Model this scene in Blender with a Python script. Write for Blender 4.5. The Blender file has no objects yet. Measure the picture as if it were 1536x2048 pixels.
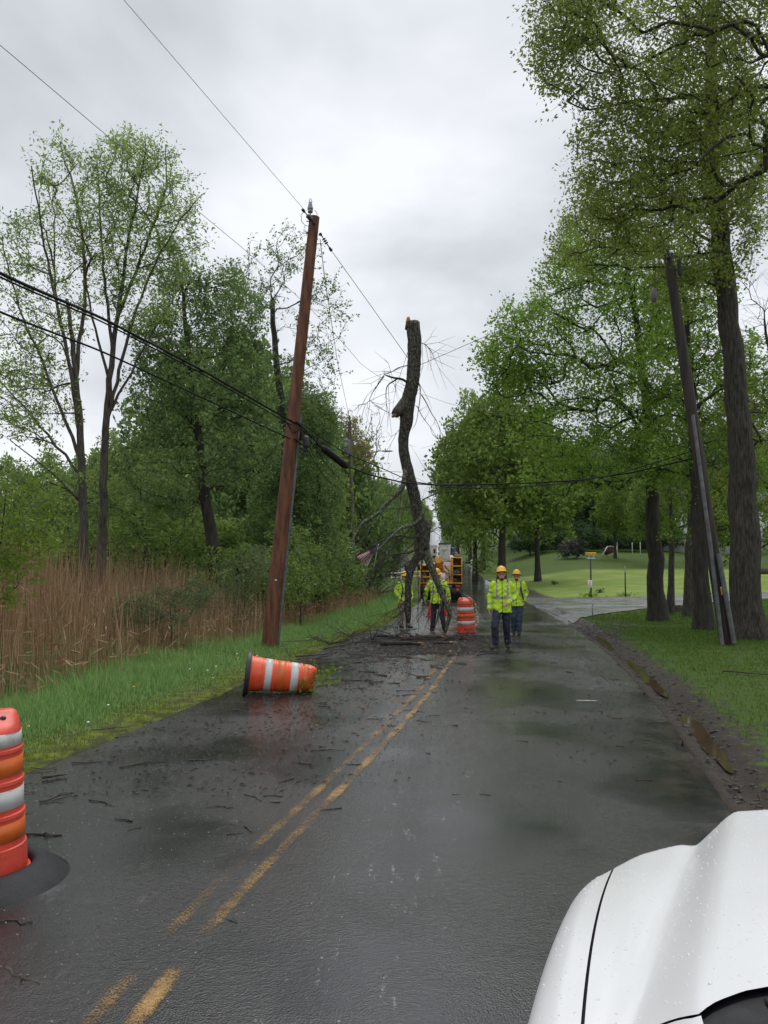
import bpy, math, random
import numpy as np
from mathutils import Vector, Matrix
PI = math.pi
R = math.radians
sc = bpy.context.scene
col = sc.collection

# ------------------------------------------------------------ camera, world, sun, exposure
F = 1656.0            # focal length in photo pixels (1536 x 2048)
CAMZ = 2.0
PITCH = math.atan(96 / F)
cam = bpy.data.cameras.new('camera')
cam.sensor_fit = 'VERTICAL'
cam.sensor_height = 36.0
cam.lens = 36.0 * F / 2048
cam.clip_start = 0.05
cam.clip_end = 4000
camo = bpy.data.objects.new('camera', cam)
col.objects.link(camo)
camo.location = (0, 0, CAMZ)
camo.rotation_euler = (PI / 2 + PITCH, 0, 0)
sc.camera = camo
sc.render.resolution_x, sc.render.resolution_y = 768, 1024

SUN_EL, SUN_AZ = R(58), R(20)
W = bpy.data.worlds.new('World')
sc.world = W
W.use_nodes = True
nt = W.node_tree
nt.nodes.clear()
def N(nt, typ, **kw):
    n = nt.nodes.new(typ)
    for k, v in kw.items():
        if k.startswith('_'):
            setattr(n, k[1:], v)
        else:
            k2 = k.replace('__', ' ')
            n.inputs[int(k2[1:]) if k2[0] == 'i' and k2[1:].isdigit() else k2].default_value = v
    return n
def ramp(nt, stops, interp='LINEAR'):
    r = nt.nodes.new('ShaderNodeValToRGB')
    r.color_ramp.interpolation = interp
    el = r.color_ramp.elements
    while len(el) < len(stops):
        el.new(0.5)
    for e, (p, c) in zip(el, stops):
        e.position = p
        e.color = (*c, 1) if len(c) == 3 else c
    return r
out = N(nt, 'ShaderNodeOutputWorld')
bg = N(nt, 'ShaderNodeBackground')
sky = N(nt, 'ShaderNodeTexSky', _sky_type='NISHITA', _sun_disc=False, _sun_elevation=SUN_EL, _sun_rotation=SUN_AZ)
tc = N(nt, 'ShaderNodeTexCoord')
sep = N(nt, 'ShaderNodeSeparateXYZ')
nt.links.new(tc.outputs['Generated'], sep.inputs[0])
mz = N(nt, 'ShaderNodeMath', _operation='MAXIMUM', i1=0.0)
nt.links.new(sep.outputs['Z'], mz.inputs[0])
az = N(nt, 'ShaderNodeMath', _operation='ADD', i1=0.35)
nt.links.new(mz.outputs[0], az.inputs[0])
comb = N(nt, 'ShaderNodeCombineXYZ')
for k, ax in ((0, 'X'), (1, 'Y')):
    dv = N(nt, 'ShaderNodeMath', _operation='DIVIDE')
    nt.links.new(sep.outputs[ax], dv.inputs[0]); nt.links.new(az.outputs[0], dv.inputs[1])
    nt.links.new(dv.outputs[0], comb.inputs[k])
cl = N(nt, 'ShaderNodeTexNoise', Scale=1.55, Detail=5.0, Roughness=0.52, Distortion=0.25)
mp = N(nt, 'ShaderNodeMapping'); mp.inputs['Location'].default_value = (3.1, 0.62, 0)
nt.links.new(comb.outputs[0], mp.inputs[0]); nt.links.new(mp.outputs[0], cl.inputs['Vector'])
cr = ramp(nt, [(0.31, (0.46, 0.475, 0.50)), (0.41, (0.56, 0.58, 0.61)), (0.50, (0.66, 0.68, 0.715)), (0.62, (0.80, 0.82, 0.85))])
nt.links.new(cl.outputs['Fac'], cr.inputs[0])
sks = N(nt, 'ShaderNodeVectorMath', _operation='SCALE'); sks.inputs['Scale'].default_value = 0.10
nt.links.new(sky.outputs[0], sks.inputs[0])
mx = N(nt, 'ShaderNodeMix', _data_type='RGBA'); mx.inputs[0].default_value = 0.93
nt.links.new(sks.outputs[0], mx.inputs[6]); nt.links.new(cr.outputs[0], mx.inputs[7])
nt.links.new(mx.outputs[2], bg.inputs['Color'])
# an overcast sky is brighter overhead than towards the horizon
zen = N(nt, 'ShaderNodeMapRange'); zen.inputs[1].default_value = .55; zen.inputs[2].default_value = 1.0; zen.inputs[3].default_value = 1.0; zen.inputs[4].default_value = 1.8
nt.links.new(sep.outputs['Z'], zen.inputs[0]); nt.links.new(zen.outputs[0], bg.inputs['Strength'])
nt.links.new(bg.outputs[0], out.inputs[0])

sl = bpy.data.lights.new('sun', 'SUN')
sl.energy = 1.1
sl.angle = R(35)
sl.color = (1.0, 0.97, 0.93)
so = bpy.data.objects.new('sun', sl)
col.objects.link(so)
sd = Vector((math.sin(SUN_AZ) * math.cos(SUN_EL), math.cos(SUN_AZ) * math.cos(SUN_EL), math.sin(SUN_EL)))
so.rotation_euler = sd.to_track_quat('Z', 'Y').to_euler()
sc.view_settings.view_transform = 'Standard'
sc.view_settings.look = 'None'
sc.view_settings.exposure = 0.32
sc.view_settings.gamma = 1.0

# ------------------------------------------------------------ placement helpers
cp, sp_ = math.cos(PITCH), math.sin(PITCH)
def at(px, py, Y):
    """point at distance Y ahead seen at photo pixel px, py"""
    u = (px - 768) / F
    v = (1024 - py) / F
    dy = cp - v * sp_
    k = Y / dy
    return np.array([u * k, Y, CAMZ + (sp_ + v * cp) * k])
def sstep(a, b, x):
    t = np.clip((np.asarray(x, float) - a) / (b - a), 0, 1)
    return t * t * (3 - 2 * t)
_YY = np.linspace(-40, 2600, 5281)
def _smooth(y, n):
    k = np.hanning(n); k /= k.sum()
    return np.convolve(np.pad(y, n // 2, mode='edge'), k, 'valid')[:len(y)]
_CX = np.interp(_YY, [-40, 0, 3.85, 4.67, 7.04, 9.5, 12, 17.4, 30, 48, 75, 120, 200, 400, 700, 2600], [-9.0, -1.40, -.99, -.88, -.37, .17, .65, 1.55, 3.45, 5.3, 6.8, 8.6, 13, 24.6, 45, 190])
_CX = _smooth(_CX, 9)
_ZR = np.interp(_YY, [-40, 17, 20, 23, 26, 48, 60, 85, 120, 200, 400, 700, 760, 1000, 2600], [0, 0, -.05, -.12, -.2, -.46, -.5, 0, 1.4, 4, 11, 34, 35, 30, 20])
_ZR = _smooth(_ZR, 19)
_ZL = np.interp(_YY, [-40, 60, 90, 150, 250, 700, 2600], [0, 0, .6, 3.0, 4, 3, 3])
_ZG = np.interp(_YY, [-40, 17, 40, 53, 66, 80, 110, 150, 200, 300, 400, 700, 2600], [.02, .02, -.3, -.4, -.15, .55, 3, 5.5, 8, 12, 16, 36, 40])
_ZG = _smooth(_ZG, 19)
def cx(Y): return np.interp(Y, _YY, _CX)
def zr(Y): return np.interp(Y, _YY, _ZR)
def lump(x, y):
    return (np.sin(x * 1.7 + 1.3 * np.sin(y * .9)) * np.sin(y * 1.3 + .7 * np.sin(x * 1.1)) +
            .5 * np.sin(x * 4.1 + y * 2.3) * np.sin(y * 3.7 - x * 1.9))
def gz(X, Y):
    """ground height"""
    X = np.asarray(X, float); Y = np.asarray(Y, float)
    s = X - cx(Y)
    base = zr(Y)
    left = base - .30 * sstep(3.4, 7.5, -s) + np.interp(Y, _YY, _ZL) * sstep(3.6, 12, -s)
    right = base * (1 - sstep(4, 15, s)) + np.interp(Y, _YY, _ZG) * sstep(4, 15, s)
    z = np.where(s < 0, left, right)
    near = 1 - sstep(40, 60, Y)
    z = z + near * .022 * lump(X, Y) * sstep(3.9, 5.2, np.abs(s))
    # wheel rut and ridge of mud along the right edge
    rut = near * sstep(3.15, 3.35, s) * (1 - sstep(4.2, 4.7, s)) * sstep(3, 7, Y)
    z = z + rut * (-.06 * np.exp(-((s - 3.48) / .12) ** 2) + .045 * np.exp(-((s - 3.85 - .06 * np.sin(Y * .5)) / .16) ** 2) * (1 + .7 * lump(X * 3.2, Y * 3.2))
                   + .012 * lump(X * 6, Y * 5))
    return z

# ------------------------------------------------------------ mesh helpers
class MB:
    def __init__(s):
        s.v = []; s.f = []; s.m = []; s.n = 0
    def add(s, v, f, m=0):
        s.v.append(np.asarray(v, float).reshape(-1, 3))
        n = s.n
        for q in f:
            s.f.append(tuple(int(i) + n for i in q)); s.m.append(m)
        s.n += len(s.v[-1])
        return s
    def box(s, c, size, rot=None, m=0, bev=0.0):
        hx, hy, hz = [k / 2 for k in size]
        if bev > 0:
            b = min(bev, hx * .9, hy * .9, hz * .9)
            vs = []; fs = []
            rings = [(hx - b, hy - b, -hz), (hx, hy, -hz + b), (hx, hy, hz - b), (hx - b, hy - b, hz)]
            for (x, y, z) in rings:
                bx = b
                vs += [(x - (b if x == hx else 0), y, z), (x, y - (b if y == hy else 0), z), (x, -y + (b if y == hy else 0), z), (x - (b if x == hx else 0), -y, z),
                       (-x + (b if x == hx else 0), -y, z), (-x, -y + (b if y == hy else 0), z), (-x, y - (b if y == hy else 0), z), (-x + (b if x == hx else 0), y, z)]
            for k in range(3):
                for i in range(8):
                    a = k * 8 + i; bb = k * 8 + (i + 1) % 8
                    fs.append((a, bb, bb + 8, a + 8)[::-1])
            fs.append(tuple(range(8))); fs.append(tuple(range(31, 23, -1)))
            v = np.array(vs)
        else:
            v = np.array([(x, y, z) for x in (-hx, hx) for y in (-hy, hy) for z in (-hz, hz)])
            fs = [(0, 1, 3, 2), (4, 6, 7, 5), (0, 4, 5, 1), (2, 3, 7, 6), (0, 2, 6, 4), (1, 5, 7, 3)]
        if rot is not None:
            v = v @ np.array(rot.to_3x3()).T
        return s.add(v + np.array(c), fs, m)
    def tube(s, pts, rad, k=8, m=0, cap=True, sx=1.0):
        P = np.asarray(pts, float); n = len(P)
        r = np.full(n, rad, float) if np.isscalar(rad) else np.asarray(rad, float)
        T = np.gradient(P, axis=0)
        T /= np.linalg.norm(T, axis=1)[:, None] + 1e-9
        ref = np.array([0.0, 1.0, 0.0])
        if abs(T[0] @ ref) > .9: ref = np.array([1.0, 0, 0])
        U = np.zeros_like(P); Vv = np.zeros_like(P)
        u = np.cross(T[0], ref); u /= np.linalg.norm(u)
        for i in range(n):
            u = u - T[i] * (u @ T[i]); u /= np.linalg.norm(u) + 1e-9
            U[i] = u; Vv[i] = np.cross(T[i], u)
        a = np.arange(k) * 2 * PI / k
        v = P[:, None] + r[:, None, None] * (U[:, None] * np.cos(a)[None, :, None] * sx + Vv[:, None] * np.sin(a)[None, :, None])
        f = []
        for i in range(n - 1):
            for j in range(k):
                j2 = (j + 1) % k
                f.append((i * k + j, i * k + j2, (i + 1) * k + j2, (i + 1) * k + j))
        if cap:
            f.append(tuple(range(k))[::-1]); f.append(tuple((n - 1) * k + j for j in range(k)))
        return s.add(v.reshape(-1, 3), f, m)
    def lathe(s, prof, k=32, m=0, c=(0, 0, 0), mf=None):
        a = np.arange(k) * 2 * PI / k
        v = np.array([[(r * math.cos(t), r * math.sin(t), z) for t in a] for r, z in prof]).reshape(-1, 3) + np.array(c)
        s.add(v, [], m)
        b = s.n - len(v)
        for i in range(len(prof) - 1):
            mm = mf(i) if mf else m
            for j in range(k):
                j2 = (j + 1) % k
                s.f.append((b + i * k + j, b + i * k + j2, b + (i + 1) * k + j2, b + (i + 1) * k + j)); s.m.append(mm)
        return s
    def loft(s, secs, k=16, m=0, p=2.0):
        """secs: (center, rx, ry) horizontal ellipses, closed"""
        a = np.arange(k) * 2 * PI / k
        ca, sa = np.cos(a), np.sin(a)
        ca = np.sign(ca) * np.abs(ca) ** (2 / p); sa = np.sign(sa) * np.abs(sa) ** (2 / p)
        v = []
        for c, rx, ry in secs:
            v += [(c[0] + rx * x, c[1] + ry * y, c[2]) for x, y in zip(ca, sa)]
        f = []
        n = len(secs)
        for i in range(n - 1):
            for j in range(k):
                j2 = (j + 1) % k
                f.append((i * k + j, i * k + j2, (i + 1) * k + j2, (i + 1) * k + j))
        f.append(tuple(range(k))[::-1]); f.append(tuple((n - 1) * k + j for j in range(k)))
        return s.add(v, f, m)
    def ell(s, c, r, rot=None, m=0, k=12, h=8):
        prof = [(math.sin(PI * i / h), -math.cos(PI * i / h)) for i in range(h + 1)]
        prof[0] = (1e-3, -1); prof[-1] = (1e-3, 1)
        t = MB().lathe(prof, k)
        t.f.append(tuple(range(k))[::-1]); t.m.append(0)
        t.f.append(tuple(h * k + j for j in range(k))); t.m.append(0)
        v = t.v[0] * np.array(r)
        if rot is not None: v = v @ np.array(rot.to_3x3()).T
        return s.add(v + np.array(c), t.f, m)
    def cap(s, p0, r0, p1, r1, m=0, k=12):
        p0 = np.array(p0, float); p1 = np.array(p1, float)
        d = p1 - p0; L = np.linalg.norm(d) + 1e-9; d /= L
        pts = []; rr = []
        for a in (80, 60, 35, 12): pts.append(p0 - d * r0 * math.sin(R(a))); rr.append(r0 * math.cos(R(a)))
        n = max(2, int(L / .05))
        for i in range(n + 1):
            t = i / n; pts.append(p0 + d * L * t); rr.append(r0 + (r1 - r0) * t)
        for a in (12, 35, 60, 80): pts.append(p1 + d * r1 * math.sin(R(a))); rr.append(r1 * math.cos(R(a)))
        return s.tube(pts, rr, k, m)
    def mesh(s, name, mats, smooth=True):
        me = bpy.data.meshes.new(name)
        V = np.concatenate(s.v) if s.v else np.zeros((0, 3))
        me.from_pydata(V.tolist(), [], s.f)
        for mt in (mats if isinstance(mats, (list, tuple)) else [mats]): me.materials.append(mt)
        if len(s.f):
            me.polygons.foreach_set('material_index', np.array(s.m, dtype=np.int32))
            me.polygons.foreach_set('use_smooth', np.full(len(s.f), smooth))
        me.update()
        return me
    def obj(s, name, mats, parent=None, smooth=True, loc=None, angle=None):
        me = s.mesh(name, mats, smooth)
        if angle is not None: sharp(me, angle)
        return link(name, me, parent, loc)
def sharp(me, deg=35):
    me.set_sharp_from_angle(angle=R(deg))
def link(name, me, parent=None, loc=None):
    o = bpy.data.objects.new(name, me)
    col.objects.link(o)
    if parent is not None: o.parent = parent
    if loc is not None: o.location = loc
    return o
def tag(o, label=None, cat=None, group=None, kind=None):
    if label: o['label'] = label
    if cat: o['category'] = cat
    if group: o['group'] = group
    if kind: o['kind'] = kind
    return o
def empty(name, loc, label, cat, group=None, rz=0):
    o = bpy.data.objects.new(name, None)
    col.objects.link(o)
    o.location = [float(k) for k in loc]
    o.rotation_euler = (0, 0, rz)
    o.empty_display_size = .3
    return tag(o, label, cat, group)
def dup(o, loc=None, rz=None, label=None, scale=None, parent=None):
    kids = [c for c in o.children]
    c = o.copy(); col.objects.link(c)
    if parent is not None: c.parent = parent
    if loc is not None: c.location = [float(k) for k in loc]
    if rz is not None: c.rotation_euler = (0, 0, rz)
    if scale is not None: c.scale = (scale,) * 3 if np.isscalar(scale) else scale
    if label: c['label'] = label
    for k in kids: dup(k, parent=c)
    return c
def bigmesh(name, V, quads, mats, attr=None, smooth=False, tri=False):
    """fast quad mesh from numpy arrays"""
    k = 3 if tri else 4
    me = bpy.data.meshes.new(name)
    nq = len(quads)
    me.vertices.add(len(V)); me.loops.add(nq * k); me.polygons.add(nq)
    me.vertices.foreach_set('co', np.asarray(V, np.float32).ravel())
    me.loops.foreach_set('vertex_index', np.asarray(quads, np.int32).ravel())
    me.polygons.foreach_set('loop_start', np.arange(0, nq * k, k, dtype=np.int32))
    me.polygons.foreach_set('use_smooth', np.full(nq, smooth))
    if not isinstance(mats, (list, tuple)): mats = [mats]
    for m in mats: me.materials.append(m)
    for nm, (dom, arr) in (attr or {}).items():
        a = me.attributes.new(nm, 'FLOAT', dom)
        a.data.foreach_set('value', np.asarray(arr, np.float32))
    me.update(calc_edges=True)
    return me

# ------------------------------------------------------------ materials
def principled(name, color=(.5, .5, .5), rough=.6, metal=0.0, spec=.5):
    m = bpy.data.materials.new(name); m.use_nodes = True
    b = m.node_tree.nodes['Principled BSDF']
    b.inputs['Base Color'].default_value = (*color, 1)
    b.inputs['Roughness'].default_value = rough
    b.inputs['Metallic'].default_value = metal
    b.inputs['Specular IOR Level'].default_value = spec
    return m, m.node_tree, b
def noisy(name, c1, c2, scale=8, rough=.7, bump=.3, metal=0.0, stretch=(1, 1, 1), detail=6, bscale=None, dist=.02, lo=.35, hi=.65, spec=.5, coord='Object', rvar=0.0):
    m, nt, b = principled(name, c1, rough, metal, spec)
    L = nt.links.new
    tc = N(nt, 'ShaderNodeTexCoord'); mp = N(nt, 'ShaderNodeMapping'); mp.inputs['Scale'].default_value = stretch
    L(tc.outputs[coord], mp.inputs[0])
    n = N(nt, 'ShaderNodeTexNoise', Scale=scale, Detail=detail, Roughness=.6); L(mp.outputs[0], n.inputs['Vector'])
    r = ramp(nt, [(lo, c1), (hi, c2)]); L(n.outputs['Fac'], r.inputs[0]); L(r.outputs[0], b.inputs['Base Color'])
    if rvar:
        mr = N(nt, 'ShaderNodeMapRange'); mr.inputs[3].default_value = max(0, rough - rvar); mr.inputs[4].default_value = min(1, rough + rvar)
        L(n.outputs['Fac'], mr.inputs[0]); L(mr.outputs[0], b.inputs['Roughness'])
    if bump:
        n2 = N(nt, 'ShaderNodeTexNoise', Scale=bscale or scale * 3, Detail=5.0, Roughness=.65); L(mp.outputs[0], n2.inputs['Vector'])
        bp = N(nt, 'ShaderNodeBump', Strength=bump, Distance=dist); L(n2.outputs['Fac'], bp.inputs['Height']); L(bp.outputs[0], b.inputs['Normal'])
    return m
def leafmat(name, stops, trans=.35, rough=.55):
    """colour varies from leaf to leaf through a per-face random number"""
    m, nt, b = principled(name, stops[0], rough, spec=.14)
    L = nt.links.new
    a = N(nt, 'ShaderNodeAttribute', _attribute_name='rnd')
    r = ramp(nt, [(i / (len(stops) - 1), c) for i, c in enumerate(stops)]); L(a.outputs['Fac'], r.inputs[0])
    L(r.outputs[0], b.inputs['Base Color'])
    t = N(nt, 'ShaderNodeBsdfTranslucent'); L(r.outputs[0], t.inputs['Color'])
    mx = N(nt, 'ShaderNodeMixShader'); mx.inputs[0].default_value = trans
    o = nt.nodes['Material Output']
    L(b.outputs[0], mx.inputs[1]); L(t.outputs[0], mx.inputs[2]); L(mx.outputs[0], o.inputs[0])
    return m
def sc_pow(nt, a, op, b=None, clamp=False):
    n = nt.nodes.new('ShaderNodeMath'); n.operation = op; n.use_clamp = clamp
    for i, x in enumerate((a, b)):
        if x is None: continue
        if isinstance(x, (int, float)): n.inputs[i].default_value = x
        else: nt.links.new(x, n.inputs[i])
    return n.outputs[0]
def smooth_node(nt, x, a, b):
    n = nt.nodes.new('ShaderNodeMapRange'); n.interpolation_type = 'SMOOTHSTEP'
    nt.links.new(x, n.inputs[0]); n.inputs[1].default_value = a; n.inputs[2].default_value = b
    return n.outputs[0]
def mixc(nt, f, a, b):
    n = nt.nodes.new('ShaderNodeMix'); n.data_type = 'RGBA'
    if isinstance(f, (int, float)): n.inputs[0].default_value = f
    else: nt.links.new(f, n.inputs[0])
    for i, x in ((6, a), (7, b)):
        if isinstance(x, tuple): n.inputs[i].default_value = (*x, 1)
        else: nt.links.new(x, n.inputs[i])
    return n.outputs[2]
def noise(nt, vec, scale, detail=5, rough=.6, dist=0):
    n = N(nt, 'ShaderNodeTexNoise', Scale=float(scale), Detail=float(detail), Roughness=rough, Distortion=float(dist))
    nt.links.new(vec, n.inputs['Vector']); return n.outputs['Fac']
def posmap(nt, scale=(1, 1, 1), rot=0):
    g = N(nt, 'ShaderNodeTexCoord'); mp = N(nt, 'ShaderNodeMapping'); mp.inputs['Scale'].default_value = scale; mp.inputs['Rotation'].default_value = (0, 0, rot)
    nt.links.new(g.outputs['Object'], mp.inputs[0]); return mp.outputs[0]

M = {}
M['bark'] = noisy('bark', (.028, .024, .018), (.115, .10, .075), 17, .85, .9, stretch=(1.2, 1.2, .22), bscale=18, dist=.05)
M['bark_big'] = noisy('oak_bark', (.026, .022, .017), (.12, .105, .082), 16, .85, 1.0, stretch=(1.5, 1.5, .22), bscale=19, dist=.12, lo=.38, hi=.66)
M['bark_dark'] = noisy('dark_bark', (.018, .016, .013), (.055, .048, .038), 9, .85, .8, stretch=(1.2, 1.2, .25), bscale=18, dist=.04)
M['bark_lichen'] = noisy('lichen_bark', (.020, .016, .012), (.16, .16, .11), 26, .85, 1.0, stretch=(1.2, 1.2, .55), bscale=24, dist=.06, lo=.46, hi=.66)
M['bark_moss'] = noisy('mossy_bark', (.03, .03, .02), (.19, .22, .14), 20, .85, .9, stretch=(1.2, 1.2, .7), bscale=25, dist=.04, lo=.42, hi=.64)
M['twig'] = noisy('twig_bark', (.022, .018, .014), (.07, .058, .042), 20, .75, .4)
M['wood_raw'] = noisy('torn_wood', (.30, .12, .05), (.62, .38, .18), 16, .8, .8, stretch=(1, 1, .2))
M['pole_new'] = noisy('treated_pine', (.035, .014, .007), (.185, .068, .030), 4, .75, .6, stretch=(2.4, 2.4, .35), bscale=14, dist=.03, lo=.30, hi=.62)
M['pole_old'] = noisy('weathered_pole', (.07, .055, .045), (.17, .14, .12), 6, .8, .5, stretch=(3, 3, .15), bscale=14)
M['pole_black'] = noisy('creosote_pole', (.012, .010, .009), (.075, .040, .028), 4, .65, .6, stretch=(3, 3, .15), bscale=12, lo=.4, hi=.75)
M['conduit'] = noisy('grey_conduit', (.075, .078, .08), (.15, .155, .16), 7, .5, .05)
M['steel'] = noisy('galvanised_steel', (.28, .29, .30), (.42, .43, .44), 20, .45, .05, metal=.5)
M['black'] = noisy('black_rubber', (.012, .012, .013), (.03, .03, .031), 12, .5, .15)
M['tyre'] = noisy('recycled_tyre', (.008, .0085, .0095), (.026, .027, .029), 5, .52, .5, rvar=.12, spec=.22, bscale=60, dist=.01)
M['cable'] = noisy('black_cable', (.006, .006, .007), (.014, .014, .015), 20, .7, 0, spec=.2)
M['wire'] = noisy('aluminium_wire', (.10, .10, .105), (.17, .17, .175), 20, .5, 0, metal=.2)
M['porcelain'] = noisy('grey_porcelain', (.16, .18, .20), (.28, .30, .33), 8, .25, 0)
def dirty(name, c1, c2, rough, dirt=(.12, .05, .03), amt=.5, fine=60, coarse=4):
    """plastic with mud spatter and scuffs"""
    m = noisy(name, c1, c2, 5, rough, .08, rvar=.12); nt = m.node_tree; b = nt.nodes['Principled BSDF']
    P = posmap(nt); src = b.inputs['Base Color'].links[0].from_socket
    a = smooth_node(nt, noise(nt, P, fine, 5, .75), .57, .68); c = smooth_node(nt, noise(nt, P, coarse, 5, .7), .48, .72)
    f = sc_pow(nt, sc_pow(nt, a, 'MULTIPLY', sc_pow(nt, c, 'ADD', .25)), 'MULTIPLY', amt, True)
    f2 = sc_pow(nt, sc_pow(nt, c, 'MULTIPLY', .35), 'ADD', f, True)
    nt.links.new(mixc(nt, f2, src, dirt), b.inputs['Base Color'])
    return m
M['orange'] = dirty('orange_plastic', (.66, .070, .022), (.82, .11, .03), .42, (.22, .05, .025), .8)
M['orange_sheet'] = dirty('orange_sheeting', (.56, .10, .008), (.68, .15, .015), .38, (.16, .05, .02), .8)
M['white_sheet'] = dirty('white_sheeting', (.46, .47, .45), (.60, .61, .58), .4, (.15, .14, .12), .9)
M['red_dirty'] = dirty('dirty_red_plastic', (.54, .045, .026), (.70, .075, .042), .38, (.10, .02, .015), 1.0, 70, 3)
M['yellow'] = noisy('yellow_hard_hat', (.80, .46, .03), (.86, .52, .05), 4, .3, 0)
M['hivis'] = noisy('hi_vis_fabric', (.42, .66, .015), (.56, .80, .03), 12, .6, .35, bscale=30, dist=.02)
M['reflective'] = noisy('reflective_tape', (.24, .245, .23), (.38, .38, .36), 25, .45, .1)
M['strap'] = noisy('black_webbing', (.012, .012, .014), (.03, .03, .033), 20, .7, .1)
M['navy'] = noisy('navy_denim', (.012, .016, .030), (.030, .037, .062), 14, .85, .3)
M['jeans'] = noisy('blue_denim', (.022, .035, .065), (.055, .08, .13), 10, .85, .3)
M['blackcloth'] = noisy('black_cloth', (.010, .011, .016), (.025, .026, .034), 14, .85, .3)
M['khaki'] = noisy('camouflage_cloth', (.11, .075, .05), (.34, .27, .19), 22, .85, .3, lo=.45, hi=.55)
M['boot'] = noisy('boot_leather', (.018, .014, .011), (.045, .035, .026), 20, .6, .3)
M['skin'] = noisy('skin', (.42, .215, .145), (.50, .27, .19), 10, .5, .05)
M['hair'] = noisy('dark_hair', (.02, .012, .008), (.05, .03, .02), 60, .7, .5)
M['glove'] = noisy('yellow_gloves', (.36, .22, .10), (.55, .36, .18), 14, .8, .3)
M['eye'] = principled('eye', (.02, .015, .012), .2)[0]
M['lip'] = principled('lip', (.32, .11, .09), .5)[0]
M['shirt'] = noisy('grey_shirt', (.25, .25, .25), (.36, .36, .36), 20, .8, .2)
M['truck_yellow'] = noisy('truck_yellow_paint', (.66, .31, .008), (.78, .40, .015), 3, .3, .02)
M['truck_white'] = noisy('truck_white_gelcoat', (.68, .67, .63), (.78, .77, .73), 3, .35, .02)
M['truck_black'] = noisy('truck_chassis_black', (.010, .010, .010), (.03, .028, .025), 6, .55, .1)
M['redlens'] = principled('red_lens', (.45, .02, .012), .2)[0]
M['amberlens'] = principled('amber_lens', (.75, .28, .02), .2)[0]
M['whitepaint'] = noisy('white_paint', (.62, .62, .60), (.76, .76, .74), 6, .5, .05)
M['carwhite'] = noisy('white_car_paint', (.66, .665, .66), (.69, .695, .69), 2, .20, 0)
M['glass'] = principled('dark_glass', (.015, .018, .02), .06, spec=.8)[0]
M['darkgap'] = principled('dark_seal', (.012, .012, .02), .6)[0]
M['cone'] = noisy('red_cone', (.65, .05, .025), (.78, .08, .035), 5, .4, .03)
M['signyellow'] = noisy('sign_yellow', (.78, .46, .02), (.82, .50, .03), 6, .45, 0)
M['signgreen'] = noisy('sign_green', (.01, .16, .13), (.015, .20, .16), 6, .45, 0)
M['signwhite'] = noisy('sign_white', (.66, .64, .60), (.74, .72, .68), 6, .45, 0)
M['black_print'] = principled('black_print', (.03, .02, .01), .5)[0]
M['white_print'] = principled('white_print', (.8, .8, .78), .5)[0]
M['red_print'] = principled('red_print', (.55, .12, .10), .5)[0]
M['signpost'] = noisy('dark_signpost', (.014, .022, .016), (.03, .04, .03), 9, .6, .1)
M['brownwood'] = noisy('brown_wood', (.05, .028, .02), (.10, .06, .045), 8, .8, .3)
M['rufous'] = noisy('rust_steel', (.07, .03, .022), (.13, .06, .04), 8, .7, .2)
M['blueplastic'] = principled('blue_plastic', (.02, .04, .30), .4)[0]
M['siding'] = noisy('white_siding', (.55, .56, .57), (.68, .69, .70), 3, .7, .1)
M['roofing'] = noisy('dark_shingle', (.04, .038, .036), (.08, .075, .07), 9, .85, .4)
M['flagred'] = principled('flag_red', (.36, .03, .04), .8)[0]
M['flagwhite'] = principled('flag_white', (.55, .52, .52), .8)[0]
M['flagblue'] = principled('flag_blue', (.015, .02, .08), .8)[0]
M['lampglass'] = noisy('lamp_head_grey', (.42, .44, .46), (.52, .54, .56), 6, .4, 0)
# leaves
M['leaf_locust'] = leafmat('young_locust_leaf', [(0.150, 0.239, 0.060), (0.255, 0.367, 0.085), (0.373, 0.494, 0.147)], .45)
M['leaf_dark'] = leafmat('dark_leaf', [(0.080, 0.133, 0.042), (0.168, 0.262, 0.084), (0.277, 0.384, 0.121)], .3)
M['leaf_mid'] = leafmat('mid_leaf', [(0.108, 0.182, 0.045), (0.185, 0.285, 0.066), (0.302, 0.398, 0.105)], .35)
M['leaf_willow'] = leafmat('willow_leaf', [(0.094, 0.166, 0.056), (0.158, 0.260, 0.084), (0.242, 0.353, 0.121)], .35)
M['leaf_maple'] = leafmat('maple_leaf', [(0.091, 0.158, 0.023), (0.202, 0.338, 0.049), (0.325, 0.490, 0.091)], .42)
M['leaf_oak'] = leafmat('oak_leaf', [(0.098, 0.127, 0.025), (0.210, 0.276, 0.055), (0.324, 0.400, 0.092)], .5)
M['leaf_far'] = leafmat('far_leaf', [(0.067, 0.118, 0.025), (0.163, 0.237, 0.047), (0.249, 0.342, 0.074)], .3)
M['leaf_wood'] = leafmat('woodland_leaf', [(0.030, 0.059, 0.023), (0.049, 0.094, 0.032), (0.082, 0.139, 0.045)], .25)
M['leaf_bright'] = leafmat('bright_leaf', [(0.096, 0.167, 0.021), (0.160, 0.243, 0.036), (0.224, 0.304, 0.062)], .45)
M['leaf_grey'] = leafmat('greygreen_leaf', [(0.069, 0.103, 0.040), (0.127, 0.172, 0.069), (0.196, 0.241, 0.103)], .35)
M['leaf_lilac'] = leafmat('lilac_leaf', [(.05, .06, .04), (.09, .085, .08), (.17, .15, .18)], .3)
M['leaf_pale'] = leafmat('pale_catkin', [(.22, .22, .06), (.30, .29, .10), (.36, .35, .15)], .45)
M['grass'] = leafmat('grass_blade', [(0.110, 0.203, 0.062), (0.209, 0.347, 0.102), (0.355, 0.503, 0.192)], .4)
M['lawn'] = leafmat('lawn_blade', [(0.058, 0.118, 0.015), (0.097, 0.180, 0.023), (0.156, 0.246, 0.044)], .4)
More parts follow.
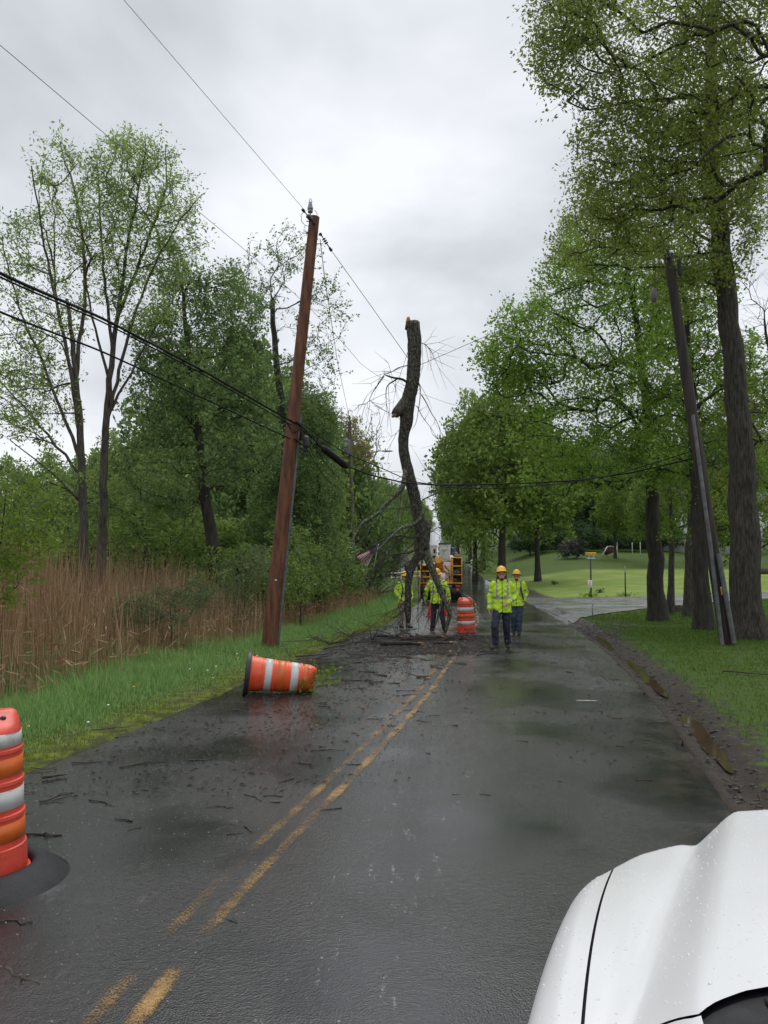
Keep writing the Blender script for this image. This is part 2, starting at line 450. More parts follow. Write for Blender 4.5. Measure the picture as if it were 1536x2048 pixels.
M['short'] = leafmat('mown_blade', [(0.085, 0.121, 0.010), (0.136, 0.189, 0.016), (0.188, 0.242, 0.028)], .4)
M['reed'] = leafmat('dead_reed', [(0.163, 0.094, 0.052), (0.309, 0.195, 0.107), (0.521, 0.389, 0.233)], .2, .7)
M['reed_tall'] = leafmat('pale_reed', [(0.230, 0.182, 0.106), (0.317, 0.259, 0.154), (0.403, 0.346, 0.211)], .2, .7)

def ground_material():
    m, nt, b = principled('ground_soil_and_grass', (.1, .1, .1), .9, spec=.22)
    L = nt.links.new
    lat = N(nt, 'ShaderNodeAttribute', _attribute_name='lat').outputs['Fac']
    dep = N(nt, 'ShaderNodeAttribute', _attribute_name='dep').outputs['Fac']
    P = posmap(nt)
    n1 = noise(nt, P, .35, 4); n2 = noise(nt, P, 4, 6); n3 = noise(nt, P, 30, 5, .7)
    g = ramp(nt, [(.3, (.032, .060, .009)), (.55, (.055, .095, .012)), (.75, (.085, .135, .020))]); L(n2, g.inputs[0])
    g2 = ramp(nt, [(.35, (.045, .085, .011)), (.65, (.075, .125, .018))]); L(n1, g2.inputs[0])
    grass = mixc(nt, .5, g.outputs[0], g2.outputs[0])
    # fine blade texture
    fine = ramp(nt, [(.3, (.55, .55, .55)), (.7, (1.25, 1.25, 1.25))]); L(n3, fine.inputs[0])
    mul = nt.nodes.new('ShaderNodeMix'); mul.data_type = 'RGBA'; mul.blend_type = 'MULTIPLY'; mul.inputs[0].default_value = .8
    L(grass, mul.inputs[6]); L(fine.outputs[0], mul.inputs[7]); grass = mul.outputs[2]
    sunny = mixc(nt, smooth_node(nt, n1, .45, .6), (.135, .20, .032), (.185, .235, .055))  # far lawn band: sunlight put into the grass colour
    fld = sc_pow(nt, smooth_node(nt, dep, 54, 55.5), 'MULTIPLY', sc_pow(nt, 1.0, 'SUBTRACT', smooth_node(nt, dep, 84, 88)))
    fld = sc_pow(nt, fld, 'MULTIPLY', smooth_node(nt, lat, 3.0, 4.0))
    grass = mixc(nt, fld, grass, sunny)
    mud = ramp(nt, [(.3, (.018, .014, .011)), (.7, (.055, .043, .032))]); L(n2, mud.inputs[0])
    wob = sc_pow(nt, sc_pow(nt, n2, 'SUBTRACT', .5), 'MULTIPLY', 2.6)
    latn = sc_pow(nt, lat, 'ADD', wob)
    mk = sc_pow(nt, smooth_node(nt, lat, 2.9, 3.1), 'MULTIPLY', sc_pow(nt, 1.0, 'SUBTRACT', smooth_node(nt, sc_pow(nt, latn, 'SUBTRACT', sc_pow(nt, smooth_node(nt, dep, 20, 30), 'MULTIPLY', 1.5)), 3.85, 4.15)))
    fadeY = sc_pow(nt, 1.0, 'SUBTRACT', smooth_node(nt, dep, 60, 90))
    mk = sc_pow(nt, mk, 'MULTIPLY', fadeY)
    c = mixc(nt, mk, grass, mud.outputs[0])
    # left verge: lime moss strip then litter below the reeds
    nlat = sc_pow(nt, lat, 'MULTIPLY', -1.0)
    lm = sc_pow(nt, smooth_node(nt, nlat, 3.0, 3.15), 'MULTIPLY', sc_pow(nt, 1.0, 'SUBTRACT', smooth_node(nt, sc_pow(nt, nlat, 'ADD', wob), 3.9, 4.6)))
    lime = mixc(nt, smooth_node(nt, n2, .42, .62), (.055, .06, .02), (.125, .15, .018))
    c = mixc(nt, lm, c, lime)
    lit = sc_pow(nt, smooth_node(nt, nlat, 5.0, 6.5), 'MULTIPLY', sc_pow(nt, 1.0, 'SUBTRACT', smooth_node(nt, dep, 55, 75)))
    c = mixc(nt, lit, c, (.05, .033, .02))
    L(c, b.inputs['Base Color'])
    rg = ramp(nt, [(.36, (.18, .18, .18)), (.5, (.75, .75, .75))]); L(n2, rg.inputs[0])
    rr = mixc(nt, mk, (.9, .9, .9), rg.outputs[0]); L(rr, b.inputs['Roughness'])
    hb = sc_pow(nt, sc_pow(nt, n2, 'MULTIPLY', 1.0), 'ADD', sc_pow(nt, n3, 'MULTIPLY', .5))
    bp = N(nt, 'ShaderNodeBump', Strength=.8, Distance=.05); L(hb, bp.inputs['Height']); L(bp.outputs[0], b.inputs['Normal'])
    return m
def asphalt_material(name, main=True):
    m, nt, b = principled(name, (.03, .03, .03), .3)
    L = nt.links.new
    P = posmap(nt); Pl = posmap(nt, (1, .28, 1), R(9))
    lat = N(nt, 'ShaderNodeAttribute', _attribute_name='lat').outputs['Fac']
    nb = noise(nt, P, .45, 4, .55); nm = noise(nt, Pl, 1.6, 5, .6); nf = noise(nt, P, 90, 3, .7); ng = noise(nt, P, 22, 4, .7)
    vo = N(nt, 'ShaderNodeTexVoronoi', Scale=95.0); L(P, vo.inputs['Vector'])
    c = ramp(nt, [(.3, (.005, .0053, .0056)), (.5, (.012, .0121, .0125)), (.70, (.028, .0275, .027))]); L(ng, c.inputs[0])
    cc = mixc(nt, smooth_node(nt, nb, .42, .62), c.outputs[0], (.010, .0101, .0106))
    # stones showing light
    st = smooth_node(nt, nf, .66, .74)
    cc = mixc(nt, sc_pow(nt, st, 'MULTIPLY', .5), cc, (.10, .10, .095))
    # pale scuffs along the wheel track
    if main:
        ps = posmap(nt, (4.5, .8, 1), R(10))
        sc1 = smooth_node(nt, noise(nt, ps, 3.2, 4, .75), .575, .66)
        brk = smooth_node(nt, noise(nt, P, 26, 4, .7), .48, .60)
        trk = sc_pow(nt, smooth_node(nt, lat, .25, .5), 'MULTIPLY', sc_pow(nt, 1.0, 'SUBTRACT', smooth_node(nt, lat, .9, 1.4)))
        f = sc_pow(nt, sc_pow(nt, sc_pow(nt, sc1, 'MULTIPLY', brk), 'MULTIPLY', trk), 'MULTIPLY', .85)
        cc = mixc(nt, f, cc, (.20, .20, .195))
        # thin cracks across and along the lane
        wv = N(nt, 'ShaderNodeTexVoronoi', Scale=.42); wv.feature = 'DISTANCE_TO_EDGE'
        dn = N(nt, 'ShaderNodeTexNoise', Scale=1.6, Detail=5.0); L(P, dn.inputs['Vector'])
        va_ = N(nt, 'ShaderNodeVectorMath', _operation='ADD'); L(P, va_.inputs[0]); vs_ = N(nt, 'ShaderNodeVectorMath', _operation='SCALE'); vs_.inputs['Scale'].default_value = .9; L(dn.outputs['Color'], vs_.inputs[0]); L(vs_.outputs[0], va_.inputs[1]); L(va_.outputs[0], wv.inputs['Vector'])
        ck = sc_pow(nt, 1.0, 'SUBTRACT', smooth_node(nt, wv.outputs['Distance'], .002, .008))
        ck = sc_pow(nt, ck, 'MULTIPLY', smooth_node(nt, nb, .44, .56))
        cc = mixc(nt, sc_pow(nt, ck, 'MULTIPLY', .8), cc, (.004, .004, .004))
        # dirt on the left lane from the fallen tree
        lm = sc_pow(nt, 1.0, 'SUBTRACT', smooth_node(nt, lat, -.6, .2))
        dm = sc_pow(nt, smooth_node(nt, noise(nt, Pl, 9, 6, .7), .58, .72), 'MULTIPLY', lm)
        cc = mixc(nt, sc_pow(nt, dm, 'MULTIPLY', .45), cc, (.10, .095, .085))
        rd = sc_pow(nt, smooth_node(nt, lat, 2.3, 3.1), 'MULTIPLY', smooth_node(nt, noise(nt, P, 2.5, 5, .6), .4, .62))
        cc = mixc(nt, sc_pow(nt, rd, 'MULTIPLY', .7), cc, (.06, .048, .036))
    else:
        dm = smooth_node(nt, noise(nt, posmap(nt, (.3, 1.4, 1)), 1.6, 5, .65), .55, .68)
        cc = mixc(nt, sc_pow(nt, dm, 'MULTIPLY', .6), (.16, .16, .165), (.05, .045, .04))
    L(cc, b.inputs['Base Color'])
    # wet film: smooth patches and rougher worn ones
    rb = ramp(nt, [(.36, (.30,) * 3), (.48, (.17,) * 3), (.62, (.06,) * 3)]); L(mixc(nt, .45, nb, nm), rb.inputs[0])
    if main:
        lm2 = sc_pow(nt, 1.0, 'SUBTRACT', smooth_node(nt, lat, -.5, .3))
        rgh = sc_pow(nt, rb.outputs[0], 'ADD', sc_pow(nt, lm2, 'MULTIPLY', .10))
    else:
        rgh = sc_pow(nt, rb.outputs[0], 'ADD', .1)
    if main:
        dep = N(nt, 'ShaderNodeAttribute', _attribute_name='dep').outputs['Fac']
        pl = sc_pow(nt, sc_pow(nt, smooth_node(nt, lat, .0, .5), 'MULTIPLY', sc_pow(nt, 1.0, 'SUBTRACT', smooth_node(nt, lat, .9, 1.9))), 'MULTIPLY', sc_pow(nt, smooth_node(nt, dep, 6.3, 7.6), 'MULTIPLY', sc_pow(nt, 1.0, 'SUBTRACT', smooth_node(nt, dep, 9.5, 13))))
        pl = sc_pow(nt, pl, 'MULTIPLY', smooth_node(nt, nm, .36, .55))
        rgh = sc_pow(nt, rgh, 'SUBTRACT', sc_pow(nt, pl, 'MULTIPLY', .12))
        nt.nodes.active = None
        rgh = sc_pow(nt, rgh, 'MAXIMUM', .045)
    L(rgh, b.inputs['Roughness'])
    b.inputs['Specular IOR Level'].default_value = .55
    b.inputs['Coat Weight'].default_value = .30; b.inputs['Coat Roughness'].default_value = .12
    h = sc_pow(nt, sc_pow(nt, vo.outputs['Distance'], 'MULTIPLY', .6), 'ADD', sc_pow(nt, nf, 'MULTIPLY', .6))
    h = sc_pow(nt, h, 'ADD', sc_pow(nt, ng, 'MULTIPLY', .9))
    wet = sc_pow(nt, smooth_node(nt, nb, .36, .62), 'MULTIPLY', .75)
    bs = sc_pow(nt, 1.0, 'SUBTRACT', wet)
    bp = N(nt, 'ShaderNodeBump', Distance=.007); L(h, bp.inputs['Height']); L(sc_pow(nt, bs, 'MULTIPLY', 1.0), bp.inputs['Strength'])
    L(bp.outputs[0], b.inputs['Normal'])
    bc = N(nt, 'ShaderNodeBump', Distance=.003); L(h, bc.inputs['Height']); L(sc_pow(nt, bs, 'MULTIPLY', .5), bc.inputs['Strength']); L(bc.outputs[0], b.inputs['Coat Normal'])
    return m
def line_material():
    m, nt, b = principled('worn_yellow_paint', (.45, .24, .03), .45)
    L = nt.links.new
    P = posmap(nt)
    u = N(nt, 'ShaderNodeAttribute', _attribute_name='edge').outputs['Fac']
    n = noise(nt, P, 120, 4, .8); nb = noise(nt, P, 1.3, 4, .6)
    c = ramp(nt, [(.3, (.17, .095, .03)), (.7, (.36, .215, .065))]); L(noise(nt, P, 14, 4), c.inputs[0])
    L(c.outputs[0], b.inputs['Base Color'])
    # worn away: holes down to the asphalt
    th = sc_pow(nt, sc_pow(nt, nb, 'MULTIPLY', .8), 'SUBTRACT', -.02)
    th = sc_pow(nt, th, 'ADD', sc_pow(nt, u, 'MULTIPLY', -.13))
    a = smooth_node(nt, sc_pow(nt, n, 'SUBTRACT', sc_pow(nt, .92, 'SUBTRACT', th)), -.09, .11)
    tr = N(nt, 'ShaderNodeBsdfTransparent'); mx = N(nt, 'ShaderNodeMixShader')
    o = nt.nodes['Material Output']
    L(a, mx.inputs[0]); L(tr.outputs[0], mx.inputs[1]); L(b.outputs[0], mx.inputs[2]); L(mx.outputs[0], o.inputs[0])
    return m
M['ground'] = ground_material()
M['asphalt'] = asphalt_material('wet_asphalt')
M['asphalt2'] = asphalt_material('wet_side_road', False)
M['line'] = line_material()

# ------------------------------------------------------------ ground, road
def grid(S, Yr, zf, name, mat, lift=0.0, xfun=None):
    S = np.array(S, float); Yr = np.array(Yr, float)
    YY, SS = np.meshgrid(Yr, S, indexing='ij')
    X = cx(YY) + SS
    Z = zf(X, YY, SS) + lift
    V = np.stack([X, YY, Z], -1).reshape(-1, 3)
    ny, nx = YY.shape
    i = np.arange(ny - 1)[:, None] * nx + np.arange(nx - 1)[None]
    Q = np.stack([i, i + 1, i + nx + 1, i + nx], -1).reshape(-1, 4)
    me = bigmesh(name, V, Q, mat, {'lat': ('POINT', SS.ravel()), 'dep': ('POINT', YY.ravel())}, smooth=True)
    return link(name, me)
Yrows = np.concatenate([np.arange(-40, 3, 2.0), np.arange(3, 24, .12), np.arange(24, 60, .4), np.arange(60, 130, 1.5), np.arange(130, 800, 8), np.geomspace(800, 2500, 12)])
Sc = np.concatenate([-np.geomspace(1500, 31, 14), np.arange(-30, -8, 1.0), np.arange(-8, -3.25, .25), [-3.2, -3.17], [-2.5, 0, 2.5], [3.17, 3.2], np.arange(3.28, 5.6, .08), np.arange(5.7, 9, .3), np.arange(9, 31, 1.2), np.geomspace(32, 1500, 14)])
def zground(X, Y, S):
    z = gz(X, Y)
    dropd = .07 + .4 * sstep(100, 300, Y)
    return z - dropd * (np.abs(S) < 3.19)
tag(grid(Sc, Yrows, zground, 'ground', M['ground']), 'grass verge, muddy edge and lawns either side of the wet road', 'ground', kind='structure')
Sr = np.array([-3.2, -2.8, -2, -1, 0, 1, 2, 2.8, 3.2])
def zroad(X, Y, S):
    return zr(Y) + .012 + .03 * (1 - (S / 3.2) ** 2) * (1 - sstep(60, 90, Y)) + .0 * S
road = grid(Sr, Yrows[Yrows < 765], zroad, 'road', M['asphalt'])
# ragged asphalt edge
me = road.data
co = np.zeros(len(me.vertices) * 3, np.float32); me.vertices.foreach_get('co', co); co = co.reshape(-1, 3)
rg = np.random.default_rng(2)
for j, sg in ((0, -1), (8, 1)):
    idx = np.arange(j, len(co), 9)
    yy = co[idx, 1]
    co[idx, 0] += sg * (.05 * np.sin(yy * 1.9) + .03 * np.sin(yy * 5.3 + 1) + .02 * rg.normal(size=len(yy)) + .04)
    co[idx, 2] -= .022
me.vertices.foreach_set('co', co.ravel()); me.update()
tag(road, 'wet dark asphalt road strewn with twigs', 'road', kind='structure')
# double yellow line
def stripe(s0, w, ya, yb):
    Y = np.arange(ya, yb, .15)
    S = np.array([-w / 2, -w / 4, w / 4, w / 2]) + s0
    YY, SS = np.meshgrid(Y, S, indexing='ij')
    X = cx(YY) + SS + .008 * np.sin(YY * 1.1)
    V = np.stack([X, YY, zroad(X, YY, SS) + .004], -1).reshape(-1, 3)
    e = np.tile(np.array([1, 0, 0, 1]), len(Y)) + (.30 if s0 < -.1 else .0)
    yr = np.repeat(Y, 4); e = e + 2.2 * np.exp(-((yr - 4.25) / .22) ** 2) - .9 * (yr < 4.1)
    ny, nx = YY.shape
    i = np.arange(ny - 1)[:, None] * nx + np.arange(nx - 1)[None]
    Q = np.stack([i, i + 1, i + nx + 1, i + nx], -1).reshape(-1, 4)
    return V, Q, e
vs = []; qs = []; es = []; n = 0
for s0 in (-.235, -.045):
    V, Q, e = stripe(s0, .105, 1.5, 60)
    vs.append(V); qs.append(Q + n); es.append(e); n += len(V)
tag(link('road_marking', bigmesh('road_marking', np.concatenate(vs), np.concatenate(qs), M['line'], {'edge': ('POINT', np.concatenate(es))}, smooth=True)),
    'worn double yellow line down the middle of the road', 'road marking', kind='structure')
def dash(px0, px1, py, w_, label):
    Y = 2.0 * F / (py - 1120) * 1.012; x0, x1 = (px0 - 768) / F * Y, (px1 - 768) / F * Y
    t = np.linspace(0, 1, 12); X_ = x0 + (x1 - x0) * t; wd = w_ * (.5 + .5 * np.abs(np.sin(t * 9))) * np.sin(t * PI) ** .4
    V = np.concatenate([np.stack([X_, Y + sg * wd, zroad(X_, np.full(12, Y), X_ - cx(Y)) + .005], -1) for sg in (-1, 1)])
    Q = [(i, i + 1, 13 + i, 12 + i) for i in range(11)]
    tag(link('paint_mark', bigmesh('paint_mark', V, Q, M['signwhite'], smooth=True)), label, 'road marking', kind='structure')
dash(1146, 1192, 1405, .022, 'short white paint mark across the right lane')
# side road to the right
def side_road():
    rows = []
    Xs = np.concatenate([np.linspace(5.0, 12, 15), np.linspace(13, 90, 40)])
    near = np.interp(Xs, [5.0, 6.6, 8.2, 10, 13.5, 17, 22, 26, 90], [25, 29.5, 33.5, 36.5, 41, 45, 49.5, 53, 72])
    near = near
    far = np.interp(Xs, [5.0, 7.5, 9, 13, 18, 24, 90], [63, 57, 54.2, 53.2, 54.5, 58.5, 79])
    K = 14
    T = np.linspace(0, 1, K)
    X = np.repeat(Xs[:, None], K, 1); Y = near[:, None] * (1 - T) + far[:, None] * T
    Z = gz(X, Y) + .035
    Z = np.where(X - cx(Y) < 3.3, zr(Y) + .004, Z)
    V = np.stack([X, Y, Z], -1).reshape(-1, 3)
    i = np.arange(len(Xs) - 1)[:, None] * K + np.arange(K - 1)[None]
    Q = np.stack([i, i + K, i + K + 1, i + 1], -1).reshape(-1, 4)
    me = bigmesh('side_road', V, Q, M['asphalt2'], {'lat': ('POINT', np.zeros(len(V)))}, smooth=True)
    tag(link('side_road', me), 'pale wet side road leaving to the right in front of the lawn', 'road', kind='structure')
side_road()

# ------------------------------------------------------------ blades: grass and reeds
def blades(name, X, Y, h, w, mat, rng, lean=.25, label='', cat='', seg=2, droop=.0):
    n = len(X)
    z = gz(X, Y)
    a = rng.uniform(0, 2 * PI, n)
    ld = rng.uniform(0, 2 * PI, n); lm = np.abs(rng.normal(0, lean, n)) * h
    side = np.stack([np.cos(a), np.sin(a), np.zeros(n)], -1) * w[:, None] * .5
    base = np.stack([X, Y, z - .01], -1)
    tip = base + np.stack([np.cos(ld) * lm, np.sin(ld) * lm, h * np.sqrt(np.clip(1 - (lm / h) ** 2, .1, 1))], -1)
    mid = base * .5 + tip * .5 + np.stack([-np.cos(ld) * lm * .22, -np.sin(ld) * lm * .22, h * .04], -1)
    V = np.stack([base - side, base + side, mid + side * .8, mid - side * .8, tip + side * .12, tip - side * .12], 1).reshape(-1, 3)
    i = np.arange(n)[:, None] * 6
    Q = np.concatenate([i + np.array([0, 1, 2, 3]), i + np.array([3, 2, 4, 5])], 1).reshape(-1, 4)
    rnd = np.repeat(np.clip(rng.normal(.5, .25, n), 0, 1), 2)
    me = bigmesh(name, V, Q, mat, {'rnd': ('FACE', rnd)})
    return tag(link(name, me), label, cat, kind='stuff')
rng = np.random.default_rng(11)
def scatter(n, ya, yb, sa, sb, dens_pow=1.6):
    """more near, fewer far"""
    t = rng.random(n) ** dens_pow
    Y = ya + (yb - ya) * t
    S = rng.uniform(sa, sb, n)
    return cx(Y) + S, Y, S
# tall left verge
X, Y, S = scatter(150000, 4.5, 60, -6.9, -3.6, 1.7)
pt = .5 + .5 * np.sin(X * 2.3 + np.sin(Y * 1.1) * 2) * np.sin(Y * 1.9)
h = (.06 + .30 * sstep(3.9, 5.2, -S)) * rng.uniform(.5, 1.25, len(X)) * (.6 + .6 * pt)
k = rng.random(len(X)) < (.35 + .65 * sstep(3.5, 4.4, -S))
blades('tall_grass', X[k], Y[k], h[k], (.006 + .0006 * Y[k]), M['grass'], rng, .5, 'tall lush grass between the road and the brown reeds', 'grass')
X, Y, S = scatter(42000, 4.5, 45, -4.6, -3.22, 1.7)
k = rng.random(len(X)) < .35 + .4 * (np.sin(X * 3 + Y * 2.1) > 0)
blades('short_grass', X[k], Y[k], rng.uniform(.015, .06, k.sum()), .007 + .0006 * Y[k], M['short'], rng, .6, 'short yellow green grass and moss along the left road edge', 'grass')
# right lawn
X, Y, S = scatter(210000, 6, 50, 3.85, 24, 1.15)
px = 768 + F * X / Y
k = (px < 1640) & (Y < np.interp(X, [5.0, 6.6, 8.2, 10, 13.5, 17, 22, 26, 90], [25, 29.5, 33.5, 36.5, 41, 45, 49.5, 53, 72]) - .3)
k &= rng.random(len(X)) < .35 + .65 * sstep(4.0, 4.7, S + .3 * lump(X * .7, Y * .7))
blades('lawn_grass', X[k], Y[k], rng.uniform(.03, .09, k.sum()) * (1 + .35 * lump(X[k] * .5, Y[k] * .5)).clip(.5, 2), .008 + .0006 * Y[k], M['lawn'], rng, .5, 'short green lawn grass round the roadside trees on the right', 'grass')
# dead reeds on the left
def reeds(nm, n, sa, sb, ya, yb, hmin, hmax, w, mat, lean, label):
    X, Y, S = scatter(n, ya, yb, sa, sb, 1.15)
    dens = sstep(5.3, 7.2, -S + .5 * lump(X * .8, Y * .5))
    green = sstep(0.35, .8, .5 + .5 * np.sin(X * .55 + 1.0) * np.sin(Y * .33 + .5))
    k = rng.random(len(X)) < dens * (1 - .22 * green)
    X, Y, S = X[k], Y[k], S[k]
    h = rng.uniform(hmin, hmax, len(X)) * (.55 + .45 * sstep(5.8, 9.0, -S) + .30 * sstep(8.0, 11.5, -S)) * (1 + .12 * lump(X * .5, Y * .4)) * (1 - .30 * sstep(22, 30, Y))
    blades(nm, X, Y, h, w * (1 + Y * .035), mat, rng, lean, label, 'reeds')
reeds('dead_reeds', 70000, -24, -5.0, 5.5, 56, 1.0, 2.75, .009, M['reed'], .16, 'dense brown dead reeds standing behind the left grass verge')
reeds('bent_reeds', 2600, -18, -5.6, 6, 50, 1.2, 2.9, .007, M['reed_tall'], .42, 'pale bent reed stalks leaning across the brown reed bed')
reeds('green_reed_shoots', 26000, -15, -5.0, 6, 50, .4, 1.1, .009, M['grass'], .2, 'fresh green shoots growing up through the dead reeds')
# seed-like small leaves and dead flags on reeds
X, Y, S = scatter(26000, 6, 50, -17, -5.8, 1.15)
def cards(name, P, L, wd, mat, label, cat, kind='stuff', up=.0, parent=None):
    n = len(P)
    d = rng.normal(size=(n, 3)); d[:, 2] += up; d /= np.linalg.norm(d, axis=1)[:, None]
    e = rng.normal(size=(n, 3)); e = np.cross(d, e); e /= np.linalg.norm(e, axis=1)[:, None]
    L = np.broadcast_to(L, (n,))[:, None]
    V = np.stack([P, P + d * L * .45 + e * L * wd, P + d * L, P + d * L * .45 - e * L * wd], 1).reshape(-1, 3)
    Q = np.arange(n * 4).reshape(-1, 4)
    me = bigmesh(name, V, Q, mat, {'rnd': ('FACE', np.clip(rng.normal(.5, .25, n), 0, 1))})
    o = link(name, me, parent)
    if label: tag(o, label, cat, kind=kind)
    return o
P = np.stack([X, Y, gz(X, Y) + rng.uniform(.1, 1.7, len(X)) * (.5 + .5 * sstep(5.8, 9, -S))], -1)
cards('reed_leaves', P, rng.uniform(.12, .38, len(P)), .04, M['reed'], 'dry curled leaves hanging among the dead reeds', 'reeds', up=-.2)

# ------------------------------------------------------------ trees
def chains_mesh(name, chains, mat, parent, big=.09):
    """chains: list of (P, r)"""
    Vs = []; Qs = []; n0 = 0
    for kk, sel in ((9, lambda r: r[0] >= big), (5, lambda r: .022 <= r[0] < big), (3, lambda r: r[0] < .022)):
        ch = [c for c in chains if sel(c[1])]
        if not ch: continue
        P = np.concatenate([c[0] for c in ch]); r = np.concatenate([c[1] for c in ch])
        cid = np.concatenate([np.full(len(c[0]), i) for i, c in enumerate(ch)])
        T = np.concatenate([np.gradient(c[0], axis=0) for c in ch])
        T /= np.linalg.norm(T, axis=1)[:, None] + 1e-9
        ref = np.array([.31, .93, .2]); ref /= np.linalg.norm(ref)
        U = np.cross(T, ref); U /= np.linalg.norm(U, axis=1)[:, None] + 1e-9
        Vv = np.cross(T, U)
        a = np.arange(kk) * 2 * PI / kk
        rr = r[:, None] * np.ones(kk)[None]
        if kk == 9:
            rr = rr * (1 + .07 * np.sin(a * 3 + 1.3)[None] + .05 * np.sin(a[None] * 2 + P[:, 2:3] * .7))
        V = P[:, None] + rr[:, :, None] * (U[:, None] * np.cos(a)[None, :, None] + Vv[:, None] * np.sin(a)[None, :, None])
        idx = np.nonzero(cid[:-1] == cid[1:])[0]
        j = np.arange(kk); j2 = (j + 1) % kk
        b = idx[:, None] * kk
        Q = np.stack([b + j, b + j2, b + kk + j2, b + kk + j], -1).reshape(-1, 4)
        Vs.append(V.reshape(-1, 3)); Qs.append(Q + n0); n0 += len(Vs[-1])
    me = bigmesh(name, np.concatenate(Vs), np.concatenate(Qs), mat, smooth=True)
    return link(name, me, parent)
def leaf_mesh(name, C, k, L, mat, parent, rng, wd=.28, droop=.15, spread=.03, tone=None):
    n = len(C)
    C = np.repeat(C, k, 0)
    d = rng.normal(size=(n * k, 3)); d[:, 2] -= droop; d /= np.linalg.norm(d, axis=1)[:, None]
    e = rng.normal(size=(n * k, 3)) * np.array([1, 1, .5]); e = np.cross(d, e); e /= np.linalg.norm(e, axis=1)[:, None] + 1e-9
    C = C + d * spread + rng.normal(size=C.shape) * spread
    LL = (L * rng.uniform(.35, 1.4, n * k))[:, None]
    V = np.stack([C, C + d * LL * .5 + e * LL * wd, C + d * LL, C + d * LL * .5 - e * LL * wd], 1).reshape(-1, 3)
    Q = np.arange(n * k * 4).reshape(-1, 4)
    base = rng.normal(.5, .16, n) if tone is None else tone
    rnd = np.clip(np.repeat(base, k) + rng.normal(0, .16, n * k), 0, 1)
    me = bigmesh(name, V, Q, mat, {'rnd': ('FACE', rnd)})
    return link(name, me, parent)
def grow(trunk, r0, rtop, targets, rng, seg=.5, rtip=.006, start=.3, jit=.06, bias=.3, upb=.15, curl=.35, angw=.45, limbs=()):
    trunk = np.asarray(trunk, float)
    L = np.r_[0, np.cumsum(np.linalg.norm(np.diff(trunk, axis=0), axis=1))]
    m = max(4, int(L[-1] / seg))
    t = np.linspace(0, L[-1], m)
    P = np.stack([np.interp(t, L, trunk[:, i]) for i in range(3)], -1)
    for _ in range(2): P[1:-1] = .5 * P[1:-1] + .25 * (P[:-2] + P[2:])
    P[2:] += rng.normal(size=P[2:].shape) * min(r0, .25) * .10
    pos = [P]; n = m
    POS = np.zeros((m + len(targets) * 16 + 60 * len(limbs), 3)); POS[:m] = P
    PAR = np.full(len(POS), -1); PAR[1:m] = np.arange(m - 1)
    DIR = np.zeros_like(POS); DIR[1:m] = P[1:] - P[:-1]; DIR[0] = P[1] - P[0]
    DIR[:m] /= np.linalg.norm(DIR[:m], axis=1)[:, None]
    PL = np.zeros(len(POS)); PL[:m] = t * .35
    ok0 = int(m * start)
    dd = np.min(np.linalg.norm(targets[:, None] - P[None, ok0:], axis=2), axis=1)
    order = np.argsort(dd + rng.normal(0, .3, len(dd)))
    chains = []; lim = []
    for lp, la, lb_ in limbs:
        lp = np.asarray(lp); p0i = int(np.argmin(np.linalg.norm(POS[:m] - lp[0], axis=1))); lp[0] = POS[p0i]
        l_ = np.r_[0, np.cumsum(np.linalg.norm(np.diff(lp, axis=0), axis=1))]; k = min(50, max(4, int(l_[-1] / seg)))
        tt_ = np.linspace(0, l_[-1], k + 1); Q = np.stack([np.interp(tt_, l_, lp[:, i]) for i in range(3)], -1)
        for _ in range(4): Q[1:-1] = .5 * Q[1:-1] + .25 * (Q[:-2] + Q[2:])
        Q[1:] += rng.normal(size=Q[1:].shape) * .02
        POS[n:n + k] = Q[1:]; PAR[n:n + k] = np.r_[p0i, np.arange(n, n + k - 1)]
        dv = np.diff(Q, axis=0); dl = np.linalg.norm(dv, axis=1); DIR[n:n + k] = dv / dl[:, None]; PL[n:n + k] = PL[p0i] + np.cumsum(dl) * .4
        chains.append((p0i, n, k)); lim.append((n, k, la, lb_)); n += k
    for ti in order:
        T = targets[ti]
        v = T - POS[ok0:n]
        d = np.linalg.norm(v, axis=1) + 1e-6
        dot = np.einsum('ij,ij->i', v, DIR[ok0:n]) / d
        cost = d * (1 + angw - angw * dot) + bias * PL[ok0:n] + .3 * np.maximum(0, POS[ok0:n, 2] - T[2])
        j = int(np.argmin(cost)) + ok0
        if d[j - ok0] < .08: continue
        p0 = POS[j]; D = d[j - ok0]
        k = min(14, max(2, int(D / seg) + 1))
        c = p0 + DIR[j] * D * curl + np.array([0, 0, upb * D])
        s = np.linspace(0, 1, k + 1)[1:, None]
        Q = (1 - s) ** 2 * p0 + 2 * s * (1 - s) * c + s ** 2 * T
        Q += rng.normal(size=Q.shape) * jit * min(1, D)
        POS[n:n + k] = Q
        PAR[n:n + k] = np.r_[j, np.arange(n, n + k - 1)]
        full = np.vstack([p0, Q]); dv = np.diff(full, axis=0); dl = np.linalg.norm(dv, axis=1)
        DIR[n:n + k] = dv / dl[:, None]
        PL[n:n + k] = PL[j] + np.cumsum(dl)
        chains.append((j, n, k)); n += k
    cnt = np.zeros(n)
    tips = [a + k - 1 for _, a, k in chains]
    cnt[tips] = 1
    for i in range(n - 1, m - 1, -1):
        cnt[PAR[i]] += cnt[i]
    rad = rtip * np.maximum(cnt, 1) ** .42
    rad[:m] = np.maximum(np.linspace(r0, rtop, m), 0)
    rad[0] *= 1.45; rad[1] *= 1.18
    for a_, k_, la, lb_ in lim: rad[a_:a_ + k_] = np.linspace(la, lb_, k_)
    out = [(POS[:m].copy(), rad[:m].copy())]
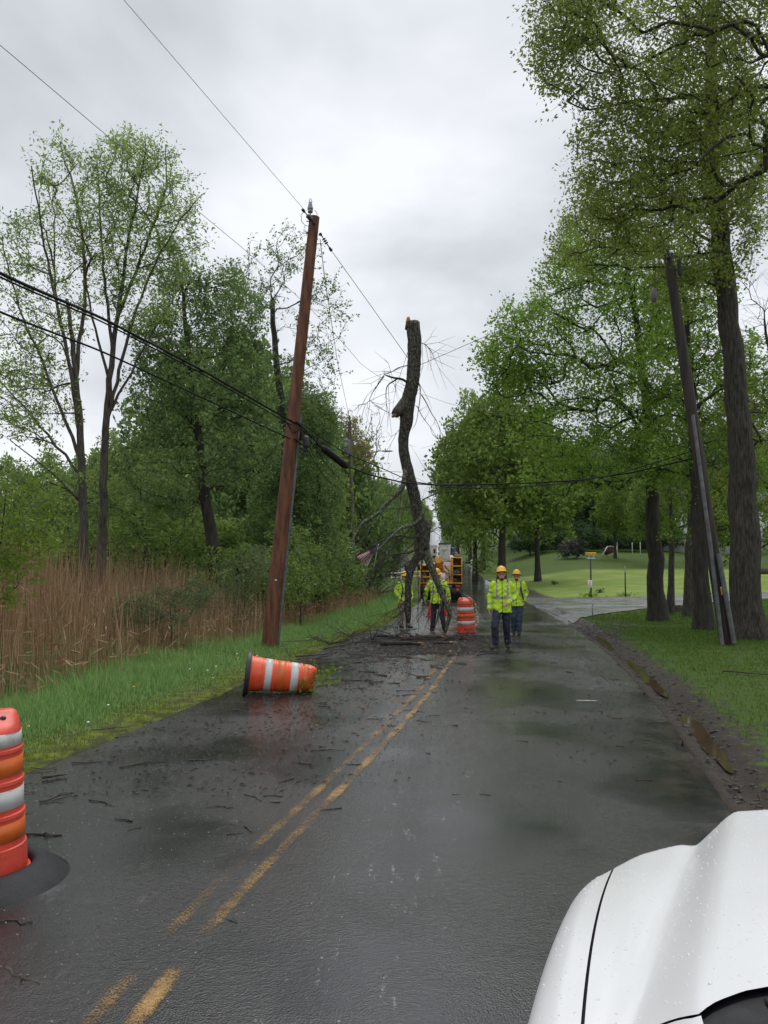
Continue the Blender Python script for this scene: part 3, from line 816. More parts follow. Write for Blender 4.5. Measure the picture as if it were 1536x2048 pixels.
    for j, a, k in chains:
        ids = np.r_[j, np.arange(a, a + k)]
        r = rad[ids].copy(); r[0] = min(r[0], r[1] * 1.25)
        cap_ = rad[j] * .85
        r = np.minimum(r, cap_) if j < m else r
        out.append((POS[ids].copy(), r))
    nodes = POS[m:n]; nr = rad[m:n]; nd = DIR[m:n]
    return out, nodes, nr, nd, POS[tips], DIR[tips]
def blob_targets(blobs, n, rng, shell=.55):
    """blobs: (px, py, rx, ry, Y, rd) in photo pixels at distance Y"""
    w = np.array([b[2] * b[3] for b in blobs], float) ** .75; w /= w.sum()
    out = []
    for b, k in zip(blobs, rng.multinomial(n, w)):
        u = rng.normal(size=(k, 3)); u /= np.linalg.norm(u, axis=1)[:, None]
        r = rng.random(k) ** (1 / 3 * shell + .0)
        u *= r[:, None]
        c = at(b[0], b[1], b[4])
        s = b[4] / F
        out.append(c + u * np.array([b[2] * s, b[5], b[3] * s]))
    return np.concatenate(out)
def twigs(chains, nodes, nr, nd, rng, p, length, rmax=.03, up=.3, n=1):
    """short side twigs from thin nodes; returns tip points"""
    k = np.nonzero((nr < rmax) & (rng.random(len(nr)) < p))[0]
    k = np.repeat(k, n)
    d = nd[k] + rng.normal(size=(len(k), 3)) * .8; d[:, 2] += up; d /= np.linalg.norm(d, axis=1)[:, None]
    l = length * rng.uniform(.5, 1.3, len(k))
    a = nodes[k]; b = a + d * l[:, None] * .5 + rng.normal(size=d.shape) * .02; c = a + d * l[:, None] + rng.normal(size=d.shape) * .05; c[:, 2] -= .04 * l
    for i in range(len(k)):
        chains.append((np.stack([a[i], b[i], c[i]]), np.array([.005, .004, .002])))
    return b, c
def tree(name, label, cat, trunk, r0, blobs, n, leaf, k, L, mat='leaf_mid', bark='bark', seed=1, seg=.5, twp=.6, twl=.5, leafp=1.0, rtop=.03, start=.3, rtip=.006, group=None,
         bias=.3, jit=.06, droop=.15, wd=.28, upb=.15, tw_up=.3, twn=1, spread=.04, big=.09, low=0.0, weep=0.0, targets=None, shell=.55, curl=.35, angw=.45, limbs=()):
    rng = np.random.default_rng(seed)
    base = trunk[0]
    e = empty(name, base, label, cat, group)
    T = blob_targets(blobs, n, rng, shell) if targets is None else targets
    T = T[T[:, 2] > gz(T[:, 0], T[:, 1]) + .3]
    ch, nodes, nr, nd, tips, tdir = grow(trunk, r0, rtop, T, rng, seg, rtip, start, jit, bias, upb, curl, angw, limbs)
    tb, tcn = twigs(ch, nodes, nr, nd, rng, twp, twl, up=tw_up, n=twn)
    C = np.concatenate([tips, tcn, tb])
    if weep:
        W_ = C[rng.random(len(C)) < .6]
        add = []
        for q in range(4):
            nxt = W_ + np.array([0, 0, -weep]) * (q + 1) * rng.uniform(.6, 1.1, (len(W_), 1)) + rng.normal(size=W_.shape) * .05 * (q + 1)
            add.append(nxt)
        for i in range(len(W_)):
            ch.append((np.stack([W_[i]] + [a_[i] for a_ in add]), np.array([.004, .0035, .003, .0025, .002])))
        C = np.concatenate([C] + add)
    if leafp < 1: C = C[rng.random(len(C)) < leafp]
    chains_mesh('trunk', [(c[0] - base, c[1]) for c in ch], M[bark], e, big)
    if leaf:
        # neighbouring sprays share a tone so that crowns show lighter and darker clumps
        tone = .5 + .42 * np.sin(C[:, 0] * 1.7 + seed) * np.sin(C[:, 1] * 1.4) * np.sin(C[:, 2] * 1.9 + 1) + rng.normal(0, .1, len(C))
        leaf_mesh('crown', C - base, k, L, M[mat], e, rng, wd, droop, spread, tone)
    return e
def tp(pts, Y, dY=None):
    """trunk path through photo pixels at distance Y, starting on the ground"""
    out = [at(x, y, Y + (dY[i] if dY else 0)) for i, (x, y) in enumerate(pts)]
    out[0][2] = float(gz(out[0][0], out[0][1])) - .08
    return np.array(out)

def lb(pts, Y, dy, ra, rb):
    return (np.array([at(x, y, Y + dy * i / (len(pts) - 1)) for i, (x, y) in enumerate(pts)]), ra, rb)
# --- left side
tree('locust_tree', 'tall thin sparse leaved tree, left one of the pair rising from the reeds', 'tree',
     tp([(172, 1200), (166, 1000), (160, 850), (148, 700), (135, 600)], 25), .19,
     [(110, 560, 80, 220, 25, 1.6), (45, 600, 70, 200, 25, 1.5), (30, 780, 60, 90, 24.5, 1.4), (175, 420, 70, 120, 25, 1.4), (110, 340, 55, 55, 25, 1.0), (70, 820, 95, 70, 24.5, 1.8), (90, 960, 90, 50, 24.5, 1.5)],
     700, True, 9, .115, 'leaf_locust', 'bark', 21, .4, .45, .42, .85, rtop=.05, start=.35, rtip=.0062, bias=.02, upb=.10, curl=.12, angw=.9, jit=.035, limbs=[lb([(163, 880), (130, 680), (85, 480), (62, 330)], 25, -.8, .07, .02), lb([(155, 770), (172, 570), (158, 400), (118, 285)], 25, .8, .07, .02), lb([(165, 930), (100, 760), (30, 600), (5, 470)], 25, -1.2, .06, .015), lb([(165, 960), (80, 850), (0, 760), (-60, 700)], 25, .6, .05, .012), lb([(158, 830), (110, 600), (110, 420), (90, 350)], 25, 1.2, .05, .012), lb([(168, 1010), (100, 940), (20, 880)], 25, -1, .04, .012)], big=.1, tw_up=.6, spread=.075, wd=.2)
tree('locust_tree', 'tall thin sparse leaved tree, right one of the pair rising from the reeds', 'tree',
     tp([(198, 1200), (206, 1050), (209, 900), (217, 780), (232, 660), (246, 560), (262, 430)], 26.5), .19,
     [(262, 430, 70, 165, 26.5, 1.7), (325, 420, 65, 120, 26.5, 1.6), (215, 470, 55, 150, 26.5, 1.4), (360, 480, 42, 80, 26.5, 1.2), (280, 310, 65, 40, 26.5, 1.2), (290, 620, 70, 60, 26.5, 1.6), (240, 330, 50, 50, 26.5, 1.0)],
     700, True, 9, .115, 'leaf_locust', 'bark', 22, .4, .45, .42, .85, rtop=.03, start=.33, rtip=.0062, bias=.02, upb=.10, curl=.12, angw=.9, jit=.035, limbs=[lb([(212, 860), (262, 640), (330, 480), (392, 400)], 26.5, -1.0, .07, .018), lb([(225, 700), (205, 520), (200, 400), (195, 310)], 26.5, .6, .06, .02), lb([(236, 640), (300, 470), (335, 380), (330, 290)], 26.5, .9, .065, .018), lb([(218, 770), (175, 600), (165, 470)], 26.5, -1, .05, .015), lb([(240, 600), (265, 420), (290, 330), (292, 275)], 26.5, -.6, .06, .015), lb([(213, 840), (290, 690), (370, 560)], 26.5, 1.2, .05, .012)], big=.1, tw_up=.6, spread=.075, wd=.2)
tree('leafy_tree', 'dense dark green tree with a dark trunk behind the brown pole', 'tree',
     tp([(440, 1215), (425, 1080), (405, 950), (385, 800), (370, 620), (355, 520)], 30), .30,
     [(370, 640, 60, 110, 30, 2.4), (345, 540, 28, 55, 30, 1.2), (420, 760, 105, 110, 30, 3), (330, 800, 60, 110, 30, 2.4), (450, 880, 110, 100, 30, 3), (330, 950, 80, 90, 29.5, 2.5), (470, 640, 55, 80, 30.5, 2.2), (490, 760, 60, 90, 31, 2.4), (440, 600, 45, 60, 31, 1.8), (310, 700, 40, 70, 30, 1.8)],
     1300, True, 8, .12, 'leaf_dark', 'bark_dark', 23, .6, .8, .55, rtop=.04, start=.2, bias=.2)
tree('leafy_tree', 'half bare tree with forked dark limbs and wispy leaves right of the brown pole top', 'tree',
     tp([(585, 1215), (580, 1050), (572, 900), (560, 790), (548, 690), (545, 600)], 34), .27,
     [(535, 560, 65, 85, 34, 2.2), (640, 640, 60, 70, 34, 2), (480, 600, 55, 75, 34, 2), (590, 500, 50, 45, 34, 1.5), (600, 760, 80, 60, 34, 2.5), (665, 590, 35, 40, 34, 1.5)],
     330, True, 5, .13, 'leaf_willow', 'bark_dark', 24, .5, .7, .55, .75, rtop=.10, start=.45, bias=.18, upb=.2, droop=.4, wd=.22)
tree('willow_tree', 'drooping green tree filling the space between the brown pole and the thin grey pole', 'tree',
     tp([(640, 1210), (642, 1080), (636, 960), (630, 840)], 36), .26,
     [(600, 900, 60, 100, 36, 3), (635, 960, 45, 110, 36, 3), (560, 1020, 60, 90, 35, 2.5), (620, 1080, 55, 70, 35, 2.5), (605, 830, 50, 60, 36, 2.2), (640, 840, 35, 50, 37, 2)],
     620, True, 7, .13, 'leaf_dark', 'bark_dark', 25, .6, .8, .5, weep=.22, droop=.7, rtop=.05, start=.2, wd=.2)
tree('leafy_tree', 'mid green bushy tree low behind the two thin trunks at left', 'tree',
     tp([(300, 1190), (292, 1080), (280, 980)], 33), .17,
     [(250, 980, 85, 80, 33, 3), (330, 1040, 70, 80, 32, 2.5), (190, 1050, 75, 60, 33, 2.5), (120, 1010, 80, 60, 34, 2.5), (280, 1110, 100, 45, 32, 2.5)],
     520, True, 7, .13, 'leaf_mid', 'bark_dark', 26, .6, .8, .5, rtop=.03, start=.15)
tree('sapling', 'bright green sapling with lobed leaf sprays at the far left edge', 'tree',
     tp([(-30, 1330), (-10, 1150), (10, 1020), (15, 960)], 14), .05,
     [(20, 1000, 75, 60, 14, 1), (35, 1090, 70, 45, 14, .9), (0, 1160, 60, 55, 14, .8)],
     130, True, 6, .085, 'leaf_bright', 'twig', 27, .3, .8, .25, rtop=.01, start=.3, rtip=.003)
tree('shrub', 'pale grey green rounded shrub growing out of the brown reeds', 'shrub',
     tp([(345, 1320), (345, 1250), (340, 1215)], 19), .03,
     [(330, 1215, 85, 38, 19, 1.0), (270, 1230, 55, 28, 19, .8), (385, 1190, 45, 28, 19.2, .8)],
     300, True, 6, .05, 'leaf_grey', 'twig', 28, .25, .9, .2, rtop=.01, start=.1, rtip=.0025, spread=.03)
tree('shrub', 'pale leaved shrub at the foot of the dark tree left of the brown pole', 'shrub',
     tp([(490, 1275), (488, 1200), (492, 1150)], 24), .03,
     [(480, 1160, 45, 45, 24, .9), (520, 1130, 35, 35, 24, .8), (470, 1220, 40, 30, 24, .8)],
     200, True, 6, .06, 'leaf_grey', 'twig', 29, .3, .9, .2, rtop=.01, start=.1, rtip=.0025)
tree('shrub', 'leafy green shrub just right of the base of the brown pole', 'shrub',
     tp([(600, 1265), (602, 1200), (604, 1140)], 27), .04,
     [(590, 1170, 35, 50, 27, 1), (625, 1140, 40, 50, 29, 1.2), (575, 1100, 35, 60, 28, 1)],
     260, True, 6, .085, 'leaf_mid', 'twig', 30, .35, .9, .3, rtop=.01, start=.1, rtip=.003)
# --- right side
tree('oak_tree', 'huge overhanging oak whose drooping leafy limbs fill the top right corner', 'tree',
     tp([(1830, 1400), (1800, 900), (1760, 500), (1700, 150), (1660, -200)], 16.5), .45,
     [(1290, 40, 190, 110, 16.5, 2.2), (1180, 110, 105, 85, 16, 1.6), (1450, 140, 150, 110, 17, 2.4), (1300, 250, 130, 90, 16.5, 1.8), (1430, 330, 110, 90, 17, 1.8), (1230, 380, 75, 60, 16.5, 1.3), (1500, 40, 120, 90, 17, 2), (1300, 450, 75, 55, 17, 1.4), (1150, 20, 75, 60, 16, 1.2), (1420, 30, 150, 70, 16, 1.6), (1500, 280, 80, 90, 17, 2), (1380, 180, 110, 90, 16.5, 2), (1120, 70, 70, 80, 16, 1.2), (1340, 380, 110, 70, 17, 1.6), (1230, 300, 80, 70, 16.5, 1.4)],
     1500, True, 11, .082, 'leaf_oak', 'bark_dark', 41, .4, .65, .34, rtop=.15, start=.35, rtip=.0052, bias=.05, upb=.05, droop=.4, spread=.085, wd=.25, jit=.035, curl=.2, low=0)
tree('oak_tree', 'big oak with the widest grey trunk, beside the leaning black pole', 'tree',
     tp([(1500, 1272), (1492, 1080), (1482, 880), (1468, 720), (1456, 600), (1440, 470), (1424, 320), (1422, 160), (1428, -60)], 22), .40,
     [(1370, 330, 80, 90, 22, 1.8), (1440, 230, 70, 90, 22, 1.6), (1500, 430, 70, 60, 23, 1.6), (1380, 560, 70, 60, 23, 1.4), (1260, 430, 110, 70, 22, 1.8), (1180, 480, 80, 60, 22, 1.5), (1420, 500, 90, 80, 21, 1.4), (1330, 480, 100, 80, 22, 1.8), (1470, 380, 70, 80, 21, 1.2), (1500, 850, 60, 90, 23.5, 1.6), (1480, 1000, 70, 60, 23.5, 1.5), (1520, 250, 60, 80, 23, 1.5)],
     850, True, 11, .095, 'leaf_oak', 'bark_big', 42, .5, .6, .4, rtop=.12, start=.35, rtip=.0065, bias=.1, upb=.05, big=.1, spread=.10, jit=.035, curl=.2, wd=.25)
tree('maple_tree', 'broad bright green maple with arching limbs and the leftmost roadside trunk on the right', 'tree',
     tp([(1318, 1232), (1308, 1080), (1300, 900), (1286, 740), (1268, 600), (1240, 480)], 31), .32,
     [(1190, 480, 75, 60, 31, 2), (1150, 600, 95, 80, 31, 2.6), (1060, 720, 90, 60, 30, 2.0), (1010, 715, 60, 45, 29.5, 1.4), (1060, 650, 60, 50, 30, 1.6), (1230, 620, 110, 110, 31, 3), (1150, 760, 130, 70, 30.5, 3), (1260, 780, 100, 100, 31, 3), (1110, 860, 100, 60, 30, 2.6), (1220, 920, 120, 60, 30, 3), (1020, 770, 50, 35, 30, 1.6), (1130, 960, 80, 35, 30, 2.2), (1300, 520, 70, 70, 32, 2), (1140, 540, 50, 40, 31, 1.4), (1330, 640, 80, 90, 32, 2)],
     1350, True, 11, .125, 'leaf_maple', 'bark_dark', 43, .55, .65, .5, rtop=.05, start=.22, rtip=.0095, bias=.08, upb=.08, spread=.12, wd=.28, jit=.04, curl=.25)
tree('maple_tree', 'maple with a straight brown trunk nearest left of the leaning black pole', 'tree',
     tp([(1410, 1256), (1400, 1080), (1388, 900), (1378, 720), (1366, 560)], 26), .27,
     [(1370, 600, 90, 90, 26, 2), (1420, 760, 90, 90, 26.5, 2.2), (1330, 740, 75, 80, 26.5, 2), (1440, 950, 90, 80, 27, 2.2), (1330, 900, 70, 70, 27, 2), (1500, 760, 60, 90, 27, 2), (1500, 1050, 55, 60, 27, 1.8), (1410, 1050, 70, 40, 27, 1.8)],
     800, True, 10, .105, 'leaf_maple', 'bark_dark', 44, .5, .85, .45, rtop=.05, start=.3, rtip=.008, bias=.1, spread=.05, wd=.3)
tree('young_tree', 'slender dark trunk between the two larger maple trunks', 'tree',
     tp([(1341, 1216), (1344, 1100), (1340, 980), (1330, 860)], 35), .15,
     [(1330, 880, 60, 70, 35, 2), (1350, 990, 60, 55, 35, 2)],
     150, True, 7, .15, 'leaf_far', 'bark', 45, .6, .8, .45, rtop=.03, start=.5)
tree('maple_tree', 'mossy trunked tree half hidden behind the straight brown trunk', 'tree',
     tp([(1382, 1222), (1380, 1100), (1386, 980), (1392, 860)], 33.5), .25,
     [(1400, 900, 80, 70, 34, 2.2), (1440, 820, 70, 80, 34, 2.2), (1480, 930, 60, 80, 34, 2)],
     220, True, 7, .15, 'leaf_far', 'bark', 46, .6, .8, .45, rtop=.04, start=.45)
tree('bare_tree', 'leafless tree with curving pale branches at the right edge above the big trunk', 'tree',
     tp([(1580, 1250), (1570, 1000), (1550, 780), (1530, 640)], 25), .17,
     [(1500, 560, 50, 80, 25, 1.2), (1520, 700, 45, 70, 25, 1.2), (1560, 500, 60, 100, 25, 1.5), (1490, 640, 35, 40, 25, 1)],
     110, False, 0, 0, bark='twig', seed=47, seg=.4, twp=.9, twl=.6, rtop=.03, start=.45, rtip=.004)
tree('tree_stump', 'low cut stump between the roadside trunks on the right', 'stump', tp([(1356, 1212), (1356, 1197)], 37), .17, [], 0, False, 0, 0, targets=np.zeros((0, 3)), twp=0, rtop=.16) if False else None
mb = MB(); ang = np.arange(14) * 2 * PI / 14
mb.lathe([(.30, -.1), (.24, .05), (.20, .22), (.19, .34), (.001, .33)], 14)
c = at(1358, 1210, 36); c[2] = gz(c[0], c[1])
tag(mb.obj('tree_stump', M['bark'], loc=c), 'low cut stump between the roadside trunks on the right', 'stump')
# --- generic trees for the distance
def proto(seed, h, wd, n, k, L, mat, name, low=.15, bark='bark_dark', weep=0):
    rng = np.random.default_rng(seed)
    u = rng.normal(size=(n, 3)); u /= np.linalg.norm(u, axis=1)[:, None]
    u *= rng.random(n)[:, None] ** .25
    lump_ = 1 + .22 * np.sin(u[:, 0:1] * 5 + seed) * np.sin(u[:, 1:2] * 4 + u[:, 2:3] * 5)
    T = u * np.array([wd, wd, h * (1 - low) * .5]) * lump_
    T[:, 2] += h * (low + (1 - low) * .5)
    T[:, :2] *= (1.1 - .35 * sstep(h * .5, h, T[:, 2]))[:, None]
    tr = np.array([[0, 0, -.3], [.05, 0, h * .3], [-.1, .1, h * .6], [.1, 0, h * .9]])
    return tree(name, 'x', 'tree', tr, h * .022, [], 0, True, k, L, mat, bark, seed, h * .06, .8, h * .035, targets=T, rtop=.03, start=.12, rtip=.012, spread=L * .5, big=.15, weep=weep)
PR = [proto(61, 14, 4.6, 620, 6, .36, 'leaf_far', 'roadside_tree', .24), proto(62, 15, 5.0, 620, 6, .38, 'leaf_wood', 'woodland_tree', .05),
      proto(63, 12, 4.4, 560, 6, .34, 'leaf_dark', 'broadleaf_tree', .04), proto(64, 11, 4.0, 480, 5, .34, 'leaf_willow', 'willow_tree', .08, weep=.35),
      proto(65, 4.5, 2.6, 420, 6, .17, 'leaf_mid', 'bush', .0), proto(66, 15, 5, 620, 6, .36, 'leaf_mid', 'leafy_tree', .08)]
PR.append(proto(67, 4.5, 2.6, 420, 6, .2, 'leaf_wood', 'undergrowth_bush', .0))
used = set()
def plant(pi, px, Y, top, label, group=None, wide=1.0, rz=0, cat='tree', X=None, dz=0):
    """top = photo y of the tree top"""
    X = (px - 768) / F * Y if X is None else X
    z = float(gz(X, Y)) + dz
    h = [14, 15, 12, 11, 4.5, 15, 4.5][pi]
    zt = CAMZ + (1120 - top) / F * Y
    s = (zt - z) / h
    o = PR[pi] if pi not in used else dup(PR[pi])
    used.add(pi)
    o.location = (X, Y, z); o.rotation_euler = (0, 0, rz); o.scale = (s * wide, s * wide, s)
    o['label'] = label; o['category'] = cat
    if group: o['group'] = group
    elif 'group' in o: del o['group']
    return o
rr_ = random.Random(5)
# right of the far road
plant(0, 1003, 72, 782, 'large round tree on the lawn edge behind the walking workers', wide=1.0, rz=.5)
plant(5, 950, 84, 800, 'tall light green tree nearest the far road on its right side', wide=.62, rz=2)
plant(0, 965, 104, 835, 'second tree back in the row right of the far road', wide=.7, rz=1)
plant(0, 940, 135, 885, 'third tree back in the row right of the far road', wide=.62, rz=3)
for i, (px, Y, top) in enumerate([(918, 175, 950), (915, 215, 985), (908, 270, 1005), (905, 340, 1015), (900, 430, 1022), (896, 540, 1020), (899, 650, 1022)]):
    plant((0, 1)[i % 2], px - 2, Y, top, 'small distant tree lining the right side of the far hill road', 'distant trees on the right of the hill road', .8, i)
plant(0, 1075, 78, 850, 'round tree filling the gap above the walking workers and the sign', wide=.9, rz=4)
WL = 'dark woodland tree behind the sunny lawn on the right'
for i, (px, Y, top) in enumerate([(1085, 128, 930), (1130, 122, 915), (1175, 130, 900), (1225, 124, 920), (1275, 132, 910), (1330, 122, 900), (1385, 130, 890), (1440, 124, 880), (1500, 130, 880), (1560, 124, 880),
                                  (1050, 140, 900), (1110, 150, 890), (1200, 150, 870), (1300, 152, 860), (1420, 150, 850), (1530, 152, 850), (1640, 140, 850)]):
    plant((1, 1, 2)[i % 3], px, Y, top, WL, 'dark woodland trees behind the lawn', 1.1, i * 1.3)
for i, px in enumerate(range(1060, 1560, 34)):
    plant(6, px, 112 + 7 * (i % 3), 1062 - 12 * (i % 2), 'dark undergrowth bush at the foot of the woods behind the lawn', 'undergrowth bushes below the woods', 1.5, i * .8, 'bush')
plant(0, 1230, 100, 960, 'round lawn tree above the playground slide with a short dark trunk', wide=.75, rz=2.2)
plant(0, 1310, 92, 940, 'round lawn tree behind the leftmost maple trunk', wide=.8, rz=5.2)
plant(1, 1420, 96, 950, 'dark lawn tree in front of the white house at right', wide=.7, rz=3.3)
tree('pale_tree', 'wispy pale yellow tree rising just behind the top of the thin grey pole', 'tree', tp([(693, 1180), (695, 1050), (700, 950), (704, 880)], 56), .14,
     [(700, 860, 26, 38, 56, 1.1), (715, 900, 24, 30, 56, 1.1), (690, 920, 24, 30, 56, 1.1)], 90, True, 5, .14, 'leaf_pale', 'twig', 81, .5, .8, .5, .8, rtop=.03, start=.5, rtip=.008, droop=.9, weep=.12)
tree('bare_tree', 'mostly bare thin branched tree between the thin grey pole and the street lamp', 'tree', tp([(738, 1160), (738, 1050), (737, 960)], 60), .14,
     [(737, 900, 26, 60, 60, 1.2), (752, 860, 16, 50, 60, .9), (724, 940, 20, 40, 60, 1)], 110, True, 3, .12, 'leaf_willow', 'bark_dark', 82, .5, .7, .6, .35, rtop=.06, start=.35, rtip=.012, upb=.3)
for i, (px, Y, top) in enumerate([(1720, 122, 880), (1830, 128, 870), (1950, 120, 880), (2080, 128, 870), (2220, 120, 880), (2380, 126, 870), (1680, 90, 900), (1900, 95, 890), (2150, 92, 880)]):
    plant((1, 1, 2)[i % 3], px, Y, top, WL, 'dark woodland trees behind the lawn', 1.2, i * 1.7)
for i, (px, Y, top) in enumerate([(-170, 60, 900), (-290, 56, 880), (-420, 58, 890), (-560, 54, 880)]):
    plant((2, 5)[i % 2], px, Y, top, 'background tree in the thicket behind the reeds at left', 'background trees of the left thicket', 1.1, i * 1.1)
# left of the far road
plant(3, 735, 68, 965, 'wispy willow just right of the thin grey pole', wide=.75, rz=.3)
plant(2, 690, 58, 870, 'dense tree directly behind the thin grey pole', wide=.75, rz=1.3)
plant(5, 600, 62, 800, 'tall mid green tree behind the drooping tree', wide=.9, rz=3)
plant(3, 715, 88, 975, 'second willow back behind the thin grey pole', wide=.9, rz=2)
plant(5, 775, 120, 965, 'light green tree left of the far road near the hanging trunk', wide=.7, rz=2)
plant(2, 800, 170, 975, 'dense tree left of the far road behind the hanging trunk', wide=.8, rz=1)
plant(5, 830, 200, 990, 'green tree close to the left side of the far road', wide=.75, rz=5)
for i, (px, Y, top) in enumerate([(838, 250, 1000), (846, 310, 1010), (840, 380, 1005), (850, 470, 1010), (855, 580, 1013), (852, 680, 1013), (815, 230, 980), (770, 200, 960)]):
    plant((2, 5)[i % 2], px - 4, Y, top, 'small distant tree lining the left side of the far hill road', 'distant trees on the left of the hill road', .8, i)
for i, (px, Y, top, pi) in enumerate([(20, 62, 930, 2), (90, 70, 915, 5), (165, 64, 930, 2), (235, 70, 880, 5), (310, 60, 850, 5), (380, 56, 720, 2), (455, 60, 680, 5), (520, 54, 710, 2), (-60, 66, 920, 5), (570, 48, 790, 5), (500, 46, 800, 2), (330, 48, 900, 5)]):
    plant(pi, px, Y, top, 'background tree in the thicket behind the reeds at left', 'background trees of the left thicket', .85, i * 1.1)
for i, (px, Y, top) in enumerate([(220, 36, 1060), (300, 38, 1030), (385, 35, 1060), (450, 37, 1040), (540, 36, 1050), (150, 40, 1050), (70, 38, 1050), (610, 42, 1050), (480, 30, 1100), (10, 36, 1040), (655, 66, 1090), (690, 78, 1110)]):
    plant(4, px, Y, top, 'low green thicket bush at the back of the reeds', 'thicket bushes behind the reeds', 1.2, i * .9, 'bush')
plant(4, 745, 95, 1120, 'low bush on the far grass left of the road', None, 1.5, 1, 'bush')
tree('lilac_shrub', 'small round lilac shrub with faint purple bloom on the far lawn', 'shrub', tp([(1145, 1135), (1143, 1125)], 100), .12,
     [(1140, 1100, 22, 20, 100, 1.4), (1155, 1095, 16, 16, 100, 1)], 120, True, 6, .26, 'leaf_lilac', 'twig', 71, .6, .8, .4, rtop=.08, start=.3)
tree('ornamental_shrub', 'flat umbrella shaped yellow green shrub on the lawn under the trees', 'shrub', tp([(1265, 1145), (1265, 1139)], 98), .06,
     [(1265, 1140, 15, 3.5, 98, .9)], 90, True, 8, .14, 'leaf_bright', 'twig', 72, .4, .8, .2, rtop=.04, start=.6)
for px, py, lb, sd in ((1200, 1177, 'tiny dark weed clump in the sunny lawn right of the signpost', 73), (1108, 1159, 'tiny dark weed clump in the sunny lawn left of the signpost', 74)):
    Yd = 60 if sd == 73 else 72
    c = at(px, py, Yd); c[2] = gz(c[0], c[1])
    rng = np.random.default_rng(sd)
    o = leaf_mesh('weed_clump', rng.normal(size=(40, 3)) * np.array([.13, .13, .08]) + np.array([0, 0, .12]), 5, .10, M['leaf_wood'], None, rng)
    o.location = c; tag(o, lb, 'weed')

# ------------------------------------------------------------ utility poles
def pole(label, base, top, rb, rt, mat, Y, Yt=None, group=None):
    Yt = Yt or Y
    b = at(*base, Y); b[2] = float(gz(b[0], b[1])) - .15
    t = at(*top, Yt)
    e = empty('utility_pole', b, label, 'utility pole', group)
    n = 30
    P = np.linspace(b, t, n) - b
    mb = MB(); mb.tube(P, np.linspace(rb, rt, n), 20)
    mb.obj('pole', M[mat], e, angle=50)
    return e, b, t
def rel(e, p): return np.array(p) - np.array(e.location)
def along(b, t, py, Y=None):
    """point on pole axis whose photo y is py (b,t on same distance)"""
    lo, hi = 0.0, 1.0
    for _ in range(40):
        m = (lo + hi) / 2; p = b + (t - b) * m
        dy, dz = p[1], p[2] - CAMZ
        yc = dz * cp - dy * sp_; zc = dy * cp + dz * sp_
        y = 1024 - F * yc / zc
        if y > py: lo = m
        else: hi = m
    return b + (t - b) * lo
e1, b1, t1 = pole('tall new reddish brown wooden pole leaning right at the left road edge', (536, 1300), (629, 434), .182, .125, 'pole_new', 19.8)
e1.name = 'utility_pole'
def part(mb, name, mat, e, **k): return mb.obj(name, M[mat] if isinstance(mat, str) else mat, e, **k)
# board on the far right side of the pole
pd = (t1 - b1) / np.linalg.norm(t1 - b1)
q0, q1 = along(b1, t1, 1290), along(b1, t1, 828)
mb = MB(); mb.tube([q0 + [.19, .05, 0] - b1, q1 + [.165, .05, 0] - b1], .045, 8); part(mb, 'cable_guard', 'conduit', e1, angle=40)
mb = MB(); mb.box(along(b1, t1, 855) + [.19, .06, 0] - b1, (.07, .09, .62)); part(mb, 'bracket', 'black', e1)
# pole top pin insulator
tt = t1 - b1
mb = MB(); mb.tube([tt + [-.10, -.05, -.15], tt + [-.10, -.05, .10]], .018, 6); part(mb, 'bracket', 'steel', e1)
mb = MB(); mb.lathe([(.001, 0), (.06, 0), (.065, .05), (.045, .06), (.068, .07), (.07, .13), (.05, .14), (.055, .16), (.05, .2), (.035, .22), (.045, .25), (.001, .27)], 14, c=tt + [-.10, -.05, .09]); part(mb, 'insulator', 'porcelain', e1)
mb = MB(); mb.tube([tt + [-.13, -.05, .33], tt + [-.115, -.05, .42], tt + [-.09, -.05, .44], tt + [-.07, -.05, .41], tt + [-.06, -.05, .33]], .010, 5); part(mb, 'wire_loop', 'steel', e1)
def deadend(e, p0, p1, name='insulator'):
    p0 = rel(e, p0); p1 = rel(e, p1); d = p1 - p0
    mb = MB(); mb.tube([p0, p1], .014, 6)
    for t in (.3, .42, .54): mb.tube([p0 + d * (t - .02), p0 + d * t, p0 + d * (t + .04)], [.02, .06, .05], 10)
    mb.cap(p0 + d * .88, .03, p1, .04); mb.cap(p0, .035, p0 + d * .06, .03)
    part(mb, name, 'black', e)
deadend(e1, at(628, 447, 19.68), at(606, 420, 19.3)); deadend(e1, at(641, 468, 19.68), at(662, 500, 19.9))
mb = MB(); mb.tube([rel(e1, at(x, y, 19.6)) for x, y in ((607, 424), (602, 430), (603, 442), (610, 451), (620, 453))], .008, 5)
mb.tube([rel(e1, at(x, y, 19.6)) for x, y in ((629, 420), (634, 426), (634, 433))], .008, 5); part(mb, 'jumper_wire', 'wire', e1)
rg = random.Random(3)
mb = MB()
for py in (445, 466, 490, 560, 605, 640, 700, 742, 1012, 1160):
    p = along(b1, t1, py) - b1; q = rg.choice((-1, 1)); part(MB().cap(p + [q * .10, -.05, 0], .012, p + [q * .175, -.07, 0], .012, k=6), 'bolt', 'black', e1)
mb = MB(); mb.box(along(b1, t1, 1160) - b1 + [.02, -.175, 0], (.05, .01, .03)); part(mb, 'pole_tag', 'signwhite', e1)

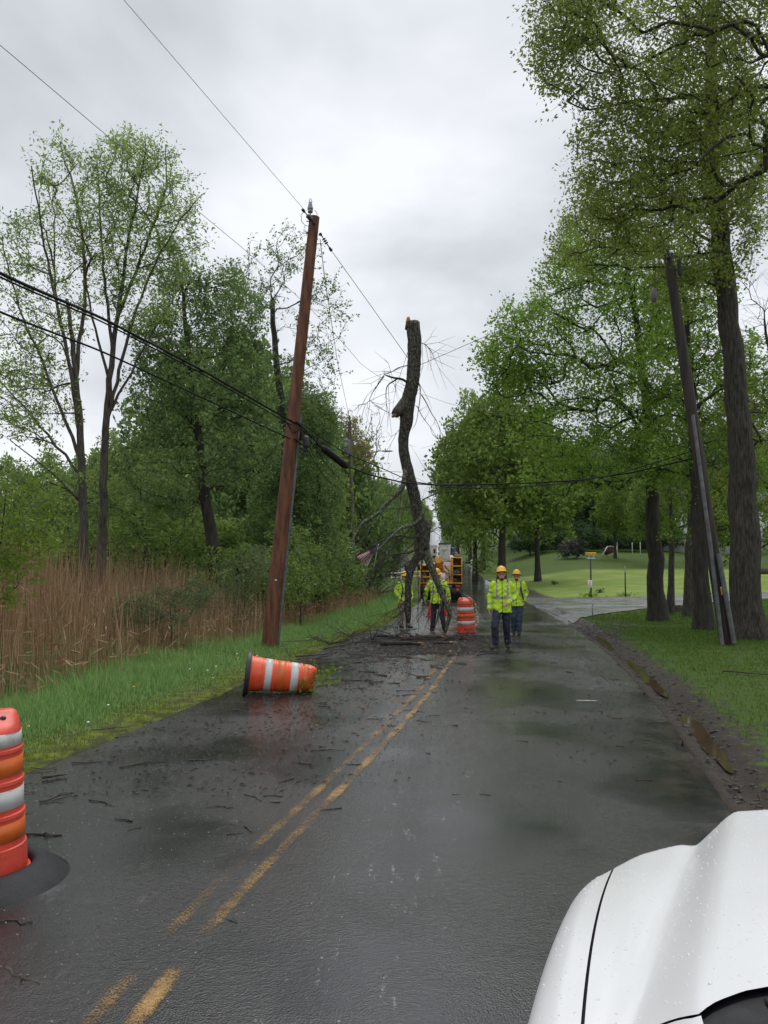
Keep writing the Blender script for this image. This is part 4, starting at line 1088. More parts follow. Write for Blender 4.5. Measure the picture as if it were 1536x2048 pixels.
e2, b2, t2 = pole('thin grey weathered pole carrying a street lamp and a grey transformer', (708, 1203), (699, 843), .16, .11, 'pole_old', 50)
mb = MB(); c = rel(e2, at(692, 894, 49.8)); mb.lathe([(.001, -.42), (.25, -.42), (.27, -.36), (.27, .36), (.25, .42), (.12, .47), (.001, .48)], 20, c=c); part(mb, 'transformer', 'conduit', e2, angle=40)
mb = MB(); mb.cap(rel(e2, at(699, 843, 50)), .02, rel(e2, at(699, 836, 50)), .02); mb.cap(rel(e2, at(699, 837, 50)), .06, rel(e2, at(699, 833, 50)), .05); part(mb, 'insulator', 'black', e2)
mb = MB(); mb.tube([rel(e2, at(x, y, 49.5 - i * .3)) for i, (x, y) in enumerate(((702, 935), (718, 925), (733, 913), (745, 905), (757, 902), (766, 902)))], .028, 6); part(mb, 'lamp_arm', 'steel', e2)
mb = MB(); mb.ell(rel(e2, at(774, 902, 48)), (.36, .17, .06), m=0, k=18); mb.cap(rel(e2, at(771, 899, 48)), .05, rel(e2, at(771, 897.5, 48)), .04); part(mb, 'lamp_head', 'lampglass', e2)
e3, b3, t3 = pole('slim dark pole further along, left of the hanging trunk', (795, 1163), (795, 985), .15, .10, 'pole_old', 95)
for i, (px, py0, py1, Y) in enumerate(((831, 1130, 1020, 150), (846, 1110, 1035, 210), (855, 1092, 1005, 280))):
    b = (px - 768) / F * Y
    c = np.array([b, Y, float(gz(b, Y))])
    e = empty('utility_pole', c, 'tiny distant pole beside the hill road', 'utility pole', 'distant poles beside the hill road')
    MB().tube([(0, 0, -.2), (0, 0, 10.2)], [.17, .12], 8).obj('pole', M['pole_old'], e)
    MB().box((0, 0, 9.6), (1.6, .1, .12)).obj('crossarm', M['pole_old'], e)

eR, bR, tR = pole('black creosoted pole leaning left on the right lawn with grey conduits', (1455, 1287), (1336, 508), .165, .115, 'pole_black', 20.3)
q0, q1 = at(1452, 1292, 20.1), along(bR, tR, 832) + np.array([-.05, -.16, 0])
mb = MB(); mb.tube([rel(eR, q0 + [-.09, 0, .03]), rel(eR, along(bR, tR, 1100) + np.array([-.10, -.16, 0])), rel(eR, q1)], [.055, .05, .045], 10); part(mb, 'conduit', 'conduit', eR, angle=50)
mb = MB(); mb.tube([rel(eR, at(1468, 1284, 20.1) + [.0, 0, -.02]), rel(eR, at(1437, 1108, 20.05) + [.0, 0, 0])], [.062, .058], 10); part(mb, 'conduit', 'conduit', eR, angle=50)
rot = Matrix.Rotation(math.atan2(tR[0] - bR[0], tR[2] - bR[2]), 3, 'Y')
mb = MB(); mb.box(rel(eR, along(bR, tR, 1181) + np.array([.03, -.155, 0])), (.085, .012, .2), rot, bev=.004)
stick = part(mb, 'warning_sticker', 'signyellow', eR)
MB().box(rel(eR, along(bR, tR, 1176) + np.array([.025, -.163, 0])), (.06, .004, .06), rot).obj('warning_panel', M['signwhite'], eR)
MB().box(rel(eR, along(bR, tR, 1188) + np.array([.035, -.163, 0])), (.06, .004, .03), rot).obj('warning_panel', M['red_print'], eR)
part(MB().cap(rel(eR, at(1338, 515, 20.2)), .06, rel(eR, at(1334, 500, 20.2)), .035), 'cap_bracket', 'black', eR)
mb = MB(); mb.cap(rel(eR, at(1358, 520, 20.2)), .05, rel(eR, at(1360, 548, 20.2)), .05); mb.tube([rel(eR, at(1345, 540, 20.2)), rel(eR, at(1362, 538, 20.2))], .02, 6)
part(mb, 'cutout_fuse', 'black', eR)
part(MB().tube([rel(eR, at(1330, 555, 20.2)), rel(eR, at(1322, 552, 20.0)), rel(eR, at(1306, 580, 19.9))], .012, 5), 'jumper_wire', 'black', eR)
mb = MB(); c = rel(eR, at(1308, 590, 19.9)); mb.lathe([(.001, -.20), (.05, -.17), (.08, -.06), (.082, .07), (.065, .10), (.07, .12), (.045, .15), (.001, .16)], 14, c=c); part(mb, 'grey_insulator', 'conduit', eR)

# ------------------------------------------------------------ wires and cables
def wire(name, label, cat, pts, r, mat, sag=0.0, dense=10):
    P = [np.array(at(*p) if len(p) == 3 and abs(p[0]) > 30 else p, float) if not (isinstance(p, np.ndarray)) else p for p in pts]
    out = []
    for a, b in zip(P[:-1], P[1:]):
        for t in np.linspace(0, 1, dense, endpoint=False):
            q = a + (b - a) * t; q = q.copy(); q[2] -= sag * 4 * t * (1 - t); out.append(q)
    out.append(P[-1])
    out = np.array(out)
    for _ in range(2):
        if sag == 0 and len(P) > 2: out[1:-1] = .5 * out[1:-1] + .25 * (out[:-2] + out[2:])
    o0 = out[0].copy()
    o = MB().tube(out - o0, r, 6).obj(name, M[mat], loc=o0)
    return tag(o, label, cat)
w = lambda x, y, z: np.array([x, y, z], float)
pA = at(248, 0, 12.6)
def ext(p, q, Y):   # carry the straight line q->p on to distance Y
    t = (Y - q[1]) / (p[1] - q[1]); return q + (p - q) * t
s1 = at(607, 418, 19.4)
wire('power_line', 'upper thin wire rising from the brown pole top to the top left of the sky', 'power line', [ext(pA, s1, -12), pA, s1], .005, 'wire')
p2, q2 = at(0, 90, 12.5), at(490, 500, 20.8)
wire('power_line', 'thin wire crossing the left sky behind the brown pole and sagging to the hanging trunk', 'power line',
     [ext(p2, q2, -10), p2, at(210, 268, 15), q2, at(610, 606, 24), at(690, 690, 27), at(722, 728, 29), at(760, 755, 31), at(810, 778, 33), at(855, 792, 34), at(900, 808, 36), at(1100, 850, 46)], .0065, 'wire')
wire('power_line', 'thin wire from the brown pole top down to the torn trunk', 'power line', [at(662, 500, 19.9), at(735, 602, 20.9), at(808, 705, 21.9), at(826, 731, 22.1)], .0075, 'wire')
wire('power_line', 'thin wire from the torn trunk up to the leaning black pole', 'power line', [at(826, 734, 22.1), at(840, 730, 22), at(1035, 645, 21.2), at(1200, 570, 20.7), at(1334, 508, 20.3)], .0075, 'wire')
wire('power_line', 'thin wire from the brown pole top down to the thin grey pole', 'power line', [at(640, 478, 19.9), at(650, 560, 22), at(675, 725, 32), at(699, 836, 50)], .010, 'wire')
cA = along(b1, t1, 846) + np.array([0, -.2, 0]); cB = along(b1, t1, 880) + np.array([0, -.2, 0])
a0, b0_ = at(0, 548, 9.6), at(0, 625, 10.2)
wire('telephone_cable', 'upper thick black cable running from the left edge to the brown pole', 'cable', [ext(a0, cA, -8), a0, at(200, 634, 12.6), at(400, 738, 15.9), cA], .024, 'cable')
wire('telephone_cable', 'second thick cable lashed just under the upper one', 'cable', [ext(a0, cA, -8) + w(0, 0, -.05), a0 + w(0, 0, -.045), at(200, 641, 12.6), at(400, 745, 15.9), cA + w(0, 0, -.09)], .014, 'cable')
wire('telephone_cable', 'lower black cable running from the left edge to the brown pole', 'cable', [ext(b0_, cB, -8), b0_, at(200, 701, 13), at(400, 793, 16), cB], .017, 'cable')
wire('telephone_cable', 'thick black cable from the brown pole through the splice case to the black pole', 'cable',
     [cA, at(601, 850, 19.7), at(622, 872, 19.8), at(645, 898, 20), at(692, 932, 20.3), at(740, 950, 20.8), at(810, 966, 21.4), at(870, 970, 21.6), at(960, 969, 21.6), at(1060, 966, 21.5), at(1150, 961, 21.2), at(1260, 946, 20.8), at(1394, 915, 20.3)], .019, 'cable')
wire('telephone_cable', 'slack black cable crossing behind the thin grey pole to the hanging trunk', 'cable',
     [cA + w(.1, 0, 0), at(612, 852, 19.7), at(640, 874, 19.9), at(690, 906, 20.2), at(760, 935, 20.7), at(820, 962, 21.3), at(900, 975, 21.5), at(1000, 977, 21.5), at(1120, 968, 21.2), at(1230, 950, 20.8), at(1391, 900, 20.3)], .012, 'cable')
o = MB().tube([at(642, 893, 20), at(648, 898, 20), at(690, 931, 20.3), at(696, 936, 20.3)], [.03, .085, .085, .03], 14).obj('splice_case', M['cable'], angle=40)
tag(o, 'fat black splice case hanging on the cable between the brown and grey poles', 'splice case')
wire('drop_wire', 'upper of two greenish lines slanting down to the thin grey pole', 'cable', [cA + w(.1, 0, 0), at(612, 868, 20), at(650, 925, 27), at(706, 990, 50)], .016, 'cable')
wire('drop_wire', 'lower of two greenish lines slanting down to the thin grey pole', 'cable', [cB + w(.1, 0, 0), at(610, 893, 20), at(650, 955, 29), at(706, 1003, 50)], .016, 'cable')
wire('drop_wire', 'line running on from the thin grey pole to the slim dark pole beyond', 'cable', [at(706, 995, 50), at(740, 1030, 62), at(795, 1055, 95)], .02, 'cable')
rg = random.Random(8)
for k, (x0, y0, x1, y1, yy) in enumerate(((575, 848, 606, 852, 865), (572, 843, 600, 858, 868), (603, 862, 616, 892, 905))):
    wire('cable_loop', ['black loop of slack cable in front of the brown pole', 'thin loop of slack cable crossing the brown pole face', 'hanging coil of cable right of the brown pole'][k], 'cable',
         [at(x0, y0, 19.5), at((x0 + x1) / 2, yy, 19.4), at(x1, y1, 19.5)], .012, 'cable')
o = MB().cap(at(611, 878, 19.6), .09, at(614, 890, 19.6), .08).obj('cable_terminal', M['black']); tag(o, 'small dark terminal box hanging in the cables right of the brown pole', 'terminal box')
o = MB().cap(at(602, 895, 19.6), .035, at(610, 902, 19.6), .035).obj('cable_clamp', M['black']); tag(o, 'short black clamp on the lower line right of the brown pole', 'clamp')

# ------------------------------------------------------------ torn tree trunk hanging in the wires
Yt = 22.0
def trunk_part(name, pts, r, mat, e, seed=1, k=16, lumps=.10, rough=True, dense=4):
    P = np.array([rel(e, at(x, y, Y)) for x, y, Y in pts]); r = np.array(r, float)
    L = np.r_[0, np.cumsum(np.linalg.norm(np.diff(P, axis=0), axis=1))]
    n = max(6, int(L[-1] / .10))
    t = np.linspace(0, L[-1], n)
    Q = np.stack([np.interp(t, L, P[:, i]) for i in range(3)], -1); rr = np.interp(t, L, r)
    for _ in range(2): Q[1:-1] = .5 * Q[1:-1] + .25 * (Q[:-2] + Q[2:])
    mb = MB(); mb.tube(Q, rr, k)
    V = mb.v[0]; rg = np.random.default_rng(seed)
    ax = np.repeat(Q, k, 0); d = V - ax
    a = np.tile(np.arange(k) * 2 * PI / k, n); tt_ = np.repeat(t, k)
    f = 1 + lumps * (np.sin(2 * a + tt_ * 1.3 + seed) * .5 + np.sin(3 * a - tt_ * 2.1) * .4 + np.sin(a + tt_ * 4.1) * .35) + rg.normal(0, .035, len(V))
    mb.v[0] = ax + d * f[:, None]
    return part(mb, name, mat, e)
eb = empty('broken_tree', at(850, 1262, Yt) * [1, 1, 0], 'torn bare tree trunk hanging upright in the wires over the road', 'broken tree')
TR = [(825, 645, 22.2), (829, 680, 22.15), (830, 710, 22.15), (827, 745, 22.1), (824, 770, 22.05), (817, 795, 22.05), (813, 815, 22), (814, 840, 22), (808, 865, 22), (806, 885, 22), (808, 908, 22), (814, 930, 22), (820, 955, 22), (828, 990, 22), (836, 1030, 22), (844, 1070, 22), (848, 1100, 22)]
trunk_part('trunk', TR, [.185, .19, .19, .185, .18, .19, .20, .175, .14, .13, .135, .14, .145, .15, .155, .165, .15], 'bark_lichen', eb, 3, 22, .08)
trunk_part('fork', [(846, 1085, 22), (840, 1108, 21.95), (828, 1123, 21.9), (821, 1143, 21.85), (817, 1162, 21.8), (816, 1181, 21.8), (815, 1211, 21.75), (816, 1230, 21.7), (817, 1246, 21.7)], [.14, .13, .115, .10, .09, .085, .085, .075, .04], 'bark_lichen', eb, 5, 16)
trunk_part('fork', [(848, 1088, 22), (851, 1108, 22), (859, 1126, 21.9), (868, 1146, 21.9), (877, 1168, 21.9), (884, 1189, 21.85), (891, 1208, 21.8), (902, 1224, 21.8), (898, 1238, 21.8), (893, 1256, 21.8), (890, 1266, 21.8)], [.14, .115, .10, .088, .08, .075, .065, .06, .052, .042, .03], 'bark_moss', eb, 6, 16)
trunk_part('fork', [(856, 1040, 22.1), (854, 1075, 22.15), (852, 1105, 22.2), (855, 1135, 22.3)], [.09, .08, .06, .03], 'bark_moss', eb, 7, 10)
trunk_part('cut_stub', [(822, 792, 22.05), (805, 810, 21.95), (796, 820, 21.85), (790, 829, 21.8)], [.16, .14, .125, .115], 'bark', eb, 8, 14, .05)
MB().ell(rel(eb, at(789.3, 830, 21.79)), (.105, .06, .05), Matrix.Rotation(R(-40), 3, 'Y'), k=14).obj('cut_face', M['wood_raw'], eb)
mb = MB(); rg = random.Random(2)
for i in range(26):
    a = i / 26 * 2 * PI; rr = rg.uniform(.05, .17)
    c = rel(eb, at(825, 648, 22.2)) + np.array([rr * math.cos(a), rr * math.sin(a), -.05])
    hgt = rg.uniform(.06, .14) + (.14 if math.cos(a) < -.55 else 0) + (.05 if .5 < math.cos(a) < .95 else 0)
    mb.tube([c, c + [rg.uniform(-.01, .01), 0, hgt * .6], c + [rg.uniform(-.03, .01), 0, hgt]], [.035, .024, .003], 5)
part(mb, 'splintered_top', 'wood_raw', eb, smooth=False)
mb = MB()
for i in range(16):
    a = i / 16 * 2 * PI; c = rel(eb, at(825, 655, 22.2)) + np.array([.165 * math.cos(a), .165 * math.sin(a), -.05]); h = rg.uniform(.05, .16) + (.1 if math.cos(a) < -.5 else 0)
    mb.tube([c, c + [0, 0, h * .7], c + [0, 0, h]], [.045, .03, .004], 5)
part(mb, 'torn_bark', 'bark_dark', eb)
# named limbs, each from the picture, at slightly different distances
LIMBS = [
 ([(835, 1040, 22), (815, 1062, 21.6), (790, 1088, 21.3), (760, 1130, 21.1), (735, 1165, 21.0)], [.03, .024, .018, .012, .004], 'twig'),
 ([(840, 1075, 22), (812, 1100, 21.5), (785, 1130, 21.3), (765, 1150, 21.2)], [.025, .02, .012, .004], 'twig'),
 ([(838, 1110, 22), (808, 1130, 21.5), (782, 1150, 21.3), (752, 1160, 21.2), (730, 1178, 21.2)], [.024, .018, .012, .008, .003], 'twig'),
 ([(822, 1140, 21.9), (797, 1150, 21.6), (770, 1168, 21.4), (752, 1190, 21.3)], [.018, .014, .009, .003], 'twig'),
 ([(818, 1190, 21.8), (800, 1215, 21.5), (775, 1225, 21.3), (745, 1250, 21.2)], [.018, .014, .010, .003], 'twig'),
 ([(860, 1125, 21.9), (880, 1135, 21.7), (905, 1160, 21.6), (925, 1190, 21.5)], [.014, .011, .008, .003], 'twig'),
 ([(850, 1080, 22), (845, 1110, 22.2), (842, 1150, 22.3), (850, 1190, 22.3)], [.03, .024, .016, .006], 'bark_moss'),
 ([(870, 1150, 21.9), (880, 1190, 21.6), (905, 1215, 21.5), (930, 1260, 21.4)], [.014, .011, .008, .003], 'twig'),
 ([(815, 765, 22.0), (803, 757, 21.7), (790, 757, 21.5), (775, 752, 21.3), (768, 749, 21.2)], [.035, .032, .028, .02, .01], 'twig'),
 ([(796, 757, 21.6), (783, 765, 21.5), (772, 770, 21.4), (772, 800, 21.3), (774, 830, 21.3)], [.022, .02, .015, .008, .004], 'twig'),
 ([(768, 752, 21.2), (752, 775, 21.1), (741, 790, 21.0), (738, 803, 21)], [.018, .014, .010, .006], 'twig'),
 ([(740, 800, 21), (748, 812, 21), (760, 809, 21), (765, 820, 21)], [.009, .007, .006, .004], 'twig'),
 ([(738, 803, 21), (731, 806, 21), (730, 813, 21)], [.008, .006, .004], 'twig'),
 ([(814, 731, 22.0), (795, 735, 21.8), (785, 743, 21.6), (777, 748, 21.5), (768, 745, 21.4), (762, 756, 21.4)], [.012, .011, .01, .008, .006, .004], 'twig'),
 ([(841, 685, 22.0), (850, 688, 21.8), (862, 702, 21.6), (862, 742, 21.5)], [.012, .010, .007, .003], 'twig'),
 ([(850, 688, 21.8), (862, 700, 21.7), (870, 714, 21.6)], [.009, .006, .003], 'twig'),
 ([(836, 762, 22.0), (841, 775, 21.9), (840, 800, 21.7), (832, 850, 21.5), (824, 860, 21.5)], [.02, .016, .012, .007, .003], 'twig'),
 ([(843, 790, 21.9), (853, 805, 21.8), (861, 825, 21.7), (876, 845, 21.6), (882, 870, 21.6), (880, 892, 21.6)], [.018, .015, .012, .009, .006, .003], 'twig'),
 ([(880, 845, 21.6), (890, 855, 21.6), (896, 868, 21.6)], [.006, .005, .003], 'twig'),
 ([(834, 812, 22.0), (845, 835, 21.8), (853, 845, 21.7), (866, 860, 21.7), (874, 878, 21.7)], [.012, .010, .008, .006, .003], 'twig'),
 ([(805, 855, 22.0), (797, 860, 21.9), (791, 868, 21.8)], [.006, .005, .003], 'twig'),
 ([(815, 925, 22), (810, 950, 21.9), (807, 972, 21.8), (802, 982, 21.8), (792, 990, 21.7), (775, 1005, 21.6), (760, 1025, 21.5), (745, 1035, 21.4), (728, 1042, 21.3), (718, 1055, 21.2), (708, 1075, 21.0), (695, 1100, 20.8)], [.075, .07, .07, .075, .06, .055, .05, .05, .04, .03, .02, .008], 'bark_moss'),
 ([(742, 1040, 21.4), (738, 1060, 21.3), (728, 1080, 21.2), (712, 1090, 21.1), (690, 1106, 21)], [.03, .022, .018, .014, .006], 'bark_moss'),
 ([(846, 1020, 22), (838, 1042, 21.8), (820, 1052, 21.6), (800, 1056, 21.4), (785, 1070, 21.2), (770, 1085, 21.1), (757, 1097, 21), (747, 1112, 21)], [.065, .055, .045, .04, .032, .026, .02, .008], 'bark_moss'),
 ([(842, 1065, 22), (825, 1078, 21.7), (806, 1070, 21.5), (780, 1075, 21.3), (745, 1090, 21.1), (715, 1108, 20.9), (700, 1125, 20.8)], [.05, .035, .025, .022, .018, .012, .005], 'bark_lichen'),
 ([(844, 1090, 22), (830, 1100, 21.8), (815, 1108, 21.6), (795, 1106, 21.4), (775, 1112, 21.2), (757, 1125, 21)], [.045, .035, .025, .018, .012, .005], 'bark_lichen'),
 ([(845, 1000, 22), (855, 994, 22.1), (880, 985, 22.2), (890, 975, 22.3), (905, 968, 22.4)], [.02, .018, .015, .010, .004], 'twig'),
 ([(858, 993, 22.1), (860, 970, 22.2), (865, 948, 22.2), (868, 942, 22.2)], [.008, .006, .004, .003], 'twig'),
 ([(855, 1070, 22), (868, 1058, 22.1), (882, 1052, 22.2), (896, 1052, 22.2)], [.014, .012, .009, .004], 'twig'),
 ([(828, 1010, 22), (815, 1018, 21.8), (795, 1022, 21.6)], [.018, .014, .006], 'bark_moss'),
 ([(822, 980, 22), (812, 995, 21.7), (818, 1010, 21.6), (830, 1018, 21.5)], [.010, .008, .006, .003], 'twig'),
 ([(870, 1170, 21.8), (895, 1172, 21.7), (915, 1182, 21.6), (940, 1200, 21.5), (960, 1222, 21.4), (978, 1245, 21.3)], [.014, .012, .010, .008, .006, .003], 'twig'),
 ([(885, 1165, 21.8), (905, 1150, 21.9), (915, 1148, 21.9)], [.01, .007, .003], 'twig'),
 ([(895, 1225, 21.8), (910, 1238, 21.6), (925, 1245, 21.5)], [.012, .008, .003], 'twig'),
 ([(822, 1160, 21.8), (800, 1166, 21.5), (780, 1172, 21.3), (768, 1178, 21.2)], [.012, .010, .007, .003], 'twig'),
 ([(820, 1170, 21.8), (800, 1200, 21.5), (790, 1225, 21.3), (770, 1240, 21.2)], [.014, .010, .007, .003], 'twig'),
 ([(835, 1130, 21.9), (838, 1180, 21.7), (836, 1220, 21.6), (837, 1265, 21.5)], [.014, .010, .008, .005], 'twig'),
 ([(848, 1160, 21.9), (846, 1200, 21.7), (848, 1235, 21.6)], [.010, .008, .004], 'twig'),
 ([(868, 1180, 21.9), (856, 1240, 21.6), (846, 1268, 21.5)], [.010, .008, .004], 'twig'),
 ([(886, 1190, 21.8), (880, 1215, 21.7), (876, 1235, 21.7), (870, 1255, 21.7)], [.04, .03, .022, .012], 'bark_moss'),
 ([(812, 1215, 21.8), (795, 1232, 21.5), (780, 1238, 21.4)], [.03, .02, .006], 'bark_lichen'),
]
for i, (p, r, m) in enumerate(LIMBS):
    trunk_part('branch' if max(r) > .019 else 'twig', p, r, m, eb, i, 8 if max(r) > .03 else 5, .06)
# finer twigs off the limbs
rg = np.random.default_rng(31)
for part_i in range(4):
    ch = []
    for i, (p, r, m) in enumerate(LIMBS):
        if i % 4 != part_i: continue
        P = [rel(eb, at(*q)) for q in p]
        for q in range((11 if len(P) > 4 else 6) if p[0][1] > 900 else 4):
            j = rg.integers(1, len(P)); a = P[j - 1] + (P[j] - P[j - 1]) * rg.random()
            d = (P[-1] - P[0]); d /= np.linalg.norm(d); d = d + rg.normal(size=3) * .7; d /= np.linalg.norm(d)
            l = rg.uniform(.2, 1.15); b = a + d * l * .5 + rg.normal(size=3) * .05; c = a + d * l + rg.normal(size=3) * .1 - [0, 0, .08]
            if (c[2] + eb.location[2]) < .05: continue
            ch.append((np.array([a, b, c]), np.array([.0075, .0055, .0025])))
            d2 = d + rg.normal(size=3) * .6; c2 = b + d2 * l * .5
            if c2[2] > .05: ch.append((np.array([b, (b + c2) / 2 + rg.normal(size=3) * .02, c2]), np.array([.005, .004, .002])))
    chains_mesh('twig_spray', ch, M['twig'], eb)

# ------------------------------------------------------------ logs, sticks and chips on the road
rg = np.random.default_rng(77)
def stick_mesh(L, r, seed, bend=.08, fork=False):
    g = np.random.default_rng(seed)
    n = 7; t = np.linspace(-.5, .5, n)
    P = np.stack([t * L, np.cumsum(g.normal(0, bend * L / 3, n)), np.abs(g.normal(0, .01 * L, n)) + r * .8], -1)
    P[:, 1] -= P[:, 1].mean()
    mb = MB(); mb.tube(P, r * np.linspace(1.1, .55, n) * g.uniform(.85, 1.15, n), 6)
    if fork:
        a = P[3]; b = a + [L * .22, L * .16 * g.choice((-1, 1)), .02]; mb.tube([a, (a + b) / 2 + [0, .01, .01], b], [r * .7, r * .5, r * .3], 5)
    return mb
def road_pt(Y, S):
    X = float(cx(Y)) + S; return np.array([X, Y, float(zroad(0, np.array(Y), np.array(S))) if abs(S) < 3.2 else float(gz(X, Y))])
LOGS = [((800, 1293), .95, .060, -7, 'thick dark log lying in front of the broken tree with a torn orange end', 'log'),
        ((858, 1277), .75, .050, 18, 'mossy log under the right fork of the broken tree', 'log'),
        ((822, 1281), .60, .045, 32, 'short dark log between the two larger logs', 'log'),
        ((775, 1272), .80, .030, -24, 'thin dark log left under the broken tree', 'log'),
        ((884, 1290), .45, .038, 9, 'splintered log right of the thick dark log', 'log')]
for (px, py), L, r, a, lb, ct in LOGS:
    Y = 20 + (1290 - py) * .13
    X = (px - 768) / F * Y
    e = empty('log', (X, Y, float(zr(Y)) + .04), lb, ct, rz=R(a))
    part(stick_mesh(L, r, int(px), .14, True), 'bark', 'bark_dark' if px != 845 else 'bark_lichen', e)
    mb = MB()
    for q in range(9):
        c = np.array([L * .5, rg.uniform(-.6, .6) * r, r * .9 + rg.uniform(-.6, .6) * r]); mb.tube([c - [.05, 0, 0], c + [rg.uniform(.03, .12), 0, rg.uniform(-.02, .02)]], [.014, .002], 4)
    part(mb, 'torn_end', 'wood_raw', e)
# brush: crooked bare branches heaped round the foot of the broken tree
BR = [((700, 1272), 'tangled bare branch heap at the left end of the debris pile'), ((745, 1284), 'low heap of bare twigs in front of the camouflage trousers'), ((790, 1276), 'spiky bare branch sticking up left of the broken tree foot'),
      ((835, 1282), 'twiggy heap right under the two forks of the broken tree'), ((880, 1284), 'twiggy heap by the right fork where it meets the road'), ((915, 1282), 'small spray of twigs below the upright far barrel'), ((660, 1292), 'bare branch spread over the left road edge')]
for (px, py), lb in BR:
    Y = 20.2 + (1290 - py) * .13; X = (px - 768) / F * Y; z0 = float(zr(Y)) + .04
    ch = []
    for q in range(7):
        a0 = rg.uniform(0, PI) + (PI if q % 2 else 0); L = rg.uniform(.35, 1.0)
        el = abs(rg.normal(0, .28)) + .03
        d = np.array([math.cos(a0), .6 * math.sin(a0), el]); t = np.linspace(0, 1, 6)[:, None]
        P = d * L * t + np.cumsum(rg.normal(0, .03, (6, 3)), 0); P[:, 2] = np.abs(P[:, 2]) + .01; P[0] = 0
        ch.append((P, np.linspace(.017, .004, 6) * rg.uniform(.7, 1.3)))
        for w_ in range(3):
            i = rg.integers(1, 5); e_ = d * .5 + rg.normal(0, .5, 3); e_[2] = abs(e_[2]) * .8; l = L * .45
            Q = P[i] + e_ * l * np.array([[0], [.5], [1]]) + np.array([[0] * 3, list(rg.normal(0, .02, 3)), [0] * 3]); ch.append((Q, np.array([.008, .006, .003])))
    e = empty('brush_pile', (X, Y, z0), lb, 'branches'); chains_mesh('branches', ch, M['twig'], e)
protos = [link('twig', stick_mesh(l, r, s, b, f).mesh('twig', M['twig' if s % 3 else 'bark']), None) for s, (l, r, b, f) in
          enumerate([(.30, .009, .1, 0), (.22, .007, .15, 0), (.45, .010, .12, 1), (.16, .006, .2, 0), (.6, .009, .16, 1), (.26, .011, .05, 0), (.35, .006, .25, 1), (.12, .008, .1, 0)])]
firstuse = [True] * 8
for i in range(270):
    if i < 110: Y = rg.uniform(16, 22.5); S = float(np.clip(rg.normal(-1.3, 1.1), -3.2, 1.0))
    elif i < 230: Y = 4.5 + 13 * rg.random() ** .8; S = rg.uniform(-3.2, .25)
    else: Y = rg.uniform(7, 20); S = rg.uniform(.3, 2.9)
    k = int(rg.integers(0, 8)) if i < 230 else int(rg.choice((1, 3, 7)))
    o = protos[k] if firstuse[k] else protos[k].copy()
    if not firstuse[k]: col.objects.link(o)
    firstuse[k] = False
    p = road_pt(Y, S); o.location = p
    s = rg.uniform(.6, 1.25) * (.62 if Y < 13 else 1); o.scale = (s, s, s); o.rotation_euler = (0, 0, rg.normal(0, .5) + (PI if rg.random() < .5 else 0))
    tag(o, 'small dark broken twig lying on the wet road', 'twig', 'broken twigs scattered on the wet road')
# larger sticks with labels of their own
BIG = [((95, 1605), (155, 1585), .008, 'thin curved twig on the asphalt just right of the near barrel', 1), ((62, 1672), (138, 1672), .010, 'pale forked stick on the asphalt beside the near barrel', 1),
       ((95, 1556), (145, 1551), .014, 'stout dark stick near the left road edge above the near barrel', 0), ((190, 1462), (270, 1455), .007, 'dark branch lying along the grass edge at left', 1),
       ((600, 1318), (720, 1296), .016, 'dark branch lying across the road edge behind the toppled barrel', 1), ((560, 1312), (650, 1270), .012, 'arching bare branch on the grass at the foot of the brown pole', 1),
       ((650, 1300), (760, 1283), .018, 'long dark branch among the debris left of the logs', 1), ((700, 1270), (775, 1262), .014, 'bare branch at the left end of the debris pile', 1),
       ((30, 1935), (100, 1960), .008, 'thin crooked twig at the bottom left of the road', 1), ((1440, 1345), (1536, 1352), .014, 'pale bare branch lying on the right lawn', 1),
       ((1195, 1270), (1290, 1292), .010, 'thin dark branch on the grass at the muddy right edge', 1), ((615, 1378), (700, 1368), .009, 'thin curved twig lying by the end of the toppled barrel', 0)]
for (x0, y0), (x1, y1), r, lb, f in BIG:
    def gp(x, y):
        for Y in np.arange(3, 60, .05):
            X = (x - 768) / F * Y; z = max(float(gz(X, Y)), float(zr(Y)) if abs(X - cx(Y)) < 3.2 else -9)
            if 1120 + (CAMZ - z) / Y * F < y: return np.array([X, Y, z + .03])
    a, b = gp(x0, y0), gp(x1, y1); L = np.linalg.norm(b - a)
    o = stick_mesh(L, r, int(x0 + y0), .10, f).obj('fallen_branch', M['twig'], loc=(a + b) / 2)
    o.rotation_euler = (0, 0, math.atan2(b[1] - a[1], b[0] - a[0])); tag(o, lb, 'branch')
# brown water standing in the wheel rut and clods of churned mud
M['puddle'] = noisy('muddy_water', (.045, .032, .016), (.07, .05, .026), 2, .05, 0)
for ya, yb, lb_ in ((8.0, 11.2, 'brown puddle in the muddy rut nearest the white hood'), (12.3, 16.8, 'long brown puddle in the rut along the right road edge'), (19, 23, 'far brown puddle in the rut near the side road')):
    yy = np.linspace(ya, yb, 30); T_ = np.linspace(0, 1, 30); hw = .11 * np.sin(T_ * PI) ** .5 + .02 * np.sin(yy * 5)
    V = np.concatenate([np.stack([cx(yy) + 3.47 + sg * hw, yy, zr(yy) * 0 + float(zr((ya + yb) / 2)) - .022], -1) for sg in (-1, 1)])
    Q = [(i, i + 1, 31 + i, 30 + i) for i in range(29)]
    tag(link('puddle', bigmesh('puddle', V, Q, M['puddle'], smooth=True)), lb_, 'puddle', kind='structure')
g = np.random.default_rng(5); nC = 1500
yC = 7 + 26 * g.random(nC) ** 1.2; sC = 3.2 + np.abs(g.normal(0, .26, nC)) + .1
xC = cx(yC) + sC; base_ = MB().ell((0, 0, 0), (1, 1, .6), k=6, h=4); V0 = base_.v[0]; F0 = np.array([q for q in base_.f if len(q) == 4])
rC = np.abs(g.normal(.008, .014, nC)).clip(.004, .05)
